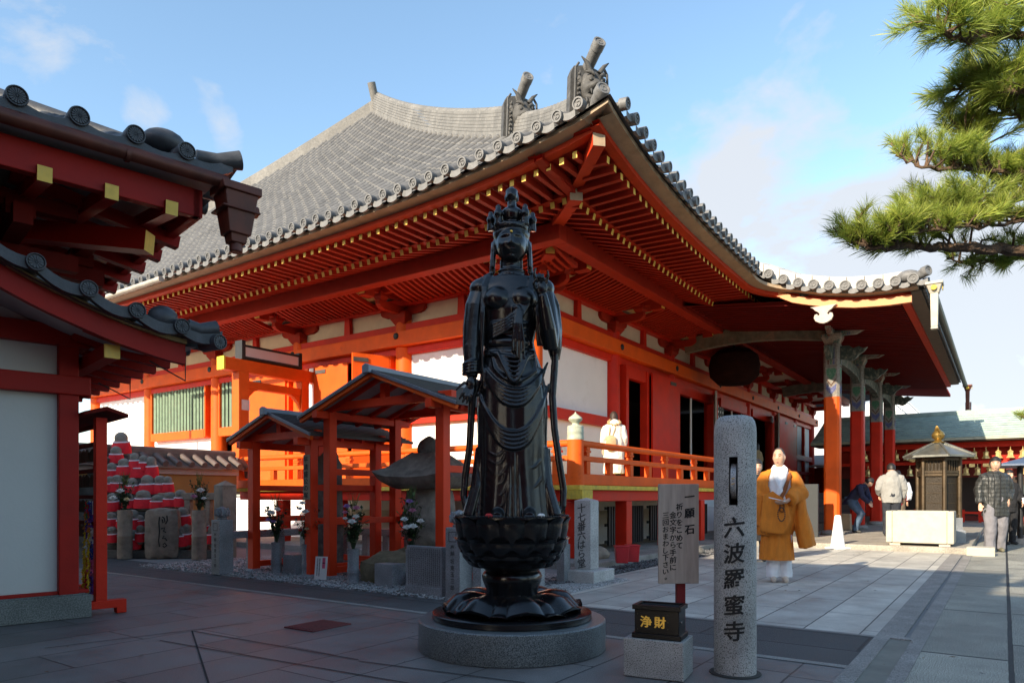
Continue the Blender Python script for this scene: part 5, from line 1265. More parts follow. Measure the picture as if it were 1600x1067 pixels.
# sash from the left shoulder to the right hip, its hanging end
for k in range(5):
    o = 5*k; strand([(757+k*.4, 518+o, fy(X(759), Z(525), -.01)), (772, 515+o, -.155), (790, 508+o*.9, -.17), (808+k, 495+o*.8, -.160), (823+k*1.6, 470+o*.4, -.145), (827+k*2.0, 440, -.09)], [.008, .0095, .010, .010, .009, .008])
for k in range(4):
    x = 803+3.6*k; strand([(808+2.2*k, 486+3*k, -.168), (x+1, 515, -.182), (x+2.2*(k-1), 545, -.180), (x+1.6*(k-1), 558+7*(k % 3), -.182)], [.008, .0105, .0105, .006])
b.loft([[(X(x), y, Z(z)) for x, y in ((801, -.165), (807+w*.3, -.180), (813+w, -.176), (811+w, -.15), (802, -.14))] for z, w in ((488, 0), (520, 3), (550, 6), (568, 8))])
# waist band, apron and swags
def swag(xl, zl, xr, zr, xb, zb, off, r, pw=2.0, n=22):
    pts = []
    for i in range(n+1):
        t = -1+2*i/n; x = xl+(xr-xl)*(t+1)/2; base = zl+(zr-zl)*(t+1)/2; x += (xb-(xl+xr)/2)*(1-t*t); z = base+(zb-(zl+zr)/2)*(1-abs(t)**pw)
        pts.append((X(x), fy(X(x), Z(z), off), Z(z)))
    b.tube(pts, [r*.7]+[r]*(n-1)+[r*.7], 8)
for z in (551, 554, 558): swag(757, z, 836, z+1, 797, z+3, .008, .010)
for k in range(6): swag(768+2*k, 556, 834-2*k, 558, 803, 566+7.5*k, .018+.002*k, .0105, 1.7)
b.loft([[(X(x), fy(X(x), Z(z), o), Z(z)) for x, z, o in q] for q in (((768, 560, .0), (836, 562, .0), (836, 562, .012), (768, 560, .012)), ((772, 582, .0), (838, 584, .0), (838, 584, .02), (772, 582, .02)), ((786, 597, .0), (822, 597, .0), (822, 597, .022), (786, 597, .022)), ((802, 607, .0), (806, 607, .0), (806, 607, .02), (802, 607, .02)))])
for k in range(5): swag(747+k, 556+4*k, 856-k, 566+3*k, 803, 614+6.2*k, .008, .0105, 2.2)
for k in range(5): swag(745+k, 606+5*k, 857-k, 600+5*k, 804, 678+6.4*k, .008, .0100, 2.4)
for k, dz in enumerate((0, 13, 30, 43, 60, 76)): swag(758+k*.6, 700+dz*.9, 795-k*.3-(k%2)*4, 694+dz, 778+k, 713+dz, -.0015, .0068, 1.8+.3*(k%2), 14)
for k, dz in enumerate((10, 40)): swag(812, 706+dz*.9, 846, 702+dz, 830, 722+dz, -.003, .006, 2.0, 12)
for x, s in ((797, -1), (803, 0), (809, 1), (752, -2), (850, 2), (744, -3), (858, 3)): b.tube([(X(x), fy(X(x), Z(715), -.012), Z(700)), (X(x+s), fy(X(x+s), Z(760), -.006), Z(760)), (X(x+2.4*s), fy(X(x+2*s), Z(800), .0), Z(808))], [.008, .013, .018], 8)
# side scarves that swing out and curl in at the feet
for pts in (((749, 596, -.07), (739, 620, -.06), (737, 650, -.04), (734, 700, -.03), (727, 745, -.02), (725, 775, -.03), (729, 795, -.05), (742, 807, -.06)), ((868, 540, .0), (866, 580, .0), (863, 620, -.01), (866, 670, -.02), (873, 720, -.03), (880, 765, -.03), (879, 790, -.05), (868, 807, -.06))):
    b.tube([(X(x), y, Z(z)) for x, z, y in pts], [.024, .027, .027, .026, .026, .026, .024, .018], 10, flat=.62, flatdir=(0, 1, 0))
for s in (-1, 1): b.tube([(X(800+s*50), -.03, Z(700)), (X(800+s*54), -.06, Z(760)), (X(800+s*66), -.09, Z(806))], [.03, .045, .05], 10)
# feet
for x in (778, 826):
    b.tube([(X(x), -.12, Z(800)), (X(x), -.20, Z(803)), (X(x), -.25, Z(806))], [.045, .043, .034], 12)
    for k in range(5): q = X(x)+(-.032+.016*k); b.tube([(q, -.24, Z(806)), (q, -.285+.004*abs(k-1), Z(807.5))], [.011, .008], 7)
# head
def face(p, d):
    x, y, z = p.x, p.y, p.z
    if y < 0:
        g = lambda cx, cz, sx, sz: math.exp(-((x-cx)/sx)**2-((z-cz)/sz)**2)
        y -= .018*g(0, -.012, .014, .024)+.011*g(0, .022, .009, .035)+.010*g(-.016, -.022, .010, .009)+.010*g(.016, -.022, .010, .009)   # nose
        y += .014*(g(-.046, .020, .030, .013)+g(.046, .020, .030, .013))                                                              # eye hollows
        y -= .008*(g(-.046, .016, .024, .006)+g(.046, .016, .024, .006))
        y -= .008*(g(-.046, .048, .038, .009)+g(.046, .048, .038, .009))                                                              # brows
        y -= .013*g(0, -.055, .026, .007)+.014*g(0, -.071, .020, .008); y += .012*g(0, -.063, .03, .004)+.008*g(0, -.043, .014, .006)
        y -= .018*g(0, -.100, .030, .018); y += .01*g(0, -.083, .03, .007)
        y -= .008*(g(-.055, -.03, .03, .03)+g(.055, -.03, .03, .03))
    k = 1-.20*max(0, -z/.138)**2.2; return Vector((x*k, y*(1-.05*max(0, -z/.138)), z))
HC_ = Vector((X(799), -.035, Z(388)))
b.sphere(HC_, (.108, .125, .138), 56, 44, 0, face)
b.sphere((HC_.x, HC_.y+.030, Z(369)), (.131, .124, .098), 32, 20)
b.sphere((HC_.x, HC_.y+.03, HC_.z+.03), (.122, .118, .13), 24, 16)
for i in range(26):
    a = PI*(.02+.96*i/25); b.tube([(HC_.x+.118*math.cos(a), HC_.y-.112*math.sin(a)+.012, Z(367)+.028*math.sin(a)*.6), (HC_.x+.128*math.cos(a), HC_.y-.12*math.sin(a)+.02, Z(359)+.01)], .006, 6)
for s in (-1, 1):
    b.tube([(HC_.x+s*.114, -.02, HC_.z+.045), (HC_.x+s*.124, -.015, HC_.z-.01), (HC_.x+s*.126, -.02, HC_.z-.07), (HC_.x+s*.128, -.025, HC_.z-.145)], [.012, .020, .016, .014], 10)
    b.tube([(HC_.x+s*.124, .0, HC_.z+.04), (HC_.x+s*.13, .01, HC_.z-.08), (HC_.x+s*.135, .02, HC_.z-.17), (HC_.x+s*.15, .01, HC_.z-.19)], [.018, .02, .02, .016], 10)
# crown of small heads and the buddha on top
def small(x, z, y, r):
    b.sphere((X(x), y, Z(z)), (r*.85, r*.9, r*1.1), 14, 12); b.sphere((X(x), y+.004, Z(z)+r*1.25), r*.55, 10, 8); b.tube([(X(x), y, Z(z)-r*.7), (X(x)*.97, y+.01, Z(z)-r*2.1)], [r*.7, r*.95], 10); b.sphere((X(x), y-r*.85, Z(z)-.1*r), (r*.2, r*.25, r*.35), 6, 5)
for x, z, y, r in ((767, 346, -.02, .034), (779, 342, -.085, .036), (820, 341, -.085, .036), (832, 347, -.02, .034), (789, 338, .06, .03), (811, 338, .06, .03), (774, 340, .05, .03), (825, 340, .05, .03)): small(x, z, y, r)
b.lathe([(.055, 0), (.07, .02), (.078, .05), (.078, .075), (.055, .098), (.03, .11)], 24, (X(800), -.02, Z(351)))
b.tube([(X(800), -.02, Z(330)), (X(799.5), -.025, Z(318))], [.034, .030], 12); b.sphere((X(799.5), -.03, Z(309)), (.040, .042, .048), 20, 16, 0, lambda p, d: Vector((p.x, p.y-(.010*math.exp(-(p.x/.007)**2-((p.z+.003)/.012)**2) if p.y < 0 else 0), p.z))); b.sphere((X(799.5), -.02, Z(302.5)), (.044, .044, .026), 18, 10); b.sphere((X(799.5), -.015, Z(298)), .022, 12, 8)
for s in (-1, 1): b.sphere((X(799.5)+s*.041, -.02, Z(312)), (.008, .014, .03), 8, 8)
fig = b.build('figure', BRONZE, ST); bake(fig, .0058, 2, .35)
g = MB(); g.sphere((HC_.x, HC_.y-.128, HC_.z+.058), .010, 12, 8); g.build('forehead_jewel', GOLDL, fig)

# lotus bowl of overlapping petals
def petal(mb, th, prof, w, bulge, n=8, m=10, tip=.35, zb=0):
    """prof: (r, z) from root to tip; w: half-angle at its widest"""
    vs = []
    for j in range(m+1):
        t = j/m; k = t*(len(prof)-1); i = min(int(k), len(prof)-2); f = k-i
        r = prof[i][0]*(1-f)+prof[i+1][0]*f; z = prof[i][1]*(1-f)+prof[i+1][1]*f
        ww = w*(1 if t < 1-tip else math.sqrt(max(0.0, 1-((t-(1-tip))/tip)**2))*.97+.03)
        for q in range(n+1):
            s = -1+2*q/n; bl = bulge*(1-s*s)*math.sin(PI*min(1, t*.9+.1)); a = th+s*ww
            vs.append(((r+bl)*math.cos(a), (r+bl)*math.sin(a), z+zb*((1-abs(s)**2.2)-.55)*math.sin(PI*min(1, t*.85+.12))))
    fs = [(j*(n+1)+q, j*(n+1)+q+1, (j+1)*(n+1)+q+1, (j+1)*(n+1)+q) for j in range(m) for q in range(n)]
    b0 = len(vs); c = Vector((math.cos(th), math.sin(th), 0))*.012
    vs2 = [Vector(v)-c for v in vs]
    mb.add(list(map(Vector, vs))+vs2, fs+[tuple(b0+i for i in f[::-1]) for f in fs], 0, True)
def Zl(z): return z-.203
lb = MB(); lb.lathe([(.20, Zl(.545)), (.23, Zl(.56)), (.29, Zl(.62)), (.325, Zl(.70)), (.352, Zl(.80)), (.372, Zl(.885)), (.395, Zl(.892)), (.395, Zl(.905)), (.385, Zl(.908)), (.001, Zl(.908))], 48)
NP = 14
for row, prof in enumerate((((.20, .55), (.25, .555), (.285, .570), (.30, .585), (.335, .608)), ((.24, .57), (.30, .592), (.328, .625), (.338, .648), (.374, .672)), ((.27, .60), (.335, .645), (.362, .70), (.372, .735), (.412, .762)), ((.30, .64), (.355, .72), (.376, .82), (.386, .870), (.418, .906)))):
    for k in range(NP): petal(lb, 2*PI*(k+.5*(row % 2))/NP, [(r, Zl(z)) for r, z in prof], PI/NP*1.0, .020, 10, 16, .42)
for k in range(110): a = 2*PI*k/110; lb.sphere((.393*math.cos(a), .393*math.sin(a), Zl(.912)), .006, 6, 5)
lb.build('lotus_bowl', BRONZE, ST, sharp=50)
nk = MB(); nk.lathe([(.17, Zl(.335)), (.205, Zl(.34)), (.205, Zl(.352)), (.178, Zl(.362)), (.182, Zl(.40)), (.205, Zl(.455)), (.212, Zl(.49)), (.200, Zl(.515)), (.185, Zl(.53)), (.205, Zl(.545)), (.21, Zl(.56)), (.1, Zl(.565))], 48); nk.build('pedestal_neck', BRONZE, ST, sharp=50)
bl = MB(); bl.lathe([(.44, Zl(.240)), (.44, Zl(.25)), (.36, Zl(.30)), (.24, Zl(.335)), (.17, Zl(.34))], 48)
for row, (w, up_, off) in enumerate(((PI/8*.93, .006, 0), (PI/8*.62, -.022, .5))):
    for k in range(8): petal(bl, 2*PI*(k+off)/8+.2, [(.19, Zl(.350+up_)), (.29, Zl(.362+up_)), (.39, Zl(.338+up_)), (.45, Zl(.283+up_)), (.478, Zl(.265)), (.50, Zl(.305+up_))], w, .006, 14, 18, .30, .065)
bl.build('lotus_base', BRONZE, ST, sharp=50)
dk = MB(); dk.lathe([(.545, Zl(.204)), (.556, Zl(.207)), (.556, Zl(.243)), (.548, Zl(.249)), (.3, Zl(.25))], 72); dk.build('base_disc', BRONZE, ST, sharp=40)
gp = MB(); gp.lathe([(.650, 0), (.652, .003), (.652, .192), (.644, .200), (.01, .203)], 96); o = gp.build('granite_plinth', GRAN_D, None, (0, SY, 0), 0, sharp=40); tag(o, 'round dark polished granite plinth under the black bronze statue', 'plinth')
for px, col, lab, r in ((766, (.5, .02, .02), 'small red offering lying at the statue feet', .02), (843, (.75, .75, .75), 'small white offering paper lying beside the statue feet', .02)):
    mb = MB(); mb.rock((0, 0, .012), (r*1.3, r*.7, .012), 3, .3, 10, 8); o = mb.build('offering', mat('offering_%d' % px, col, .6), None, (X(px), SY-.30, .908), .4); tag(o, lab, 'offering')
# ================================================================ shelters over the memorial stones
RCP = HALL_RZ
SLATE = mat('dark_shingle', (.030, .026, .026), .6, .3, 7, .2, 60, stain=(4, .6, (.07, .065, .06), .6))
ZINC = mat('zinc_edging', (.20, .22, .25), .5, .15, 6, metal=.3)
GREYB = mat('grey_underboard', (.30, .26, .25), .85, .12, 4)
def shelter(name, label, u0, v0, v1, dep, ztie, vc, half, zr, ze, uf, ub):
    o = hall(u0, vc); root = thing(name, label, 'shelter', (o.x, o.y, 0), HALL_RZ, None); L_ = []
    a, b = v0-vc, v1-vc                                                  # local y of the two posts
    for x, y in ((0, a), (0, b), (dep, a), (dep, b)):
        MB().box(x-.06, x+.06, y-.06, y+.06, .03, ztie-.0).build('post', SHELT, root, bevel=.005)
        MB().tbox((x, y, 0), (.22, .22), (.18, .18), .035).build('footing', GRAN_M, root)
    m = MB()
    for x in (0, dep): m.box(x-.045, x+.045, b-.16, a+.16, ztie+.001, ztie+.10); m.box(x-.04, x+.04, -.045, .045, ztie+.101, zr-.14)
    for y in (a, b): m.box(-.25, dep+.25, y-.045, y+.045, ztie-.10, ztie-.005)
    m.build('tie_beam', SHELT, root, bevel=.005)
    for z in (.10, .68): MB().box(dep-.03, dep+.03, b+.061, a-.061, z, z+.08).build('back_rail', SHELT, root, bevel=.004)
    for y in (a, b):
        for z in (.06, .68, ztie*.62): MB().box(.061, dep-.061, y-.03, y+.03, z, z+.08).build('side_rail', SHELT, root, bevel=.004)
    xf, xb = uf-u0, ub-u0; L_ = half; sl = (zr-ze)/half
    for s in (-1, 1):
        r = MB(); nseg = 12
        for k in range(nseg):                                            # shingle courses lapping down the slope
            y0, y1 = s*half*k/nseg, s*half*(k+1)/nseg*1.004; z0, z1 = zr-sl*abs(y0), zr-sl*abs(y1)
            r.add([(xf, y0, z0-.012), (xb, y0, z0-.012), (xb, y1, z1+.002), (xf, y1, z1+.002), (xf, y0, z0-.04), (xb, y0, z0-.04), (xb, y1, z1-.035), (xf, y1, z1-.035)], [(0,1,2,3),(7,6,5,4),(0,4,5,1),(1,5,6,2),(2,6,7,3),(3,7,4,0)])
        r.build('roof_slope', SLATE, root)
        m = MB(); p0, p1 = (xf+.03, 0, zr-.062), (xf+.03, s*(half-.02), ze-.062)
        m.beam(p0, p1, .05, .045); m.build('bargeboard', VERM, root)
        m = MB(); m.beam((xf-.012, 0, zr-.012), (xf-.012, s*half, ze-.012), .02, .022); m.beam((xf-.008, 0, zr-.034), (xf-.008, s*half, ze-.034), .02, .010); m.build('zinc_edge', ZINC, root)
        m = MB(); m.add([(xf+.05, 0, zr-.045), (xb-.05, 0, zr-.045), (xb-.05, s*half*.96, zr-.045-sl*half*.96), (xf+.05, s*half*.96, zr-.045-sl*half*.96)], [(0, 1, 2, 3)]); m.build('underboard', GREYB, root)
        m = MB(); n = max(3, int((xb-xf)/.33))
        for k in range(n): x = xf+.2+(xb-xf-.4)*k/(n-1); m.beam((x, s*.03, zr-.075), (x, s*half*.94, zr-.075-sl*half*.94), .05, .05)
        m.build('rafters', VERM_R, root)
    m = MB(); m.box(xf-.03, xb+.02, -.05, .05, zr-.02, zr+.035); m.prism([(-.055, -.055), (.055, -.055), (.055, .03), (0, .055), (-.055, .03)], (xf-.03, 0, zr), (0, -1, 0), (0, 0, 1), .05); m.build('ridge_cap', ZINC, root, bevel=.004)
    return root
shelter('small_shelter', 'lower small red-posted shelter with dark gabled roof, sheltering a dark stele', -5.40, 1.19, -.03, 1.14, 1.80, .60, .885, 2.17, 1.84, -5.62, -3.75)
shelter('small_shelter', 'taller red-posted shelter with dark gabled roof over the old stone pagoda', -5.38, -.37, -2.25, 1.17, 2.12, -1.345, 1.30, 2.53, 2.06, -5.62, -3.8)
def put(mb, name, m, u, v, label, cat, group=None, z=0, rz=0, **k):
    p = hall(u, v); o = mb.build(name, m, None, (p.x, p.y, z), HALL_RZ+rz, **k); return tag(o, label, cat, group)
# dark stele
m = MB(); m.rock((0, 0, .82), (.12, .22, .88), 4, .10, 22, 20, sq=.55); put(m, 'stele', STONE_D, -4.85, .28, 'tall narrow dark stele standing under the lower red shelter', 'stone stele', z=.0)
# stone pagoda
p = hall(-4.65, -1.40); PG = thing('stone_pagoda', 'old weathered stone pagoda with broad four-sided cap and a round knob', 'stone pagoda', (p.x, p.y, 0), HALL_RZ+.15)
m = MB(); m.rock((0, 0, .78), (.31, .31, .47), 7, .07, 28, 20, sq=.25); m.build('body', STONE_O, PG)
m = MB(); prof = [(.50, 1.14), (.60, 1.19), (.66, 1.28), (.50, 1.38), (.32, 1.50), (.20, 1.58)]; rings = []
for r, z in prof:
    ring = []
    for k in range(48):
        a = 2*PI*k/48+PI/4; q = 1/max(abs(math.cos(a)), abs(math.sin(a))); c = q-1
        rr = r*.82*(q*.85+.15)
        ring.append((rr*math.cos(a), rr*math.sin(a), z+(c**2*.45 if z < 1.35 else c**2*.15)+.012*noise.noise(Vector((a*2, z*5, 1)))))
    rings.append(ring)
m.loft(rings); m.build('cap_stone', STONE_O, PG, sharp=50)
m = MB(); m.lathe([(.13, 1.57), (.155, 1.62), (.15, 1.68), (.12, 1.74), (.05, 1.79), (.01, 1.81)], 18); m.build('knob', STONE_D, PG)
m = MB(); m.rock((0, 0, .17), (.42, .58, .27), 11, .25, 26, 16); m.build('base_rock', mat('mossy_rock', (.17, .14, .085), .95, .35, 6, .6, 20, stain=(4, .5, (.11, .11, .03), .8)), PG)
m = MB(); m.rock((0, 0, .13), (.25, .48, .24), 21, .22, 24, 14); put(m, 'mossy_rock', bpy.data.materials['mossy_rock'], -5.25, -1.35, 'low mossy boulder in front of the old stone pagoda', 'rock')
m = MB(); m.rock((0, 0, .06), (.16, .25, .13), 23, .25, 20, 12); put(m, 'mossy_rock', STONE_D, -5.35, -1.95, 'low dark stone between the mossy boulder and the inscribed slab', 'rock')
# granite offering blocks
m = MB(); m.box(-.12, .12, -.13, .13, 0, .265); put(m, 'granite_block', GRAN_M, -5.30, .40, 'grey granite block between the two flower vases under the lower shelter', 'stone block', bevel=.006)
m = MB(); m.box(-.13, .13, -.145, .145, 0, .265); put(m, 'granite_block', GRAN_M, -5.50, -1.57, 'grey granite block before the mossy boulder under the taller shelter', 'stone block', bevel=.006)
# bamboo-shaped stone vases with flowers
LEAF = mat('dark_leaf', (.022, .045, .014), .6, .5, 20); LEAF2 = mat('fresh_leaf', (.06, .11, .02), .6, .4, 20)
PET = {'white': mat('white_petal', (.75, .75, .72), .7, .05), 'pink': mat('pink_petal', (.55, .22, .34), .7, .15), 'violet': mat('violet_petal', (.36, .2, .48), .7, .15), 'red': mat('red_berry', (.5, .03, .02), .5, .1), 'cream': mat('cream_petal', (.72, .6, .36), .7, .1)}
def leaf(mb, c, d, up, l, w, mi):
    d = d.normalized(); x = d.cross(up); x = x.normalized() if x.length > 1e-4 else Vector((1, 0, 0))
    mb.add([c, c+d*l*.5+x*w, c+d*l, c+d*l*.5-x*w], [(0, 1, 2, 3)], mi)
def bouquet(z0, h, spread, seed, flowers):
    """stems, leaves and blooms; returns meshes"""
    rnd = random.Random(seed); st = MB(); fl = {}
    for k in range(22):
        a = rnd.random()*6.28; s = spread*rnd.random()**.6; hh = h*(.45+.6*rnd.random()); tip = Vector((s*math.cos(a), s*math.sin(a), z0+hh))
        st.tube([(0, 0, z0-.05), tip*.5+Vector((0, 0, (z0+hh*.35)*.5)), tip], [.005, .004, .002], 5, 0)
        for j in range(16):
            t = .25+.75*rnd.random(); c = Vector((0, 0, z0))*(1-t)+tip*t; d = Vector((rnd.uniform(-1, 1), rnd.uniform(-1, 1), rnd.uniform(-.5, .9)))
            leaf(st, c, d, Vector((0, 0, 1)), .05+.04*rnd.random(), .011+.009*rnd.random(), 0 if rnd.random() < .8 else 1)
    for k in range(14):
        d = Vector((rnd.uniform(-.35, .35), rnd.uniform(-.3, .3), 1)); c = Vector((rnd.uniform(-.02, .02), rnd.uniform(-.02, .02), z0+h*.85))
        st.tube([c, c+d*.10, c+d*.22], [.004, .003, .001], 4, 1)
    for (x, y, z, r, col) in flowers:
        m = fl.setdefault(col, MB()); c = Vector((x, y, z)); n = 14
        for ring in range(3):
            for k in range(n):
                a = 2*PI*(k+.5*ring)/n; e = .15+.5*ring; d = Vector((math.cos(a)*math.cos(e), math.sin(a)*math.cos(e)*.8-.45, math.sin(e)*.8)).normalized()
                leaf(m, c, d, Vector((0, -1, .3)), r*(1-.15*ring), r*.17, 0)
        m.sphere(c, r*.35, 8, 6)
    return st, fl
def vase(px, py, label, z1, r, seed, flowers, h=.52, spread=.17, stone=None):
    p = G(px, py); root = thing('flower_vase', label, 'flower vase', (p.x, p.y, 0), 0, 'stone vases with flowers')
    m = MB(); q = z1/.43
    m.lathe([(r*1.02, 0), (r*1.05, .02*q), (r*.96, .05*q), (r*.95, .13*q), (r*1.04, .145*q), (r*.97, .16*q), (r*1.04, .175*q), (r*.94, .19*q), (r*.92, .36*q), (r*1.02, .42*q), (r*1.06, .43*q), (r*.85, .43*q), (r*.8, .38*q)], 22); m.build('vase', stone or GRAN_M, root, sharp=40)
    st, fl = bouquet(z1, h, spread, seed, flowers); st.build('foliage', (LEAF, LEAF2), root)
    for c, b in fl.items(): b.build('blooms', PET[c], root)
    return root
W_ = 'white'
vase(432, 895, 'bamboo-shaped stone vase with white flowers, leftmost under the lower red shelter', .42, .072, 1, [(-.01, -.16, .82, .06, W_), (.06, -.14, .86, .05, W_), (-.07, -.12, .72, .045, 'violet'), (.0, -.12, .70, .04, 'violet'), (-.12, -.1, .58, .03, 'red')])
vase(480, 900, 'bamboo-shaped stone vase with white flowers beside the post bearing the wooden plaque', .42, .072, 2, [(-.02, -.15, .95, .05, W_), (.02, -.15, .84, .055, W_), (-.05, -.14, .88, .045, W_), (-.06, -.1, .6, .03, 'red'), (.03, -.12, .62, .035, 'cream')])
vase(552, 912, 'bamboo-shaped stone vase with white and lilac flowers right of the taller shelter post', .42, .072, 3, [(-.04, -.15, .92, .05, 'violet'), (.07, -.15, .90, .055, 'pink'), (.02, -.16, .74, .06, W_), (.06, -.14, .80, .05, W_), (-.06, -.15, .78, .035, W_), (-.07, -.12, .85, .04, 'pink')])
vase(643, 918, 'bamboo-shaped stone vase of lilac and white flowers before the stone pagoda', .44, .07, 4, [(.0, -.15, .98, .05, 'violet'), (.03, -.14, .88, .05, 'pink'), (-.06, -.15, .78, .05, W_), (.04, -.16, .70, .06, W_), (-.03, -.16, .69, .055, W_), (.12, -.14, .76, .05, W_), (.0, -.14, .55, .03, 'red')], h=.6)
# leaning notice
p = G(500, 908); NB = thing('notice_board', 'small white notice with a pink panel leaning at the shelter post foot', 'notice', (p.x, p.y, .02), -.30)
m = MB(); m.box(-.083, .083, 0, .008, 0, .285); m.build('board', mat('white_notice_board', (.70, .68, .64), .6, .03), NB)
m = MB(); m.box(.018, .058, -.002, 0, .14, .27); m.build('pink_panel', mat('pink_print', (.62, .08, .16), .6), NB)
m = MB(); rnd = random.Random(4)
for cx in (-.05, -.02):
    z = .26
    while z > .05: h_ = .006+.006*rnd.random(); m.box(cx-.007, cx+.007, -.0015, 0, z-h_, z); z -= h_+.006
m.box(.02, .056, -.003, -.002, .20, .212); m.build('print', INK, NB); NB.rotation_euler = (-.12, 0, -.30)
# wooden name plaque on the front right post of the lower shelter
p = hall(-5.475, -.03); m = MB(); m.box(-.012, .012, -.055, .055, 1.0, 1.58); WP = put(m, 'wooden_plaque', mat('old_pine_plaque', (.30, .23, .15), .8, .2, 6, stretch=(4, 4, .7)), -5.475, -.03, 'narrow weathered wooden name plaque fixed to the red shelter post', 'plaque', bevel=.003)
m = MB(); write_v(m, '平清盛公の塚', (-.0135, 0, 1.51), (0, -1, 0), (0, 0, 1), .085, .091, .02); m.build('lettering', INK, WP)
# inscribed slab and engraved fence posts
m = MB(); m.box(-.05, .05, -.26, .26, 0, .10); m.box(-.035, .035, -.25, .25, .10, .52); SLB = put(m, 'inscribed_slab', GRAN_M, -5.86, -2.43, 'low granite slab densely engraved with columns of text beside the fence post', 'stone slab', bevel=.006)
m = MB(); rnd = random.Random(9)
for c in range(17):
    y = .215-.027*c; z = .495-(0 if c else .02)
    while z > .125:
        h_ = .014+.006*rnd.random()
        for q in range(3): a = rnd.uniform(-.008, .006); m.box(-.0365, -.0345, y+a, y+a+.004+.006*rnd.random(), z-h_*(.3*q+.25), z-h_*.3*q)
        m.box(-.0366, -.0345, y-.002, y+.001, z-h_, z); z -= h_+.006
m.build('inscription', CARVE, SLB)
def eng_post(u, v, label, h):
    p = hall(u, v); root = thing('engraved_post', label, 'stone post', (p.x, p.y, 0), HALL_RZ)
    m = MB(); m.box(-.105, .105, -.095, .095, 0, h); m.build('shaft', GRAN_M, root, bevel=.01)
    m = MB(); m.lathe([(.06, h), (.07, h+.02), (.05, h+.03), (.075, h+.05), (.092, h+.085), (.085, h+.12), (.06, h+.15), (.03, h+.168), (.005, h+.175)], 18)
    for k in range(9):
        a = 2*PI*k/9
        for zz, rr in ((h+.07, .088), (h+.105, .088), (h+.135, .072)): m.sphere((rr*math.cos(a+zz*40), rr*math.sin(a+zz*40), zz), (.018, .018, .024), 6, 5)
    m.build('bud_finial', GRAN_M, root)
    m = MB(); f = -.1065
    for y0, y1, z0, z1 in ((-.05, .05, h-.05, h-.043), (-.05, .05, h-.145, h-.138), (-.05, -.043, h-.145, h-.043), (.043, .05, h-.145, h-.043)): m.box(f, -.105, y0, y1, z0, z1)
    write_v(m, '奉納', (f, .0, h-.20), (0, -1, 0), (0, 0, 1), .055, .06, .02); write_v(m, '坂東玉三郎', (f, .0, h-.34), (0, -1, 0), (0, 0, 1), .055, .066, .02)
    m.build('engraving', CARVE, root)
eng_post(-5.84, -2.86, 'engraved granite fence post with bud finial right of the inscribed slab', .73)
eng_post(-5.90, 1.17, 'engraved granite fence post with bud finial left of the lower red shelter', .73)
def fence(name, label, pts, h, posts, rw=.16):
    p0 = pts[0]; p = hall(*p0); root = thing('stone_fence', label, 'stone fence', (p.x, p.y, 0), HALL_RZ)
    for (a, b) in zip(pts, pts[1:]):
        A = Vector((a[0]-p0[0], a[1]-p0[1], h-.05)); Bv = Vector((b[0]-p0[0], b[1]-p0[1], h-.05)); m = MB(); m.beam(A, Bv, rw, .10); m.build('rail', GRAN_M, root, bevel=.008)
        n = max(2, int((Bv-A).length/.42))
        for k in range(n+1):
            q = A+(Bv-A)*k/n; rz = 0
            MB().box(q.x-.055, q.x+.055, q.y-.055, q.y+.055, 0, h-.102).build('baluster', GRAN_M, root, bevel=.006)
fence('f', 'low granite fence closing the shelter plot on the left and back', [(-5.80, 1.33), (-3.95, 1.33), (-3.95, -2.98)], .56, None)
fence('f', 'low granite fence closing the shelter plot on its right side', [(-5.70, -2.98), (-3.95, -2.98)] if False else [(-5.70, -3.02), (-4.05, -3.02)], .56, None)
# number seventeen stone pillar
p = hall(-3.75, -3.18); P17 = thing('stone_pillar', 'square pale granite pillar engraved with a vertical line of brush characters', 'stone pillar', (p.x, p.y, 0), HALL_RZ)
m = MB(); m.box(-.27, .27, -.25, .25, 0, .15); m.build('base', GRAN, P17, bevel=.012)
m = MB(); m.box(-.105, .105, -.115, .115, .15, .99); m.add([(-.105, -.115, .99), (.105, -.115, .99), (.105, .115, .99), (-.105, .115, .99), (0, 0, 1.025)], [(0,1,4),(1,2,4),(2,3,4),(3,0,4)]); m.build('shaft', GRAN, P17, bevel=.008)
m = MB(); write_v(m, '十七番六はら堂', (-.1065, .01, .90), (0, -1, 0), (0, 0, 1), .12, .112, .022, brush=.9); m.build('engraving', CARVE, P17)
# red fire buckets
for i, (px, lab) in enumerate(((973, 'square red fire bucket on the ledge, the left one'), (990, 'square red fire bucket on the ledge, the right one'))):
    p = G(px, 880-i*2, .1); root = thing('fire_bucket', lab, 'bucket', (p.x, p.y+.1, .10), HALL_RZ+.6, 'red fire buckets')
    m = MB(); m.tbox((0, 0, 0), (.15, .16), (.18, .19), .24); m.tbox((0, 0, .225), (.195, .205), (.195, .205), .02); m.build('bucket', mat('red_bucket_plastic', (.45, .015, .02), .35, .08, 8) if not i else bpy.data.materials['red_bucket_plastic'], root, bevel=.008)
    m = MB(); m.box(-.0, .05, -.093, -.089, .12, .17); m.build('label', PLASTER, root)
# rocks by the screen under the veranda
m = MB(); m.rock((0, 0, .06), (.35, .2, .12), 31, .2, 20, 12); put(m, 'flat_stone', STONE_B, -1.9, -2.3, 'flat brown stone lying on the ledge under the veranda corner', 'rock', z=.1)
m = MB(); m.rock((0, 0, .05), (.14, .12, .09), 35, .2, 16, 10); put(m, 'flat_stone', STONE_D, .85, -2.9, 'dark round stone on the gravel beyond the sign board', 'rock')

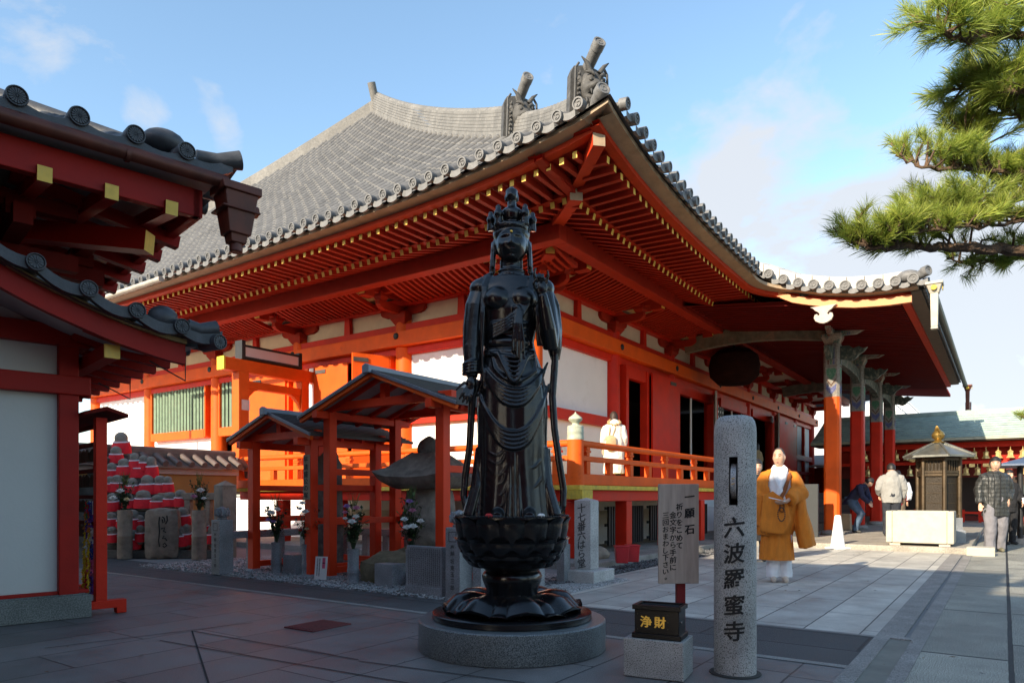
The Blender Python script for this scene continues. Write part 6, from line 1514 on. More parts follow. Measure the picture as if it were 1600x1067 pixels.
# ================================================================ foreground: prayer pillar, sign, donation box
Yp = 4.19; px_ = (1148.5-800)/1101*Yp
PP = thing('prayer_pillar', 'round-topped grey granite pillar with a turning wheel and black carved characters', 'stone pillar', (px_, Yp, 0), 0)
def granp(): return granite('speckled_granite', (.36, .36, .345), (.035, .035, .035), scale=150, rough=.65, thr=(.37, .49), big=(4, .28))
GP = granp(); rp = .121; H1 = 1.522
m = MB(); n = 96; SW, SZ0, SZ1 = .024, .995, 1.275                        # slot: half width and heights
def ring(z, r): return [(r*math.sin(2*PI*k/n), -r*math.cos(2*PI*k/n), z) for k in range(n)]
prof = [(rp*1.0, 0), (rp, .5), (rp, SZ0), (rp, SZ1), (rp, H1-.10), (rp*.985, H1-.07), (rp*.93, H1-.035), (rp*.80, H1-.01), (rp*.62, H1-.001), (.001, H1)]
aw = math.asin(SW/rp); ts = [0+aw]+[aw+(2*PI-2*aw)*k/(n-2) for k in range(1, n-2)]+[2*PI-aw]; off = math.asin(-.0455/rp)
def ring2(z, r): return [(r*math.sin(t+off), -r*math.cos(t+off), z) for t in ts]
vs = []; fs = []; N_ = len(ts)
for r, z in prof: vs += ring2(z, r)
for i in range(len(prof)-1):
    for k in range(N_):
        if i == 2 and k == N_-1: continue                                # the open slot
        fs.append((i*N_+k, i*N_+(k+1) % N_, (i+1)*N_+(k+1) % N_, (i+1)*N_+k))
m.add(vs, fs, 0, True)
# slot walls
a0, a1 = ts[0]+off, ts[-1]+off; nd = Vector((math.sin(off), -math.cos(off), 0)); tx = Vector((math.cos(off), math.sin(off), 0))
pa = Vector((rp*math.sin(a0), -rp*math.cos(a0), 0)); pb = Vector((rp*math.sin(a1), -rp*math.cos(a1), 0))
for q in (pa, pb):
    w = [q+Vector((0, 0, SZ0)), q+Vector((0, 0, SZ1)), q-nd*.10+Vector((0, 0, SZ1)), q-nd*.10+Vector((0, 0, SZ0))]; m.add(w, [(0, 1, 2, 3)], 1)
for z in (SZ0, SZ1): m.add([pa+Vector((0, 0, z)), pb+Vector((0, 0, z)), pb-nd*.10+Vector((0, 0, z)), pa-nd*.10+Vector((0, 0, z))], [(0, 1, 2, 3)], 1)
m.add([pa-nd*.10+Vector((0, 0, SZ0)), pb-nd*.10+Vector((0, 0, SZ0)), pb-nd*.10+Vector((0, 0, SZ1)), pa-nd*.10+Vector((0, 0, SZ1))], [(0, 1, 2, 3)], 1)
m.build('shaft', (GP, mat('dark_slot_stone', (.03, .03, .03), .9)), PP, sharp=40)
m = MB(); m.lathe([(.150, 0), (.148, .004), (.13, .006)], 40); m.build('joint_ring', mat('dark_joint', (.04, .04, .035), .9), PP)
wc = (pa+pb)/2-nd*.085+Vector((0, 0, (SZ0+SZ1)/2)); m = MB(); m.cyl(wc-tx*.015, wc+tx*.015, .105, n=36, mi=0)
m.cyl(wc-tx*.0165, wc+tx*.0165, .02, n=12)
whl = m.build('wheel', GRAN_M, PP, sharp=40)
m = MB()
for k in range(2): m.beam(wc+nd*.1055+tx*(-.008)+Vector((0, 0, .012-.03*k)), wc+nd*.1055+tx*.008+Vector((0, 0, .016-.03*k)), .003, .003)
m.build('incised_marks', GOLDL, whl)
def wrapc(off_):
    def f(a, b, k=0): th = (a-.042)/rp; return Vector(((rp+.0022+k)*math.sin(th), -(rp+.0022+k)*math.cos(th), off_+b))
    return f
m = MB(); write_v(m, '六波羅蜜寺', None or (0, 0, 0), (1, 0, 0), (0, 0, 1), .124, .150, .019, wrap=wrapc(.868), brush=.5, sx=1.0); m.build('lettering', INK, PP)

# granite block and donation box
d0 = Vector((.652, 4.12)); d1 = Vector((.964, 3.965)); fd = (d1-d0).normalized(); rz = math.atan2(fd.y, fd.x)
c = (d0+d1)/2; BK = MB(); wL = (d1-d0).length
BK.box(-wL/2, wL/2, 0, .255, 0, .222); o = BK.build('granite_block', GP, None, (c.x, c.y, 0), rz, bevel=.006); tag(o, 'speckled grey granite block carrying the black donation box', 'stone block')
DB = thing('donation_box', 'black lacquered donation box with gold characters on the granite block', 'donation box', (c.x, c.y, .224), rz)
x0, x1, y0, y1 = -wL/2+.045, wL/2-.02, .02, .205
m = MB(); m.box(x0+.012, x1-.012, y0+.012, y1-.012, .028, .165); m.build('body', BLACK, DB, bevel=.003)
m = MB(); m.box(x0-.002, x1+.002, y0-.002, y1+.002, 0, .03); m.build('foot_moulding', BLACK, DB, bevel=.004)
m = MB()
for a in ((x0, x1, y0, y0+.02), (x0, x1, y1-.02, y1), (x0, x0+.022, y0+.02, y1-.02), (x1-.022, x1, y0+.02, y1-.02)): m.box(*a, .165, .192)
m.build('rim', BLACK, DB, bevel=.003)
m = MB()
for k in range(9): y = y0+.03+.0165*k; m.prism([(-.006, 0), (.006, 0), (0, .008)], (x0+.022, y, .174), (0, 1, 0), (0, 0, 1), x1-x0-.044)
m.build('slats', BLACK, DB)
m = MB(); 
for k, ch in enumerate('浄財'):
    write_v(m, ch, (-.048+.082*k, y0+.0085, .097), (1, 0, 0), (0, 0, 1), .070, .07, .03)
m.build('lettering', GOLDL, DB)
m = MB()
for x, z in ((x0+.03, .05), (x0+.03, .14), (x1-.075, .06), (x1-.075, .10), (x1-.075, .145)): m.sphere((x, y0+.012, z), (.004, .003, .004), 8, 6)
m.build('studs', mat('dark_brass', (.06, .05, .03), .4, .1, metal=.8), DB)
m = MB(); m.cyl((x1-.011, y0+.06, .10), (x1-.006, y0+.06, .10), .010, n=14); m.build('lock', mat('bright_steel', (.6, .6, .6), .25, .05, metal=1.0), DB)
# sign board on its red post
Ys = 4.36; sx = (1060.5-800)/1101*Ys
SG = thing('sign_board', 'tall greyed cedar sign board with black brush writing on a red post', 'sign board', (sx, Ys, 0), 0.03)
m = MB(); m.box(-.008, .046, .012, .055, 0, .62); m.build('post', mat('maroon_post_paint', (.20, .012, .012), .55, .1), SG, bevel=.003)
m = MB(); m.box(-.128, .122, -.014, .010, .508, 1.122); bd = m.build('board', WOODG, SG, bevel=.003)
m = MB(); f = (0, -.0152)
def col(text, px, py, size, step, bold, brush=.5): write_v(m, text, ((px-1060.5)/1101*Ys, -.0152, 1.05+(774.2-py)/1101*Ys), (1, 0, 0), (0, 0, 1), size, step, bold, brush=brush)
col('一願石', 1076.5, 775.5, .064, .102, .030); col('祈りをこめて', 1060.5, 791.5, .045, .0478, .022); col('金文字から手前に', 1050.5, 804, .044, .0462, .022); col('三回おまわし下さい。', 1039, 804.5, .042, .0434, .022)
m.build('lettering', INK, SG)
# ================================================================ tiers of small stone figures in red bibs
BIB = mat('red_bib_cloth', (.66, .010, .022), .85, .12, 12); COLLAR = mat('white_bib_edge', (.70, .68, .74), .85, .08, 12); BLUEC = mat('blue_checked_cloth', (.06, .08, .30), .85, .3, 40)
def jizo(seed, flat):
    root = thing('jizo_statue', 'x', 'stone figure')
    b = MB(); b.rock((0, .0, .20), (.135, .11, .24), seed, .10, 20, 14, sq=.15); b.rock((0, -.01, .39), (.115, .105, .125) if not flat else (.125, .085, .13), seed+2, .07, 18, 14)
    o = b.build('figure', STONE_O, root); bake(o, .016, 2)
    b = MB(); rings = []
    for z, r, ry in ((.305, .118, .115), (.29, .135, .13), (.22, .155, .14), (.13, .165, .15), (.06, .162, .15)):
        rings.append([(r*math.sin(a)*(1+.03*math.sin(9*a+z*9)), -ry*math.cos(a)*(1+.03*math.sin(7*a)), z-(.02*math.cos(a) if z < .1 else 0)) for a in [-2.6+5.2*k/26 for k in range(27)]])
    vs = [p for r in rings for p in r]; n = 27
    b.add(vs, [(i*n+j, i*n+j+1, (i+1)*n+j+1, (i+1)*n+j) for i in range(4) for j in range(n-1)], 0, True); b.build('bib', BIB, root)
    b = MB(); b.tube([(.127*math.sin(a), -.123*math.cos(a)+.0, .300-.02*math.cos(a)) for a in [-2.6+5.2*k/24 for k in range(25)]], .021, 6, flat=.8); b.build('collar', COLLAR, root)
    return root
protos = [jizo(3, False), jizo(8, True), jizo(14, False)]
rows = {0: [(270, 208, 340, 100)], 1: [(232, 292, 395, 78)], 2: [(285, 365, 465, 85), (345, 332, 430, 75), (368, 370, 480, 95), (440, 352, 480, 72), (398, 345, 440, 55), (212, 390, 485, 70)],
        3: [(243, 463, 565, 78), (332, 480, 580, 78), (425, 463, 580, 98), (497, 465, 575, 78), (542, 470, 565, 62), (195, 470, 565, 60)],
        4: [(210, 570, 680, 75), (310, 570, 660, 65), (395, 552, 662, 105), (483, 582, 662, 88), (555, 565, 652, 78), (615, 550, 652, 78)],
        5: [(208, 685, 768, 72), (330, 668, 790, 90), (625, 655, 762, 88), (372, 700, 775, 60), (270, 690, 785, 60)],
        6: [(207, 770, 865, 72), (335, 788, 905, 84), (615, 768, 888, 86), (650, 755, 880, 60), (755, 738, 800, 62), (795, 768, 872, 64), (385, 760, 860, 60), (740, 770, 860, 55)]}
RN = {0: 'largest rounded stone figure in a red bib at the very top of the tiers', 1: 'stone figure in a red bib just below the topmost one', 2: 'stone figure in a red bib in the third row from the top', 3: 'stone figure in a red bib in the fourth row down', 4: 'stone figure in a red bib in the row level with the inscribed block top', 5: 'stone figure in a red bib in the second row from the bottom', 6: 'stone figure in a red bib in the lowest row by the vases'}
rnd = random.Random(2); used = [False]*3; base = {}
for r, lst in rows.items():
    Y = 13.05-.18*r
    for (cx, ty, by, w) in lst:
        px, t_, b_ = 120+cx/3.811, 620+ty/3.811, 620+by/3.811
        zt = 1.05+(774.2-t_)/1101*Y; zb = 1.05+(774.2-b_)/1101*Y; s = (zt-zb)/.47; wx = (w/3.811/1101*Y)/.33*1.18
        k = rnd.randrange(3); zb0 = zb-.05*s
        loc = ((px-800)/1101*Y, Y+rnd.uniform(-.03, .03), zb0); rz = rnd.uniform(-.35, .2)
        if not used[k]: used[k] = True; o = protos[k]; o.location = loc; o.rotation_euler = (0, 0, rz)
        else: o = dup(protos[k], loc, rz)
        o.scale = (wx, .9*(wx+s)/2, s); o['label'] = RN[r]; o['group'] = 'tiered stone figures in red bibs'
        base.setdefault(r, []).append(zb0)
m = MB()
for r in range(7):
    Y = 13.05-.18*r; z = min(base[r])+.02; xr = {0: 205, 1: 205, 2: 250, 3: 272, 4: 292, 5: 300, 6: 345}[r]
    m.box((100-800)/1101*Y, (xr-800)/1101*Y, Y-.09, Y+.14, 0, z)
tr = m.build('stone_tiers', mat('dark_tier_stone', (.09, .085, .075), .95, .3, 6, .5, 20), None); tag(tr, 'dark stepped stone tiers carrying the red-bibbed figures', 'stone steps')
# inscribed block and stone flower vases
p = G(248, 872); IB = thing('inscribed_block', 'squat brownish stone block with flowing incised writing before the figures', 'stone block', (p.x+.02, p.y+.12, 0), .28)
m = MB(); m.rock((0, 0, .41), (.27, .20, .43), 5, .03, 26, 18, sq=.82); m.build('block', STONE_B, IB)
m = MB(); f = -.215
def stroke(pts, r): m.tube([(x, f+.0, z) for x, z in pts], r, 6, flat=.3, flatdir=(0, 1, 0))
S_ = [[(-.02, .70), (-.03, .6), (-.02, .45), (-.035, .3), (-.02, .2)], [(.02, .70), (.05, .68), (.06, .62), (.03, .60), (.02, .66)], [(.09, .72), (.10, .64), (.07, .58)], [(.0, .50), (.06, .52), (.04, .46), (.08, .44)], [(.05, .38), (.02, .34), (.07, .34), (.09, .30)], [(.03, .24), (.06, .26), (.09, .22), (.05, .19), (.03, .22)]]
for s in S_: stroke(s, .010)
m.build('incised_writing', INK, IB)
for px, py, lab, fl in ((190, 873, 'cylindrical old stone vase with white chrysanthemums left of the inscribed block', [(.0, -.14, 1.12, .075, W_), (-.13, -.12, 1.0, .075, W_), (.10, -.12, .98, .06, 'cream')]), (307, 874, 'cylindrical old stone vase with pale flowers right of the inscribed block', [(.08, -.12, 1.13, .075, W_), (-.03, -.12, 1.03, .06, 'pink'), (.13, -.12, 1.0, .05, W_)])):
    p = G(px, py); root = thing('flower_vase', lab, 'flower vase', (p.x, p.y+.1, 0), 0, 'stone vases with flowers')
    m = MB(); m.lathe([(.118, 0), (.115, .36), (.122, .38), (.112, .40), (.116, .80), (.10, .81), (.09, .76)], 20); m.build('vase', STONE_B, root, sharp=40)
    st, f2 = bouquet(.8, .5, .16, px, fl); st.build('foliage', (LEAF, LEAF2), root)
    for c, b in f2.items(): b.build('blooms', PET[c], root)
# square pillar and fence behind
p = AT(352, 850, 12.0); p.z = 0
SP = thing('stone_pillar', 'square granite fence pillar with a pointed cap beside the tiled wall', 'stone pillar', (p.x, p.y, 0), HALL_RZ)
m = MB(); m.box(-.13, .13, -.13, .13, 0, 1.22); m.add([(-.14, -.14, 1.22), (.14, -.14, 1.22), (.14, .14, 1.22), (-.14, .14, 1.22), (0, 0, 1.31)], [(0,1,4),(1,2,4),(2,3,4),(3,0,4),(3,2,1,0)]); m.build('shaft', STONE_B, SP, bevel=.006)
FB = thing('stone_fence', 'old stone fence behind the figures, running left from the square pillar', 'stone fence', (p.x-.1, p.y+.15, 0), -.25)
m = MB(); m.box(-1.6, -.05, -.06, .06, .98, 1.10); m.build('rail', STONE_B, FB, bevel=.01)
for k in range(4): MB().box(-.35-.40*k, -.23-.40*k, -.05, .05, 0, .978).build('baluster', STONE_B, FB, bevel=.01)
# tiled boundary wall
p = hall(-2.32, 6.36); TW = thing('tiled_wall', 'ochre boundary wall with a small tiled coping, joining the hall veranda', 'wall', (p.x, p.y, 0), HALL_RZ)
Lw = 5.0
m = MB(); m.box(-Lw, 0, -.14, .14, 0, 1.48); m.build('wall', mat('ochre_plaster', (.34, .17, .05), .9, .1, 3), TW)
m = MB(); m.box(-Lw, 0, -.22, .22, 1.481, 1.60); m.build('cornice', mat('pinkish_plaster', (.46, .36, .33), .85, .08), TW)
m = MB()
for s in (-1, 1): m.add([(-Lw, 0, 1.84), (0, 0, 1.84), (0, s*.42, 1.64), (-Lw, s*.42, 1.64), (-Lw, 0, 1.78), (0, 0, 1.78), (0, s*.42, 1.60), (-Lw, s*.42, 1.60)], [(0,1,2,3),(4,5,6,7),(0,4,7,3),(1,5,6,2),(2,3,7,6),(0,1,5,4)])
for k in range(3): m.box(-Lw-.02, .02, -.11+.015*k, .11-.015*k, 1.80+.045*k, 1.84+.045*k)
m.cyl((-Lw-.04, 0, 1.95), (.04, 0, 1.95), .065, n=12)
k = 0; x = -.12
while x > -Lw:
    for s in (-1, 1): m.cyl((x, s*.08, 1.85), (x, s*.45, 1.67), .06, n=10)
    x -= .27
m.tube([(.0, -.1, 1.80), (.16, -.12, 1.74), (.30, -.1, 1.62), (.34, 0, 1.45)], [.09, .09, .07, .04], 8)
m.build('tile_coping', mat('brown_grey_tile', (.115, .085, .075), .6, .25, 9, .1, 50), TW)
# ================================================================ right side: basin, candle shrine, porch furniture, lantern hall
p = hall(4.25, -6.05); BN = thing('stone_basin', 'large pale rectangular stone basin in the sun before the bronze candle shrine', 'basin', (p.x, p.y, .10), HALL_RZ)
m = MB(); x0, x1, y0, y1, h = -.34, .40, -.60, .52, .66; t = .11
m.box(x0+t, x1-t, y0+t, y1-t, .05, .30)
for a in ((x0, x1, y0, y0+t), (x0, x1, y1-t, y1), (x0, x0+t, y0+t, y1-t), (x1-t, x1, y0+t, y1-t)): m.box(*a, .05, h)
m.build('trough', CREAMST, BN, bevel=.02)
m = MB()
for x in (x0+.12, x1-.12):
    for y in (y0+.15, y1-.15): m.cbox((x, y, .026), (.16, .18, .05))
m.build('foot', CREAMST, BN)
p = hall(5.75, -6.28); CSH = thing('bronze_candle_shrine', 'tall six-sided bronze candle shrine with grilled panels and gilt jewel on its roof', 'candle shrine', (p.x, p.y, .10), HALL_RZ+.35)
BRZ = mat('brown_bronze', (.060, .040, .020), .45, .4, 5, .1, 40, metal=.5); GILT = mat('worn_gilt', (.34, .22, .06), .4, .2, 9, metal=.8)
def hexr(r, z, a0=0): return [(r*math.cos(a0+2*PI*k/6), r*math.sin(a0+2*PI*k/6), z) for k in range(6)]
m = MB(); m.loft([hexr(.50, 0), hexr(.50, .22), hexr(.44, .26), hexr(.44, .5)], 0, True, False); m.build('base', GRAN_M, CSH)
m = MB(); m.loft([hexr(.36, .5), hexr(.36, 1.72)], 0, True, False); m.build('grille_panels', mat('dark_bronze_grille', (.03, .022, .014), .5, .4, 60, .5, 90, metal=.5), CSH)
m = MB()
for k in range(6):
    a, b = Vector(hexr(.385, 0)[k]), Vector(hexr(.385, 0)[(k+1) % 6]); m.cyl(a+Vector((0, 0, .5)), a+Vector((0, 0, 1.74)), .045, n=8)
    for z in (.54, 1.38, 1.44, 1.70): m.beam(a+Vector((0, 0, z)), b+Vector((0, 0, z)), .05, .05)
    for q in range(1, 6): c = a+(b-a)*q/6; m.beam(c*.985+Vector((0, 0, 1.46)), c*.985+Vector((0, 0, 1.68)), .02, .02)
    n_ = (a+b)/2
    for z in (.8, 1.0, 1.2): m.beam(a*.95+(b-a)*.12+Vector((0, 0, z)), a*.95+(b-a)*.85+Vector((0, 0, z)), .012, .012)
m.build('frame', BRZ, CSH)
m = MB(); m.loft([hexr(.66, 1.74), hexr(.66, 1.78), hexr(.40, 1.90), hexr(.14, 2.02), hexr(.10, 2.05)], 0, True, False)
for k in range(6): a = Vector(hexr(.67, 1.775)[k]); m.tube([a, Vector(hexr(.4, 1.91)[k]), Vector(hexr(.12, 2.04)[k])], .022, 6)
m.build('roof', mat('bronze_roof_plate', (.17, .17, .15), .38, .25, 7, metal=.6), CSH)
m = MB(); m.lathe([(.12, 2.05), (.13, 2.07), (.08, 2.09), (.06, 2.11), (.11, 2.16), (.125, 2.21), (.10, 2.27), (.04, 2.32), (.01, 2.36)], 20)
for k in range(9): a = PI*k/8; m.tube([(.13*math.cos(a), .02, 2.21+.13*math.sin(a)), (.18*math.cos(a), .03, 2.21+.20*math.sin(a))], [.03, .008], 6, flat=.4)
m.build('jewel_finial', GILT, CSH)
# incense burner with its blue-grey roof
p = hall(8.2, -8.3); IBN = thing('incense_burner', 'dark incense burner under a spreading blue-grey roof behind the candle shrine', 'incense burner', (p.x, p.y, 0), HALL_RZ)
m = MB(); m.lathe([(.35, .1), (.38, .3), (.30, .45), (.55, .6), (.66, .9), (.62, 1.05), (.55, 1.08), (.5, .9)], 24); m.build('bowl', BLACKM, IBN)
for x, y in ((-.6, -.6), (.6, -.6), (-.6, .6), (.6, .6)): MB().cyl((x, y, 0), (x, y, 1.75), .05).build('post', BLACKM, IBN)
m = MB(); m.loft([[(r*x, r*y, z) for x, y in ((-1, -1), (1, -1), (1, 1), (-1, 1))] for r, z in ((1.0, 1.70), (1.0, 1.74), (.62, 1.86), (.30, 2.05), (.05, 2.16))], 0, True, False); m.build('roof', mat('blue_grey_copper', (.10, .13, .19), .4, .2, 6, metal=.4), IBN)
m = MB(); m.box(-.75, .75, -.75, .75, 0, .12); m.build('base', KERB, IBN)
# white traffic cone
p = G(1309, 857); TC = thing('traffic_cone', 'white traffic cone standing at the foot of the first porch column', 'cone', (p.x, p.y, 0), .3)
WPL = mat('white_plastic', (.78, .78, .76), .5, .03)
m = MB(); m.lathe([(.145, .03), (.135, .05), (.075, .52), (.06, .64), (.045, .665), (.001, .67)], 24); m.build('cone', WPL, TC, sharp=40)
m = MB(); m.box(-.17, .17, -.17, .17, 0, .03); m.build('base', WPL, TC, bevel=.01)
# small things in the porch
m = MB(); m.tbox((0, 0, 0), (.3, .3), (.26, .26), .45); put(m, 'wooden_stool', mat('pale_stool_wood', (.4, .28, .16), .7, .15, 6), 9.9, -3.8, 'small pale wooden stool between the porch columns', 'stool', z=.10, bevel=.01)

# ---- hall with the hanging lanterns
p = hall(19.6, -2.0); LHL = thing('lantern_hall', 'long low red hall with a pale green copper roof in the far background', 'hall', (p.x, p.y, 0), HALL_RZ)
LY0, LY1 = -22.0, .6                                                     # along local y
m = MB(); m.box(.9, 5, LY0, LY1, 0, 3.0); m.build('wall', mat('dark_red_wall', (.16, .012, .006), .7, .2, 3), LHL)
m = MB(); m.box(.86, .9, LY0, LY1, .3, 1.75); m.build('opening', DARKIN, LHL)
m = MB(); m.box(-.12, .06, LY0, LY1, 2.82, 3.02); m.box(-.06, .04, LY0, LY1, 2.22, 2.34); m.build('beam', VERM_R, LHL)
m = MB(); m.box(.3, .36, LY0, LY1, 2.34, 2.82); m.build('beam_panel', VERM_D, LHL)
for k in range(12): MB().box(-.08, .08, -1.0-1.9*k-.08, -1.0-1.9*k+.08, 0, 2.22).build('post', VERM_R, LHL)
r = MB(); n = 12
r.grid(lambda a, b: Vector((-.75+b*2.8, LY0-.6+a*(LY1-LY0+1.0), 3.16+b*1.05+.10*b*b)), 4, 10); r.grid(lambda a, b: Vector((2.05+b*3.4, LY0-.6+a*(LY1-LY0+1.0), 4.31-b*1.2)), 4, 4)
for k in range(11):
    b = k/11; r.box(-.75+b*2.8, -.75+(k+.97)/11*2.8, LY0-.6, LY1+.4, 3.16+b*1.05+.10*b*b, 3.175+b*1.05+.10*b*b+.022)
r.box(1.9, 2.2, LY0-.6, LY1+.4, 4.25, 4.40); r.build('roof', VERDI, LHL)
m = MB(); m.box(-.74, .9, LY0-.6, LY1+.4, 3.03, 3.14); m.build('eave_board', mat('dark_eave', (.06, .045, .03), .7, .2), LHL)
m = MB(); m.box(-.80, -.72, LY0-.6, LY1+.4, 3.07, 3.15); m.build('eave_edge', mat('pale_copper_edge', (.36, .35, .26), .6, .2), LHL)
m = MB()
for k in range(40): y = -1.2-.5*k; m.box(-.9, -.86, y-.045, y+.045, .0, .55)
m.box(-.93, -.87, LY0, LY1, .40, .48); m.build('low_fence', VERM_R, LHL)
# lanterns
GL = mat('gold_lantern_metal', (.72, .53, .22), .38, .12, 12, metal=.55, stain=(7, .56, (.42, .28, .08), .5))
def lantern(z):
    root = thing('hanging_lantern', 'x', 'lantern', (0, 0, 0), HALL_RZ, 'gilt lanterns hanging in rows')
    m = MB(); m.lathe([(.035, .22), (.05, .20), (.10, .16), (.105, .14), (.085, .13), (.09, .02), (.10, .0), (.135, -.05), (.14, -.07), (.10, -.07)], 6); m.build('body', GL, root, sharp=20)
    m = MB(); m.cyl((0, 0, .2), (0, 0, .34), .008, n=6); m.sphere((0, 0, .225), .022, 8, 6); m.build('hook', GL, root)
    return root
l0 = lantern(0); first = True
for r, (z, px0, lab) in enumerate(((2.47, None, 'bell-shaped gilt lantern in the upper row under the green copper roof'), (1.87, None, 'bell-shaped gilt lantern in the lower row under the green copper roof'))):
    for k in range(19):
        y = -.55-.36*k-(.1 if r else 0)
        if r and k % 5 == 4: continue
        q = hall(19.6-.22, -2.0+y)
        if first: o = l0; o.location = (q.x, q.y, z); first = False
        else: o = dup(l0, (q.x, q.y, z), HALL_RZ+.2*((k*5) % 3-1))
        o['label'] = lab
for k in range(6):
    q = hall(19.6-.12, -2-3.6-.42*k); m = MB(); m.box(-.01, .01, -.09, .09, -.06, .06); o = m.build('gilt_plate', GL, None, (q.x, q.y, 2.16), HALL_RZ); tag(o, 'small square gilt plate fixed between the two lantern rows', 'plate', 'gilt plates between lantern rows')
q = hall(19.3, -4.55); m = MB(); m.lathe([(.17, -.02), (.18, 0), (.17, .02), (.12, .025), (.11, .0), (.001, .0)], 20, (0, 0, 0), 0, False, Matrix.Rotation(-PI/2, 3, 'Y')); o = m.build('round_crest', GL, None, (q.x, q.y, 2.5), HALL_RZ); tag(o, 'round gilt openwork crest among the lanterns', 'crest')
# chimney pole, far buildings, scaffolding
p = AT(1513, 640, 34); m = MB(); m.cyl((0, 0, 0), (0, 0, 5.55), .13, n=12); o = m.build('chimney_pole', mat('dark_pole_metal', (.05, .035, .04), .6), None, (p.x, p.y, 0)); tag(o, 'dark slim chimney pole rising behind the green copper roof', 'pole')
p = hall(40, -1.6); FB2 = thing('scaffolded_building', 'far grey building wrapped in a white scaffolding grid beside the porch roof', 'building', (p.x, p.y, 0), HALL_RZ)
m = MB(); m.box(.6, 21, .6, 12, 0, 7.2); m.build('wall', mat('grey_netting', (.42, .43, .46), .9, .05, 1), FB2)
m = MB()
for k in range(22): m.cyl((k, 0, 0), (k, 0, 8.0), .04, n=5); m.cyl((k, .6, 0), (k, .6, 8.0), .04, n=5)
for k in range(9):
    for y in (0, .6): m.cyl((0, y, .9*k+.7), (21, y, .9*k+.7), .035, n=5)
m.build('scaffold', WPL, FB2)
p = AT(1255, 774, 75); FW = thing('white_building', 'far pale apartment building seen between the hall end and the porch columns', 'building', (p.x, p.y, 0), 0)
m = MB(); m.box(0, 16, 0, 12, 0, 5.9); m.build('wall', mat('pale_far_wall', (.70, .68, .64), .8, .04, .3), FW)
m = MB()
for k in range(7): m.box(.8+2.2*k, 2.2+2.2*k, -.05, -.01, 3.4, 4.9)
m.build('window', mat('far_window_glass', (.30, .33, .36), .2, .1), FW)
m = MB(); m.cyl((3.2, 3, 5.9), (3.2, 3, 8.6), .05); m.build('antenna', BLACKM, FW)
# red roofed shed between the porch columns
p = hall(26.8, -3.5); m = MB(); m.box(-2, 2, -.2, 4, 0, 2.4); SHD = thing('red_shed', 'low dark red shed beyond the far end of the hall', 'shed', (p.x, p.y, 0), HALL_RZ)
m.build('wall', VERM_D, SHD); m = MB(); m.prism([(-2.4, 2.4), (0, 3.0), (2.4, 2.4), (2.4, 2.5), (0, 3.1), (-2.4, 2.5)], (0, -.5, 0), (1, 0, 0), (0, 0, 1), -4.8); m.build('roof', mat('pale_shed_roof', (.45, .43, .40), .7), SHD)
# ================================================================ pine reaching in from the right
BARK = mat('pine_bark', (.085, .055, .035), .95, .45, 14, .9, 35, stain=(12, .5, (.22, .13, .07), .7))
NEED = needlemat('pine_needles', (.25, .33, .05)); NEED2 = needlemat('young_pine_needles', (.38, .42, .075))
PN = thing('pine_tree', 'pine tree with long green needle tufts reaching in from the right edge', 'pine tree', (4.85, 4.6, 0), 0)
PO = Vector((4.85, 4.6, 0)); rnd = random.Random(12)
m = MB(); m.tube([(0, 0, -.05), (.05, .03, .8), (-.05, .08, 1.8), (.1, .05, 2.9), (.0, .15, 4.0), (.15, .1, 5.2)], [.26, .20, .18, .15, .11, .05], 16); m.build('trunk', BARK, PN)
nd = [MB(), MB()]; tw = MB()
def tuft(c, d, n=46, l=.115, spread=1.0, light=.35):
    d = d.normalized(); x = d.orthogonal().normalized(); y = d.cross(x)
    for k in range(n):
        a = rnd.random()*6.283; e = spread*(.15+.85*rnd.random()); dd = (d*math.cos(e)+(x*math.cos(a)+y*math.sin(a))*math.sin(e)).normalized(); dd.z -= .06
        ll = l*(.7+.5*rnd.random()); w = dd.cross(Vector((rnd.uniform(-1, 1), rnd.uniform(-1, 1), rnd.uniform(-1, 1))))
        if w.length < 1e-3: continue
        w = w.normalized()*.0009; b = c-d*.05*rnd.random(); mid = b+dd*ll*.55; tip = b+dd*ll+Vector((0, 0, -.012))
        nd[1 if rnd.random() < light else 0].add([b-w, b+w, mid+w*.9, tip, mid-w*.9], [(0, 1, 2, 3, 4)])
def jag(p, q, n, amp):
    out = [p]
    for k in range(1, n): out.append(p+(q-p)*k/n+Vector((rnd.uniform(-1, 1), rnd.uniform(-1, 1), rnd.uniform(-1, 1)))*amp)
    return out+[q]
def P_(px, py, Y): return AT(px, py, Y)-PO
def limb(pix, r0, r1, nt, up=.9, rad=(60, 40), n=46, side=True):
    pts = [P_(*q) for q in pix]; pts = [Vector((.03, .1, max(.6, pts[0].z-.22)))]+pts; full = []
    for a, b in zip(pts, pts[1:]): full += jag(a, b, 5, .018)[:-1]
    full.append(pts[-1]); N_ = len(full)
    tw.tube(full, [r0+(r1-r0)*k/(N_-1) for k in range(N_)], 8)
    twigs(full[:9], 13, .24, .6, .11, 38, .12, light=.4)
    return full
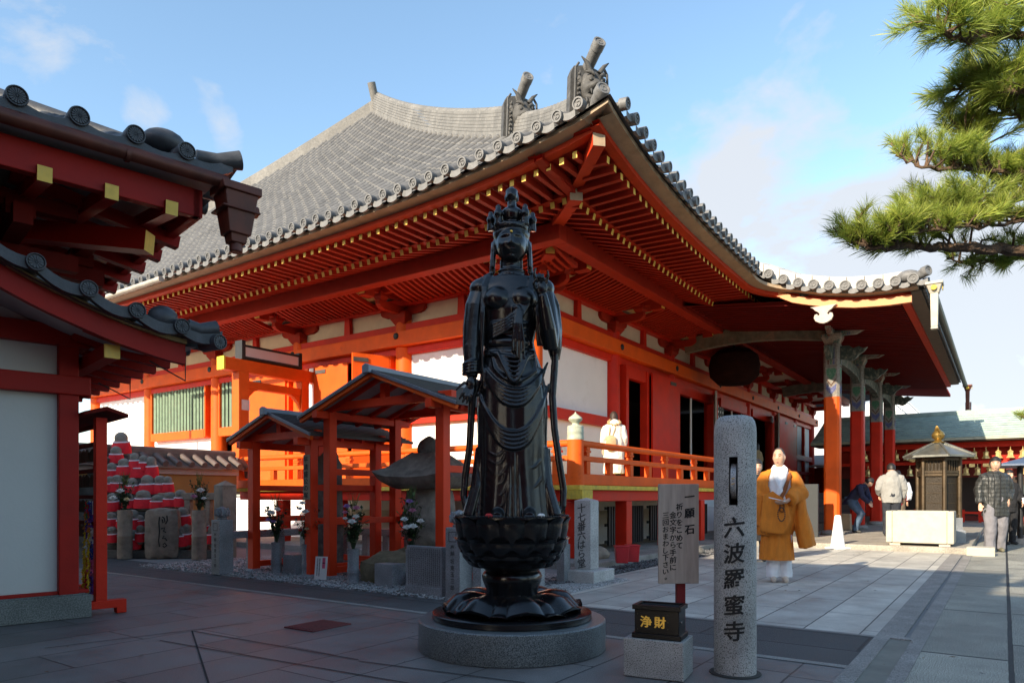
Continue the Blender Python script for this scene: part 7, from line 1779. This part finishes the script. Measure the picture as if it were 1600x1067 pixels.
def twigs(full, cnt, reach, upb, l, n, t0=.15, dens=3, spread=.9, light=.35):
    N_ = len(full)
    for k in range(cnt):
        t = t0+(1-t0)*rnd.random(); i = min(N_-2, int(t*(N_-1))); c = full[i]+(full[i+1]-full[i])*rnd.random(); fw = (full[i+1]-full[i]).normalized()
        d = (fw*rnd.uniform(-.1, .9)+Vector((rnd.uniform(-.8, .8), rnd.uniform(-.9, .9), upb+rnd.uniform(-.5, .6)))).normalized(); L_ = reach*(.4+.8*rnd.random())
        e = c+d*L_; mid = c+d*L_*.5+Vector((rnd.uniform(-.03, .03), rnd.uniform(-.03, .03), rnd.uniform(-.02, .05)))
        tw.tube([c, mid, e], [.008, .006, .003], 5)
        for q in range(dens):
            u_ = .45+.55*(q+1)/dens; pp = (c+(mid-c)*2*u_) if u_ < .5 else (mid+(e-mid)*(u_-.5)*2)
            dd = (d+Vector((rnd.uniform(-.6, .6), rnd.uniform(-.6, .6), .25+rnd.uniform(-.3, .5)))); tuft(pp, dd, n, l, spread, light)
f = limb([(1700, 400, 4.4), (1600, 392, 4.35), (1520, 385, 4.3), (1460, 388, 4.3), (1420, 383, 4.25), (1365, 388, 4.2), (1330, 378, 4.2)], .045, .010, 0)
twigs(f, 33, .20, .9, .105, 44, .25); twigs(f[19:], 39, .14, .5, .105, 46, .2)
tw.tube([f[-1], P_(1310, 366, 4.2), P_(1302, 355, 4.2)], [.010, .007, .003], 5)
f = limb([(1700, 270, 4.5), (1600, 300, 4.45), (1560, 318, 4.4), (1520, 330, 4.35), (1470, 338, 4.3), (1420, 335, 4.3)], .048, .010, 0)
twigs(f, 58, .22, .75, .11, 44, .2); twigs(f[17:], 28, .20, .3, .10, 40, .2)
f = limb([(1690, 255, 4.7), (1600, 282, 4.6), (1545, 272, 4.5), (1520, 240, 4.5), (1505, 205, 4.45)], .035, .008, 0); twigs(f, 69, .24, .55, .11, 44, .15, light=.5)
f = limb([(1660, 290, 4.4), (1570, 268, 4.35), (1500, 262, 4.3), (1440, 262, 4.25), (1405, 240, 4.25)], .022, .006, 0); twigs(f, 46, .18, .6, .11, 42, .25)
f = limb([(1700, 55, 4.2), (1620, 55, 4.15), (1560, 52, 4.1), (1515, 62, 4.05), (1475, 50, 4.0), (1450, 28, 4.0)], .03, .008, 0); twigs(f, 46, .18, .25, .13, 46, .2, light=.25)
f = limb([(1700, 10, 4.3), (1600, 15, 4.2), (1540, 20, 4.1), (1500, 10, 4.1), (1480, -30, 4.1)], .02, .006, 0); twigs(f, 43, .2, .2, .13, 44, .2, light=.25)
f = limb([(1690, 110, 4.5), (1610, 105, 4.45), (1560, 125, 4.4), (1515, 130, 4.35), (1500, 140, 4.35)], .02, .006, 0); twigs(f, 51, .2, .15, .12, 46, .15, light=.45)
f = limb([(1690, 210, 4.6), (1620, 190, 4.6), (1580, 180, 4.5), (1540, 190, 4.5)], .022, .006, 0); twigs(f, 58, .22, .6, .11, 44, .1, light=.5)
f = limb([(1700, 150, 4.3), (1630, 150, 4.25), (1585, 145, 4.2), (1545, 118, 4.2)], .018, .005, 0); twigs(f, 66, .2, .5, .12, 46, .3, light=.5)
f = limb([(1700, 350, 4.25), (1630, 345, 4.2), (1570, 352, 4.2), (1500, 355, 4.15), (1440, 362, 4.15), (1390, 360, 4.1)], .016, .005, 0); twigs(f, 60, .16, .7, .105, 44, .3, light=.5)
f = limb([(1700, 415, 4.6), (1620, 402, 4.6), (1560, 405, 4.55), (1510, 408, 4.5), (1480, 405, 4.5)], .016, .005, 0); twigs(f, 33, .10, .1, .09, 40, .2)
f = limb([(1700, 660, 4.9), (1640, 658, 4.9), (1606, 660, 4.9)], .012, .004, 0); twigs(f, 13, .08, .4, .08, 40, .4)
tw.build('branches', BARK, PN); nd[0].build('needles', NEED, PN); nd[1].build('needles', NEED2, PN)
# ================================================================ people
def headfn(p, d):
    x, y, z = p.x, p.y, p.z
    if y < 0:
        g = lambda cx, cz, sx, sz: math.exp(-((x-cx)/sx)**2-((z-cz)/sz)**2)
        y -= .022*g(0, -.018, .014, .02)+.012*g(0, .012, .009, .03); y += .010*(g(-.032, .014, .018, .010)+g(.032, .014, .018, .010)); y -= .006*(g(-.032, .034, .024, .007)+g(.032, .034, .024, .007))
        y -= .007*g(0, -.056, .022, .006)+.007*g(0, -.068, .018, .007); y += .006*g(0, -.062, .024, .003); y -= .010*g(0, -.098, .022, .016)
    k = 1-.16*max(0, -z/.12)**2
    return Vector((x*k, y*(1-.06*max(0, -z/.12)), z))
EYE = mat('dark_eye', (.02, .012, .01), .3); LIP = mat('lip', (.42, .16, .13), .5)
def hand(mb, w, d, side, curl=.5, sp=1.0):
    """five separate fingers: w wrist, d direction of the hand, side = direction from the palm to the thumb"""
    d = Vector(d).normalized(); side = Vector(side); side = (side-d*side.dot(d)).normalized(); nrm = d.cross(side)
    w = Vector(w); p = w+d*.045
    mb.tube([w-d*.02, w+d*.02, w+d*.055, w+d*.085], [.022, .030, .036, .030], 10, flat=.55, flatdir=nrm)
    for k, (o, l) in enumerate(((.026, .075), (.009, .085), (-.009, .078), (-.026, .060))):
        b = w+d*.08+side*o; c1 = b+d*l*.5+nrm*(.012*curl*2); c2 = c1+d*l*.42*(1-curl)+nrm*l*.5*curl
        mb.tube([b-d*.02, b, c1, c2], [.0095, .0095, .0085, .006], 7)
    b = w+d*.03+side*.03; mb.tube([b-side*.012, b+side*.015+d*.02, b+side*.022+d*.045+nrm*.01*curl], [.012, .011, .008], 7)
def person(name, label, x, y, h, rz=0, J=None, z=0, hair=True, hairm=None, outfit=None, lean=0, headrot=(0, 0), hands=True, group=None, skin=None):
    """J: joint overrides in metres for a 1.72 m body facing -Y"""
    s = h/1.72; root = thing('person', label, 'person', (x, y, z), rz, group); root.scale = (s, s, s)
    D = dict(neck=(0, .01, 1.45), head=(0, -.01, 1.60), chest=(0, .0, 1.28), pelvis=(0, 0, .95),
             shL=(-.175, .01, 1.365), elL=(-.235, .03, 1.12), wrL=(-.235, -.06, .88), shR=(.175, .01, 1.365), elR=(.235, .03, 1.12), wrR=(.235, -.06, .88),
             hipL=(-.09, 0, .92), knL=(-.10, -.02, .49), anL=(-.10, .02, .08), hipR=(.09, 0, .92), knR=(.10, -.02, .49), anR=(.10, .02, .08), hdL=(0, -.1, -1), hdR=(0, -.1, -1), toe=(0, -1, 0))
    D.update(J or {}); D = {k: Vector(v) for k, v in D.items()}
    HR = Matrix.Rotation(headrot[0], 3, 'Z') @ Matrix.Rotation(headrot[1], 3, 'X')
    b = MB(); sk = skin or SKIN
    b.sphere(D['head'], (.078, .098, .122), 30, 22, 0, headfn, HR)
    for e in (-1, 1): b.sphere(D['head']+HR @ Vector((e*.078, .01, -.005)), (.012, .022, .032), 8, 8)
    b.tube([D['head']+HR @ Vector((0, .02, -.06)), D['neck'], D['neck']*.6+D['chest']*.4], [.052, .056, .075], 14)
    b.tube([D['neck']*.75+D['chest']*.25, D['chest'], D['pelvis']], [.11, .12, .12], 14)
    for q in 'LR':
        b.tube([D['sh'+q]*.8+D['neck']*.2, D['sh'+q], D['el'+q], D['wr'+q]], [.05, .048, .038, .024], 10)
        b.tube([D['pelvis']*.3+D['hip'+q]*.7, D['hip'+q], D['kn'+q], D['an'+q]], [.08, .075, .052, .035], 10)
        if hands: hand(b, D['wr'+q], D['hd'+q], (1 if q == 'L' else -1, -.6, .1), .45)
    o = b.build('body', sk, root); bake(o, .0085, 1)
    f = MB()
    for e in (-1, 1): f.sphere(D['head']+HR @ Vector((e*.031, -.083, .013)), (.012, .006, .0045), 8, 6); f.tube([D['head']+HR @ Vector((e*.015, -.093, .034)), D['head']+HR @ Vector((e*.034, -.091, .039)), D['head']+HR @ Vector((e*.05, -.080, .034))], .0035, 5)
    f.build('eyes', EYE, o)
    f = MB(); f.sphere(D['head']+HR @ Vector((0, -.095, -.062)), (.020, .006, .006), 8, 6); f.build('lips', LIP, o)
    if hair:
        hb = MB(); k = 1.09
        def hf(p, d):
            q = p*1.0
            if d.y < -.30 and d.z < .36: q = q*.80
            elif d.z < -.38: q = q*.80
            return q*(1+.03*noise.noise(d*9))
        hb.sphere(D['head']+HR @ Vector((0, .008, .012)), (.093, .112, .134), 32, 24, 0, hf, HR); hb.build('hair', hairm or HAIR, root)
    P = dict(root=root, D=D, body=o, HR=HR)
    if outfit: outfit(P)
    return P
def torso_rings(D, rows, n=28):
    rings = []
    for t, rx, ry, oz in rows:                                            # t: 0 pelvis .. 1 neck along the spine
        if t <= .5: c = D['pelvis'].lerp(D['chest'], t*2)
        else: c = D['chest'].lerp(D['neck'], t*2-1)
        rings.append([(c.x+rx*math.cos(a), c.y+ry*math.sin(a), c.z+oz) for a in [2*PI*k/n for k in range(n)]])
    return rings
def jacket(P, m, rows=None, sleeve=(.082, .075, .058), wr=(.010, 14), hood=False, name='jacket', cuff=.0, vox=.012):
    D = P['D']; b = MB()
    rows = rows or [(-.30, .185, .135, 0), (0, .185, .14, 0), (.5, .20, .145, 0), (.8, .205, .13, 0), (.97, .13, .10, .0), (1.06, .085, .085, 0)]
    b.loft(torso_rings(D, rows))
    for q in 'LR':
        a, e, w = D['sh'+q], D['el'+q], D['wr'+q]; b.tube([a.lerp(D['neck'], .4), a, a.lerp(e, .5), e, e.lerp(w, .5), w.lerp(e, .04)], [.058, sleeve[0]-.006, sleeve[0], sleeve[1], (sleeve[1]+sleeve[2])/2, sleeve[2]], 14)
    if hood: b.sphere(D['neck']+Vector((0, .09, -.02)), (.13, .075, .12), 16, 12)
    b.tube([D['neck']+Vector((.075*math.cos(a), .075*math.sin(a)+.005, .015)) for a in [2*PI*k/18 for k in range(19)]], .018, 6)
    o = b.build(name, m, P['root']); bake(o, vox, 3, .5, wr); return o
def trousers(P, m, r=(.105, .082, .072), wr=(.010, 13), name='trousers'):
    D = P['D']; b = MB()
    b.tube([D['pelvis']+Vector((0, 0, .10)), D['pelvis'], D['pelvis']+Vector((0, 0, -.08))], [.155, .165, .15], 18)
    for q in 'LR': b.tube([D['hip'+q]+Vector((0, 0, .03)), D['hip'+q].lerp(D['kn'+q], .4), D['kn'+q], D['kn'+q].lerp(D['an'+q], .6), D['an'+q]+Vector((0, 0, -.02))], [r[0]+.01, r[0], r[1], r[2], r[2]], 14)
    o = b.build(name, m, P['root']); bake(o, .012, 3, .5, wr); return o
def shoes(P, m):
    D = P['D']
    for q in 'LR':
        a = D['an'+q]; t = D['toe'].normalized(); b = MB(); b.tube([a-t*.06+Vector((0, 0, -.035)), a+Vector((0, 0, -.02)), a+t*.09+Vector((0, 0, -.038)), a+t*.165+Vector((0, 0, -.048))], [.040, .046, .040, .026], 12)
        o = b.build('shoe', m, P['root']); bake(o, .008, 2)

# ---- the monk
ROBE = mat('orange_brown_robe', (.60, .18, .010), .8, .12, 7, .15, 60, stretch=(3, 3, .8)); STRAP = mat('brown_strap_cloth', (.20, .055, .008), .8, .15, 9)
def monk_out(P):
    D, root = P['D'], P['root']
    def rr(z): return PLI([(.28, 0), (.62, 1), (.95, 2), (1.15, 3), (1.30, 4), (1.40, 5), (1.46, 6)], z)
    # white under robe with crossed collar
    b = MB(); b.loft([[(rx*math.cos(a)+cx, ry*math.sin(a), z) for a in [2*PI*k/28 for k in range(28)]] for z, rx, ry, cx in ((.85, .19, .13, 0), (1.1, .195, .14, 0), (1.30, .19, .135, 0), (1.40, .14, .11, 0), (1.475, .075, .075, 0))])
    b.tube([(-.055, .02, 1.49), (-.085, -.06, 1.45), (-.05, -.125, 1.33), (.02, -.155, 1.16), (.06, -.16, 1.02)], [.026, .03, .032, .032, .03], 8)
    b.tube([(.055, .02, 1.49), (.085, -.06, 1.45), (.06, -.125, 1.33), (0, -.15, 1.20), (-.05, -.16, 1.05)], [.026, .03, .032, .032, .03], 8)
    o = b.build('white_under_robe', WHITEC, root); bake(o, .011, 2, .5, (.006, 12))
    # the open outer robe: back, sides, leaving the white chest showing
    b = MB(); n = 40; rings = []
    for z, rx, ry, cx, gap in ((.60, .23, .17, -.05, .0), (.78, .265, .185, -.04, .0), (.95, .275, .19, -.02, .16), (1.10, .27, .185, 0, .42), (1.25, .255, .17, .0, .75), (1.36, .20, .14, 0, .95), (1.455, .10, .10, 0, 1.15)):
        a0 = -PI/2+gap; a1 = 1.5*PI-gap*.85
        rings.append([(cx+rx*math.cos(a)*(1+.025*math.sin(9*a)), ry*math.sin(a)*(1+.03*math.sin(7*a+1)), z) for a in [a0+(a1-a0)*k/(n-1) for k in range(n)]])
    m_ = len(rings); vs = [p for r in rings for p in r]; inner = [(x*.93, y*.93, z) for x, y, z in vs]; off = len(vs)
    fs = [(i*n+j, i*n+j+1, (i+1)*n+j+1, (i+1)*n+j) for i in range(m_-1) for j in range(n-1)]
    b.add(vs+inner, fs+[tuple(q+off for q in f[::-1]) for f in fs]+[(i*n, (i+1)*n, (i+1)*n+off, i*n+off) for i in range(m_-1)]+[(i*n+n-1+off, (i+1)*n+n-1+off, (i+1)*n+n-1, i*n+n-1) for i in range(m_-1)]+[(j+1, j, j+off, j+1+off) for j in range(n-1)]+[((m_-1)*n+j, (m_-1)*n+j+1, (m_-1)*n+j+1+off, (m_-1)*n+j+off) for j in range(n-1)], 0, True)
    for q, sgn in (('L', -1), ('R', 1)):                                   # wide hanging sleeves
        a, e, w = D['sh'+q], D['el'+q], D['wr'+q]
        b.tube([a.lerp(D['neck'], .35), a, a.lerp(e, .5), e, e.lerp(w, .75)], [.055, .085, .105, .125, .085], 18)
        if q == 'R':
            rg = []
            for t, w_, dx in ((0, .10, .0), (.3, .125, .02), (.65, .145, .05), (1, .15, .09)):
                c = Vector((.27+dx, -.02-.03*t, 1.08-.62*t)); rg.append([(c.x+w_*.75*math.cos(k), c.y+w_*1.05*math.sin(k)*(1+.06*math.sin(5*k)), c.z+.03*math.cos(k)*t) for k in [2*PI*j/20 for j in range(20)]])
            b.loft(rg)
        else:
            rg = []
            for t, w_, dx in ((0, .115, .0), (.4, .125, -.01), (1, .12, -.0)):
                c = Vector((-.255+dx, -.02, 1.12-.40*t)); rg.append([(c.x+w_*.62*math.cos(k), c.y+w_*1.1*math.sin(k)*(1+.06*math.sin(5*k)), c.z) for k in [2*PI*j/20 for j in range(20)]])
            b.loft(rg)
    o = b.build('outer_robe', ROBE, root); bake(o, .011, 2, .5, (.020, 7))
    # front apron panel (kesa) and pleated skirt
    b = MB(); pr = [(-.27, .70), (-.22, 1.12), (-.10, 1.17), (.06, 1.06), (.10, .98), (.13, .80), (.04, .62), (-.20, .65), (-.25, .66)]
    b.prism([(x, z) for x, z in pr], (0, -.195, 0), (1, 0, 0), (0, 0, 1), .035); o = b.build('surplice', ROBE, root); bake(o, .009, 3, .5, (.016, 7))
    b = MB(); rings = []
    for z, rx in ((.74, .185), (.55, .20), (.40, .215), (.285, .225)):
        rings.append([(-.03+rx*math.cos(a)*(1+.07*abs(math.sin(7*a))), .78*rx*math.sin(a)*(1+.07*abs(math.sin(7*a))), z) for a in [2*PI*k/84 for k in range(84)]])
    b.loft(rings); b.build('pleated_skirt', ROBE, root, sharp=50)
    b = MB(); b.tube([(.13, .05, 1.44), (.13, -.10, 1.37), (.07, -.165, 1.20), (.0, -.205, 1.06), (-.02, -.21, 1.0)], .026, 10, flat=.4, flatdir=(-.2, -1, .2)); b.tube([(.0, -.235, 1.05), (.045, -.245, .98), (.03, -.24, .90), (-.015, -.24, .92), (.0, -.235, 1.05)], .009, 6); b.build('sash_strap', STRAP, root)
    b = MB()
    for k in range(22):
        a = 2*PI*k/22; b.sphere((.005+.045*math.cos(a), -.30, .875+.085*math.sin(a)), .0095, 6, 5)
    b.build('prayer_beads', mat('dark_wood_beads', (.04, .012, .008), .4), root)
    b = MB(); b.box(-.19, .03, -.305, -.295, 1.0, 1.012, 0, Matrix.Rotation(.22, 4, 'Y') @ Matrix.Translation((-.2, 0, .02))); b.build('paper_fan', WHITEC, root)
p = G(1220, 909)
P = person('monk', 'monk in orange-brown robes with white collar holding prayer beads', p.x, p.y+.06, 1.63, -.28, hair=False, outfit=monk_out, headrot=(-.35, 0),
    J=dict(elR=(.27, -.02, 1.14), wrR=(.06, -.27, 1.03), hdR=(-1, -.15, -.15), elL=(-.25, .02, 1.12), wrL=(-.22, -.12, .95), hdL=(.2, -.3, -1), anL=(-.075, .0, .075), anR=(.085, .02, .075), knL=(-.08, -.02, .49), knR=(.085, -.02, .49)))
P['root'].scale.x *= .92
trousers(P, WHITEC, (.085, .088, .092), (.012, 11), 'white_trousers'); shoes(P, mat('pale_sandal', (.55, .45, .36), .7))
hb = MB(); hb.sphere(P['D']['head']+Vector((0, .008, .01)), (.081, .100, .120), 28, 20, 0, lambda p, d: p*(1 if (d.z > .25 or (d.y > .15 and d.z > -.35)) and not (d.y < -.55 and d.z < .72) else .85), P['HR']); hb.build('shaven_hair', mat('shaven_stubble', (.05, .038, .034), .7, .2, 60), P['root'])

# ---- man in the quilted jacket
def quilt():
    m, nt, b = newmat('grey_quilted_nylon'); L = nt.links.new; tc = N(nt, 'ShaderNodeTexCoord'); mp = N(nt, 'ShaderNodeMapping'); mp.inputs['Rotation'].default_value = (PI/2, 0, 0); L(tc.outputs['Object'], mp.inputs[0])
    br = N(nt, 'ShaderNodeTexBrick'); L(mp.outputs[0], br.inputs['Vector']); br.inputs['Scale'].default_value = 1; br.inputs['Brick Width'].default_value = .085; br.inputs['Row Height'].default_value = .072; br.inputs['Mortar Size'].default_value = .006; br.inputs['Mortar Smooth'].default_value = 1; br.offset = 0
    br.inputs['Color1'].default_value = (.032, .034, .032, 1); br.inputs['Color2'].default_value = (.027, .029, .027, 1); br.inputs['Mortar'].default_value = (.014, .014, .014, 1)
    L(br.outputs[0], b.inputs['Base Color']); b.inputs['Roughness'].default_value = .5
    iv = N(nt, 'ShaderNodeMath', operation='SUBTRACT'); iv.inputs[0].default_value = 1; L(br.outputs['Fac'], iv.inputs[1]); bp = N(nt, 'ShaderNodeBump'); bp.inputs['Distance'].default_value = .02; bp.inputs['Strength'].default_value = .8; L(iv.outputs[0], bp.inputs['Height']); L(bp.outputs[0], b.inputs['Normal'])
    return m
p = G(1555, 862)
P = person('m', 'man in a dark grey quilted jacket walking with one hand in his pocket', p.x, p.y, 1.76, -.12, headrot=(-.45, 0), J=dict(anL=(-.13, -.06, .08), knL=(-.115, -.07, .49), anR=(.13, .10, .08), knR=(.11, .0, .49), elR=(.27, .06, 1.12), wrR=(.17, -.10, .95), elL=(-.26, .03, 1.12), wrL=(-.27, -.03, .88), toe=(-.15, -1, 0)))
j = jacket(P, quilt(), [(-.45, .225, .16, 0), (0, .225, .165, 0), (.5, .23, .165, 0), (.8, .225, .15, 0), (.97, .14, .115, 0), (1.06, .09, .09, 0)], (.098, .088, .07), (.012, 16)); trousers(P, mat('grey_cotton_trousers', (.16, .155, .17), .85, .12, 9), (.115, .098, .092), (.014, 12)); shoes(P, mat('brown_trainers', (.12, .11, .07), .7, .3))
b = MB(); b.box(-.006, .006, -.178, -.165, .84, 1.42); b.build('zip', BLACKM, j)

# ---- man in a pale hooded jacket, seen from behind
DARKJ = mat('dark_denim', (.018, .022, .032), .85, .2, 12); PALEG = mat('pale_grey_fleece', (.27, .27, .26), .9, .08, 9)
p = G(1393, 838, .1)
P = person('m', 'man in a pale grey hooded jacket and dark trousers seen from behind', p.x, p.y, 1.72, PI-.35, z=.10, headrot=(.3, .15), J=dict(head=(0, -.07, 1.57), neck=(0, -.03, 1.44), elL=(-.27, -.02, 1.12), wrL=(-.25, -.12, .90), elR=(.27, -.02, 1.12), wrR=(.22, -.2, .98), anL=(-.12, .1, .08), anR=(.1, -.04, .08)))
jacket(P, PALEG, [(-.25, .205, .15, 0), (0, .21, .16, 0), (.5, .22, .16, 0), (.8, .22, .15, 0), (.97, .14, .12, 0), (1.06, .09, .09, 0)], (.095, .085, .066), (.014, 12), True); trousers(P, DARKJ, (.105, .085, .078)); shoes(P, SHOE)
# ---- companion half hidden beyond him
p = G(1414, 835, .1)
P = person('m', 'person in a dark red top and white jacket half hidden beyond the hooded man', p.x+.25, p.y+.8, 1.58, PI-.6, z=.10)
jacket(P, mat('dark_red_jersey', (.14, .01, .015), .85, .1)); trousers(P, mat('khaki_trousers', (.12, .09, .06), .85, .2)); shoes(P, SHOE)
b = MB(); b.tube([P['D']['shL']+Vector((-.04, .02, .02)), P['D']['elL']+Vector((-.05, 0, 0)), P['D']['wrL']+Vector((-.03, 0, .05))], [.085, .095, .08], 12); o = b.build('white_sleeve', WHITEC, P['root']); bake(o, .014, 2, .5, (.01, 12))

# ---- man bending forward by the columns
NAVY = mat('navy_jacket', (.012, .014, .045), .8, .15, 9); JEANS = mat('faded_jeans', (.06, .10, .16), .85, .3, 9)
p = G(1338, 832, .1)
P = person('m', 'man in a navy jacket and faded jeans bending forward beside the red columns', p.x, p.y, 1.66, .75, z=.10, headrot=(0, .75), J=dict(pelvis=(0, .14, .86), chest=(0, -.06, 1.13), neck=(0, -.20, 1.27), head=(0, -.32, 1.33), shL=(-.18, -.14, 1.24), shR=(.18, -.14, 1.24), elL=(-.21, -.22, .97), elR=(.21, -.22, .97), wrL=(-.06, -.34, .80), wrR=(.06, -.35, .82), hipL=(-.09, .13, .84), hipR=(.09, .13, .84), knL=(-.11, -.14, .50), knR=(.11, -.10, .50), anL=(-.10, .0, .08), anR=(.12, .08, .08), hdL=(.3, -.5, -1), hdR=(-.3, -.5, -1)))
jacket(P, NAVY, [(-.2, .19, .15, 0), (0, .195, .155, 0), (.5, .21, .16, 0), (.85, .20, .14, 0), (1.0, .12, .11, 0)]); trousers(P, JEANS); shoes(P, SHOE)

# ---- woman in the white coat on the veranda, seen from behind
WCOAT = mat('white_down_coat', (.72, .68, .60), .85, .05, 7)
p = hall(1.48, -.92)
def coat_out(P):
    D = P['D']; jacket(P, WCOAT, [(-.95, .24, .185, 0), (-.5, .235, .18, 0), (0, .225, .175, 0), (.5, .225, .165, 0), (.8, .215, .15, 0), (.97, .14, .12, 0), (1.06, .095, .095, 0)], (.095, .085, .066), (.014, 12), True, 'coat')
    b = MB(); b.tube([D['neck']+Vector((.125*math.cos(a), .05+.09*math.sin(a), .03-.06*math.sin(a))) for a in [2*PI*k/20 for k in range(21)]], .035, 8); o = b.build('fur_trim', mat('tan_fur', (.42, .27, .13), .95, .3, 40, .6, 60), P['root']); bake(o, .012, 0, .5, (.02, 40))
    b = MB(); b.rock((.10, .20, 1.0), (.12, .05, .18), 4, .08, 18, 14, sq=.4); b.tube([(.06, .16, 1.16), (.02, .19, 1.3), (-.04, .12, 1.43)], .012, 6); b.tube([(.14, .16, 1.16), (.13, .18, 1.3), (.10, .10, 1.43)], .012, 6); b.build('shoulder_bag', mat('tan_bag', (.45, .33, .18), .7, .2), P['root'])
P = person('w', 'woman in a long white hooded coat with tan bag standing on the veranda', p.x, p.y, 1.53, PI+.05, z=1.21, outfit=coat_out, hairm=mat('dark_brown_hair', (.03, .015, .01), .6, .3, 30))
trousers(P, DARKJ, (.085, .07, .06)); shoes(P, SHOE)
hb = MB(); hb.sphere(P['D']['head']+Vector((0, .06, -.03)), (.085, .06, .12), 14, 10); hb.build('hair', bpy.data.materials['dark_brown_hair'], P['root'])
# ---- person in black behind the monk
BLK = mat('black_wool_coat', (.010, .010, .012), .9, .2, 9)
p = AT(1183, 774, 11.3)
P = person('m', 'person in a black coat half hidden between the pillar and the monk', p.x, p.y, 1.62, -.2, J=dict(wrL=(-.12, -.22, 1.05), elL=(-.25, -.02, 1.12), hdL=(.6, -.5, .3)))
jacket(P, BLK, [(-.9, .22, .16, 0), (0, .21, .155, 0), (.5, .21, .15, 0), (.8, .21, .14, 0), (.97, .13, .11, 0), (1.06, .085, .085, 0)]); trousers(P, BLK); shoes(P, SHOE)
# ---- woman in beige at the hall door
p = hall(11.6, -.9)
P = person('w', 'person in a beige jumper standing at the dark hall doorway', p.x, p.y, 1.52, PI+.6, z=1.21, hairm=HAIR)
jacket(P, mat('beige_wool', (.26, .19, .10), .9, .12)); trousers(P, DARKJ); shoes(P, SHOE)
hb = MB(); hb.sphere(P['D']['head']+Vector((0, .05, -.07)), (.09, .06, .15), 14, 10); hb.build('hair', HAIR, P['root'])
# ---- people at the right edge
p = AT(1600, 774, 18.5)
P = person('m', 'person in a dark green jacket cut off by the right edge behind the quilted jacket', p.x+.15, p.y, 1.62, .2); jacket(P, mat('dark_green_jacket', (.03, .04, .035), .8, .2)); trousers(P, mat('olive_trousers', (.09, .085, .06), .85, .2)); shoes(P, SHOE)
p = AT(1576, 774, 15.2)
P = person('m', 'person in black with a folded white paper directly behind the quilted jacket', p.x, p.y, 1.60, .1, J=dict(wrR=(.16, -.22, 1.0), elR=(.25, -.02, 1.12))); jacket(P, BLK); trousers(P, BLK); shoes(P, SHOE)
b = MB(); b.add([(.10, -.30, .95), (.28, -.33, .93), (.30, -.26, 1.10), (.12, -.24, 1.08), (.11, -.295, .95), (.29, -.325, .93), (.31, -.255, 1.10), (.13, -.235, 1.08)], [(0,1,2,3),(7,6,5,4)]); b.build('paper', WHITEC, P['root'])
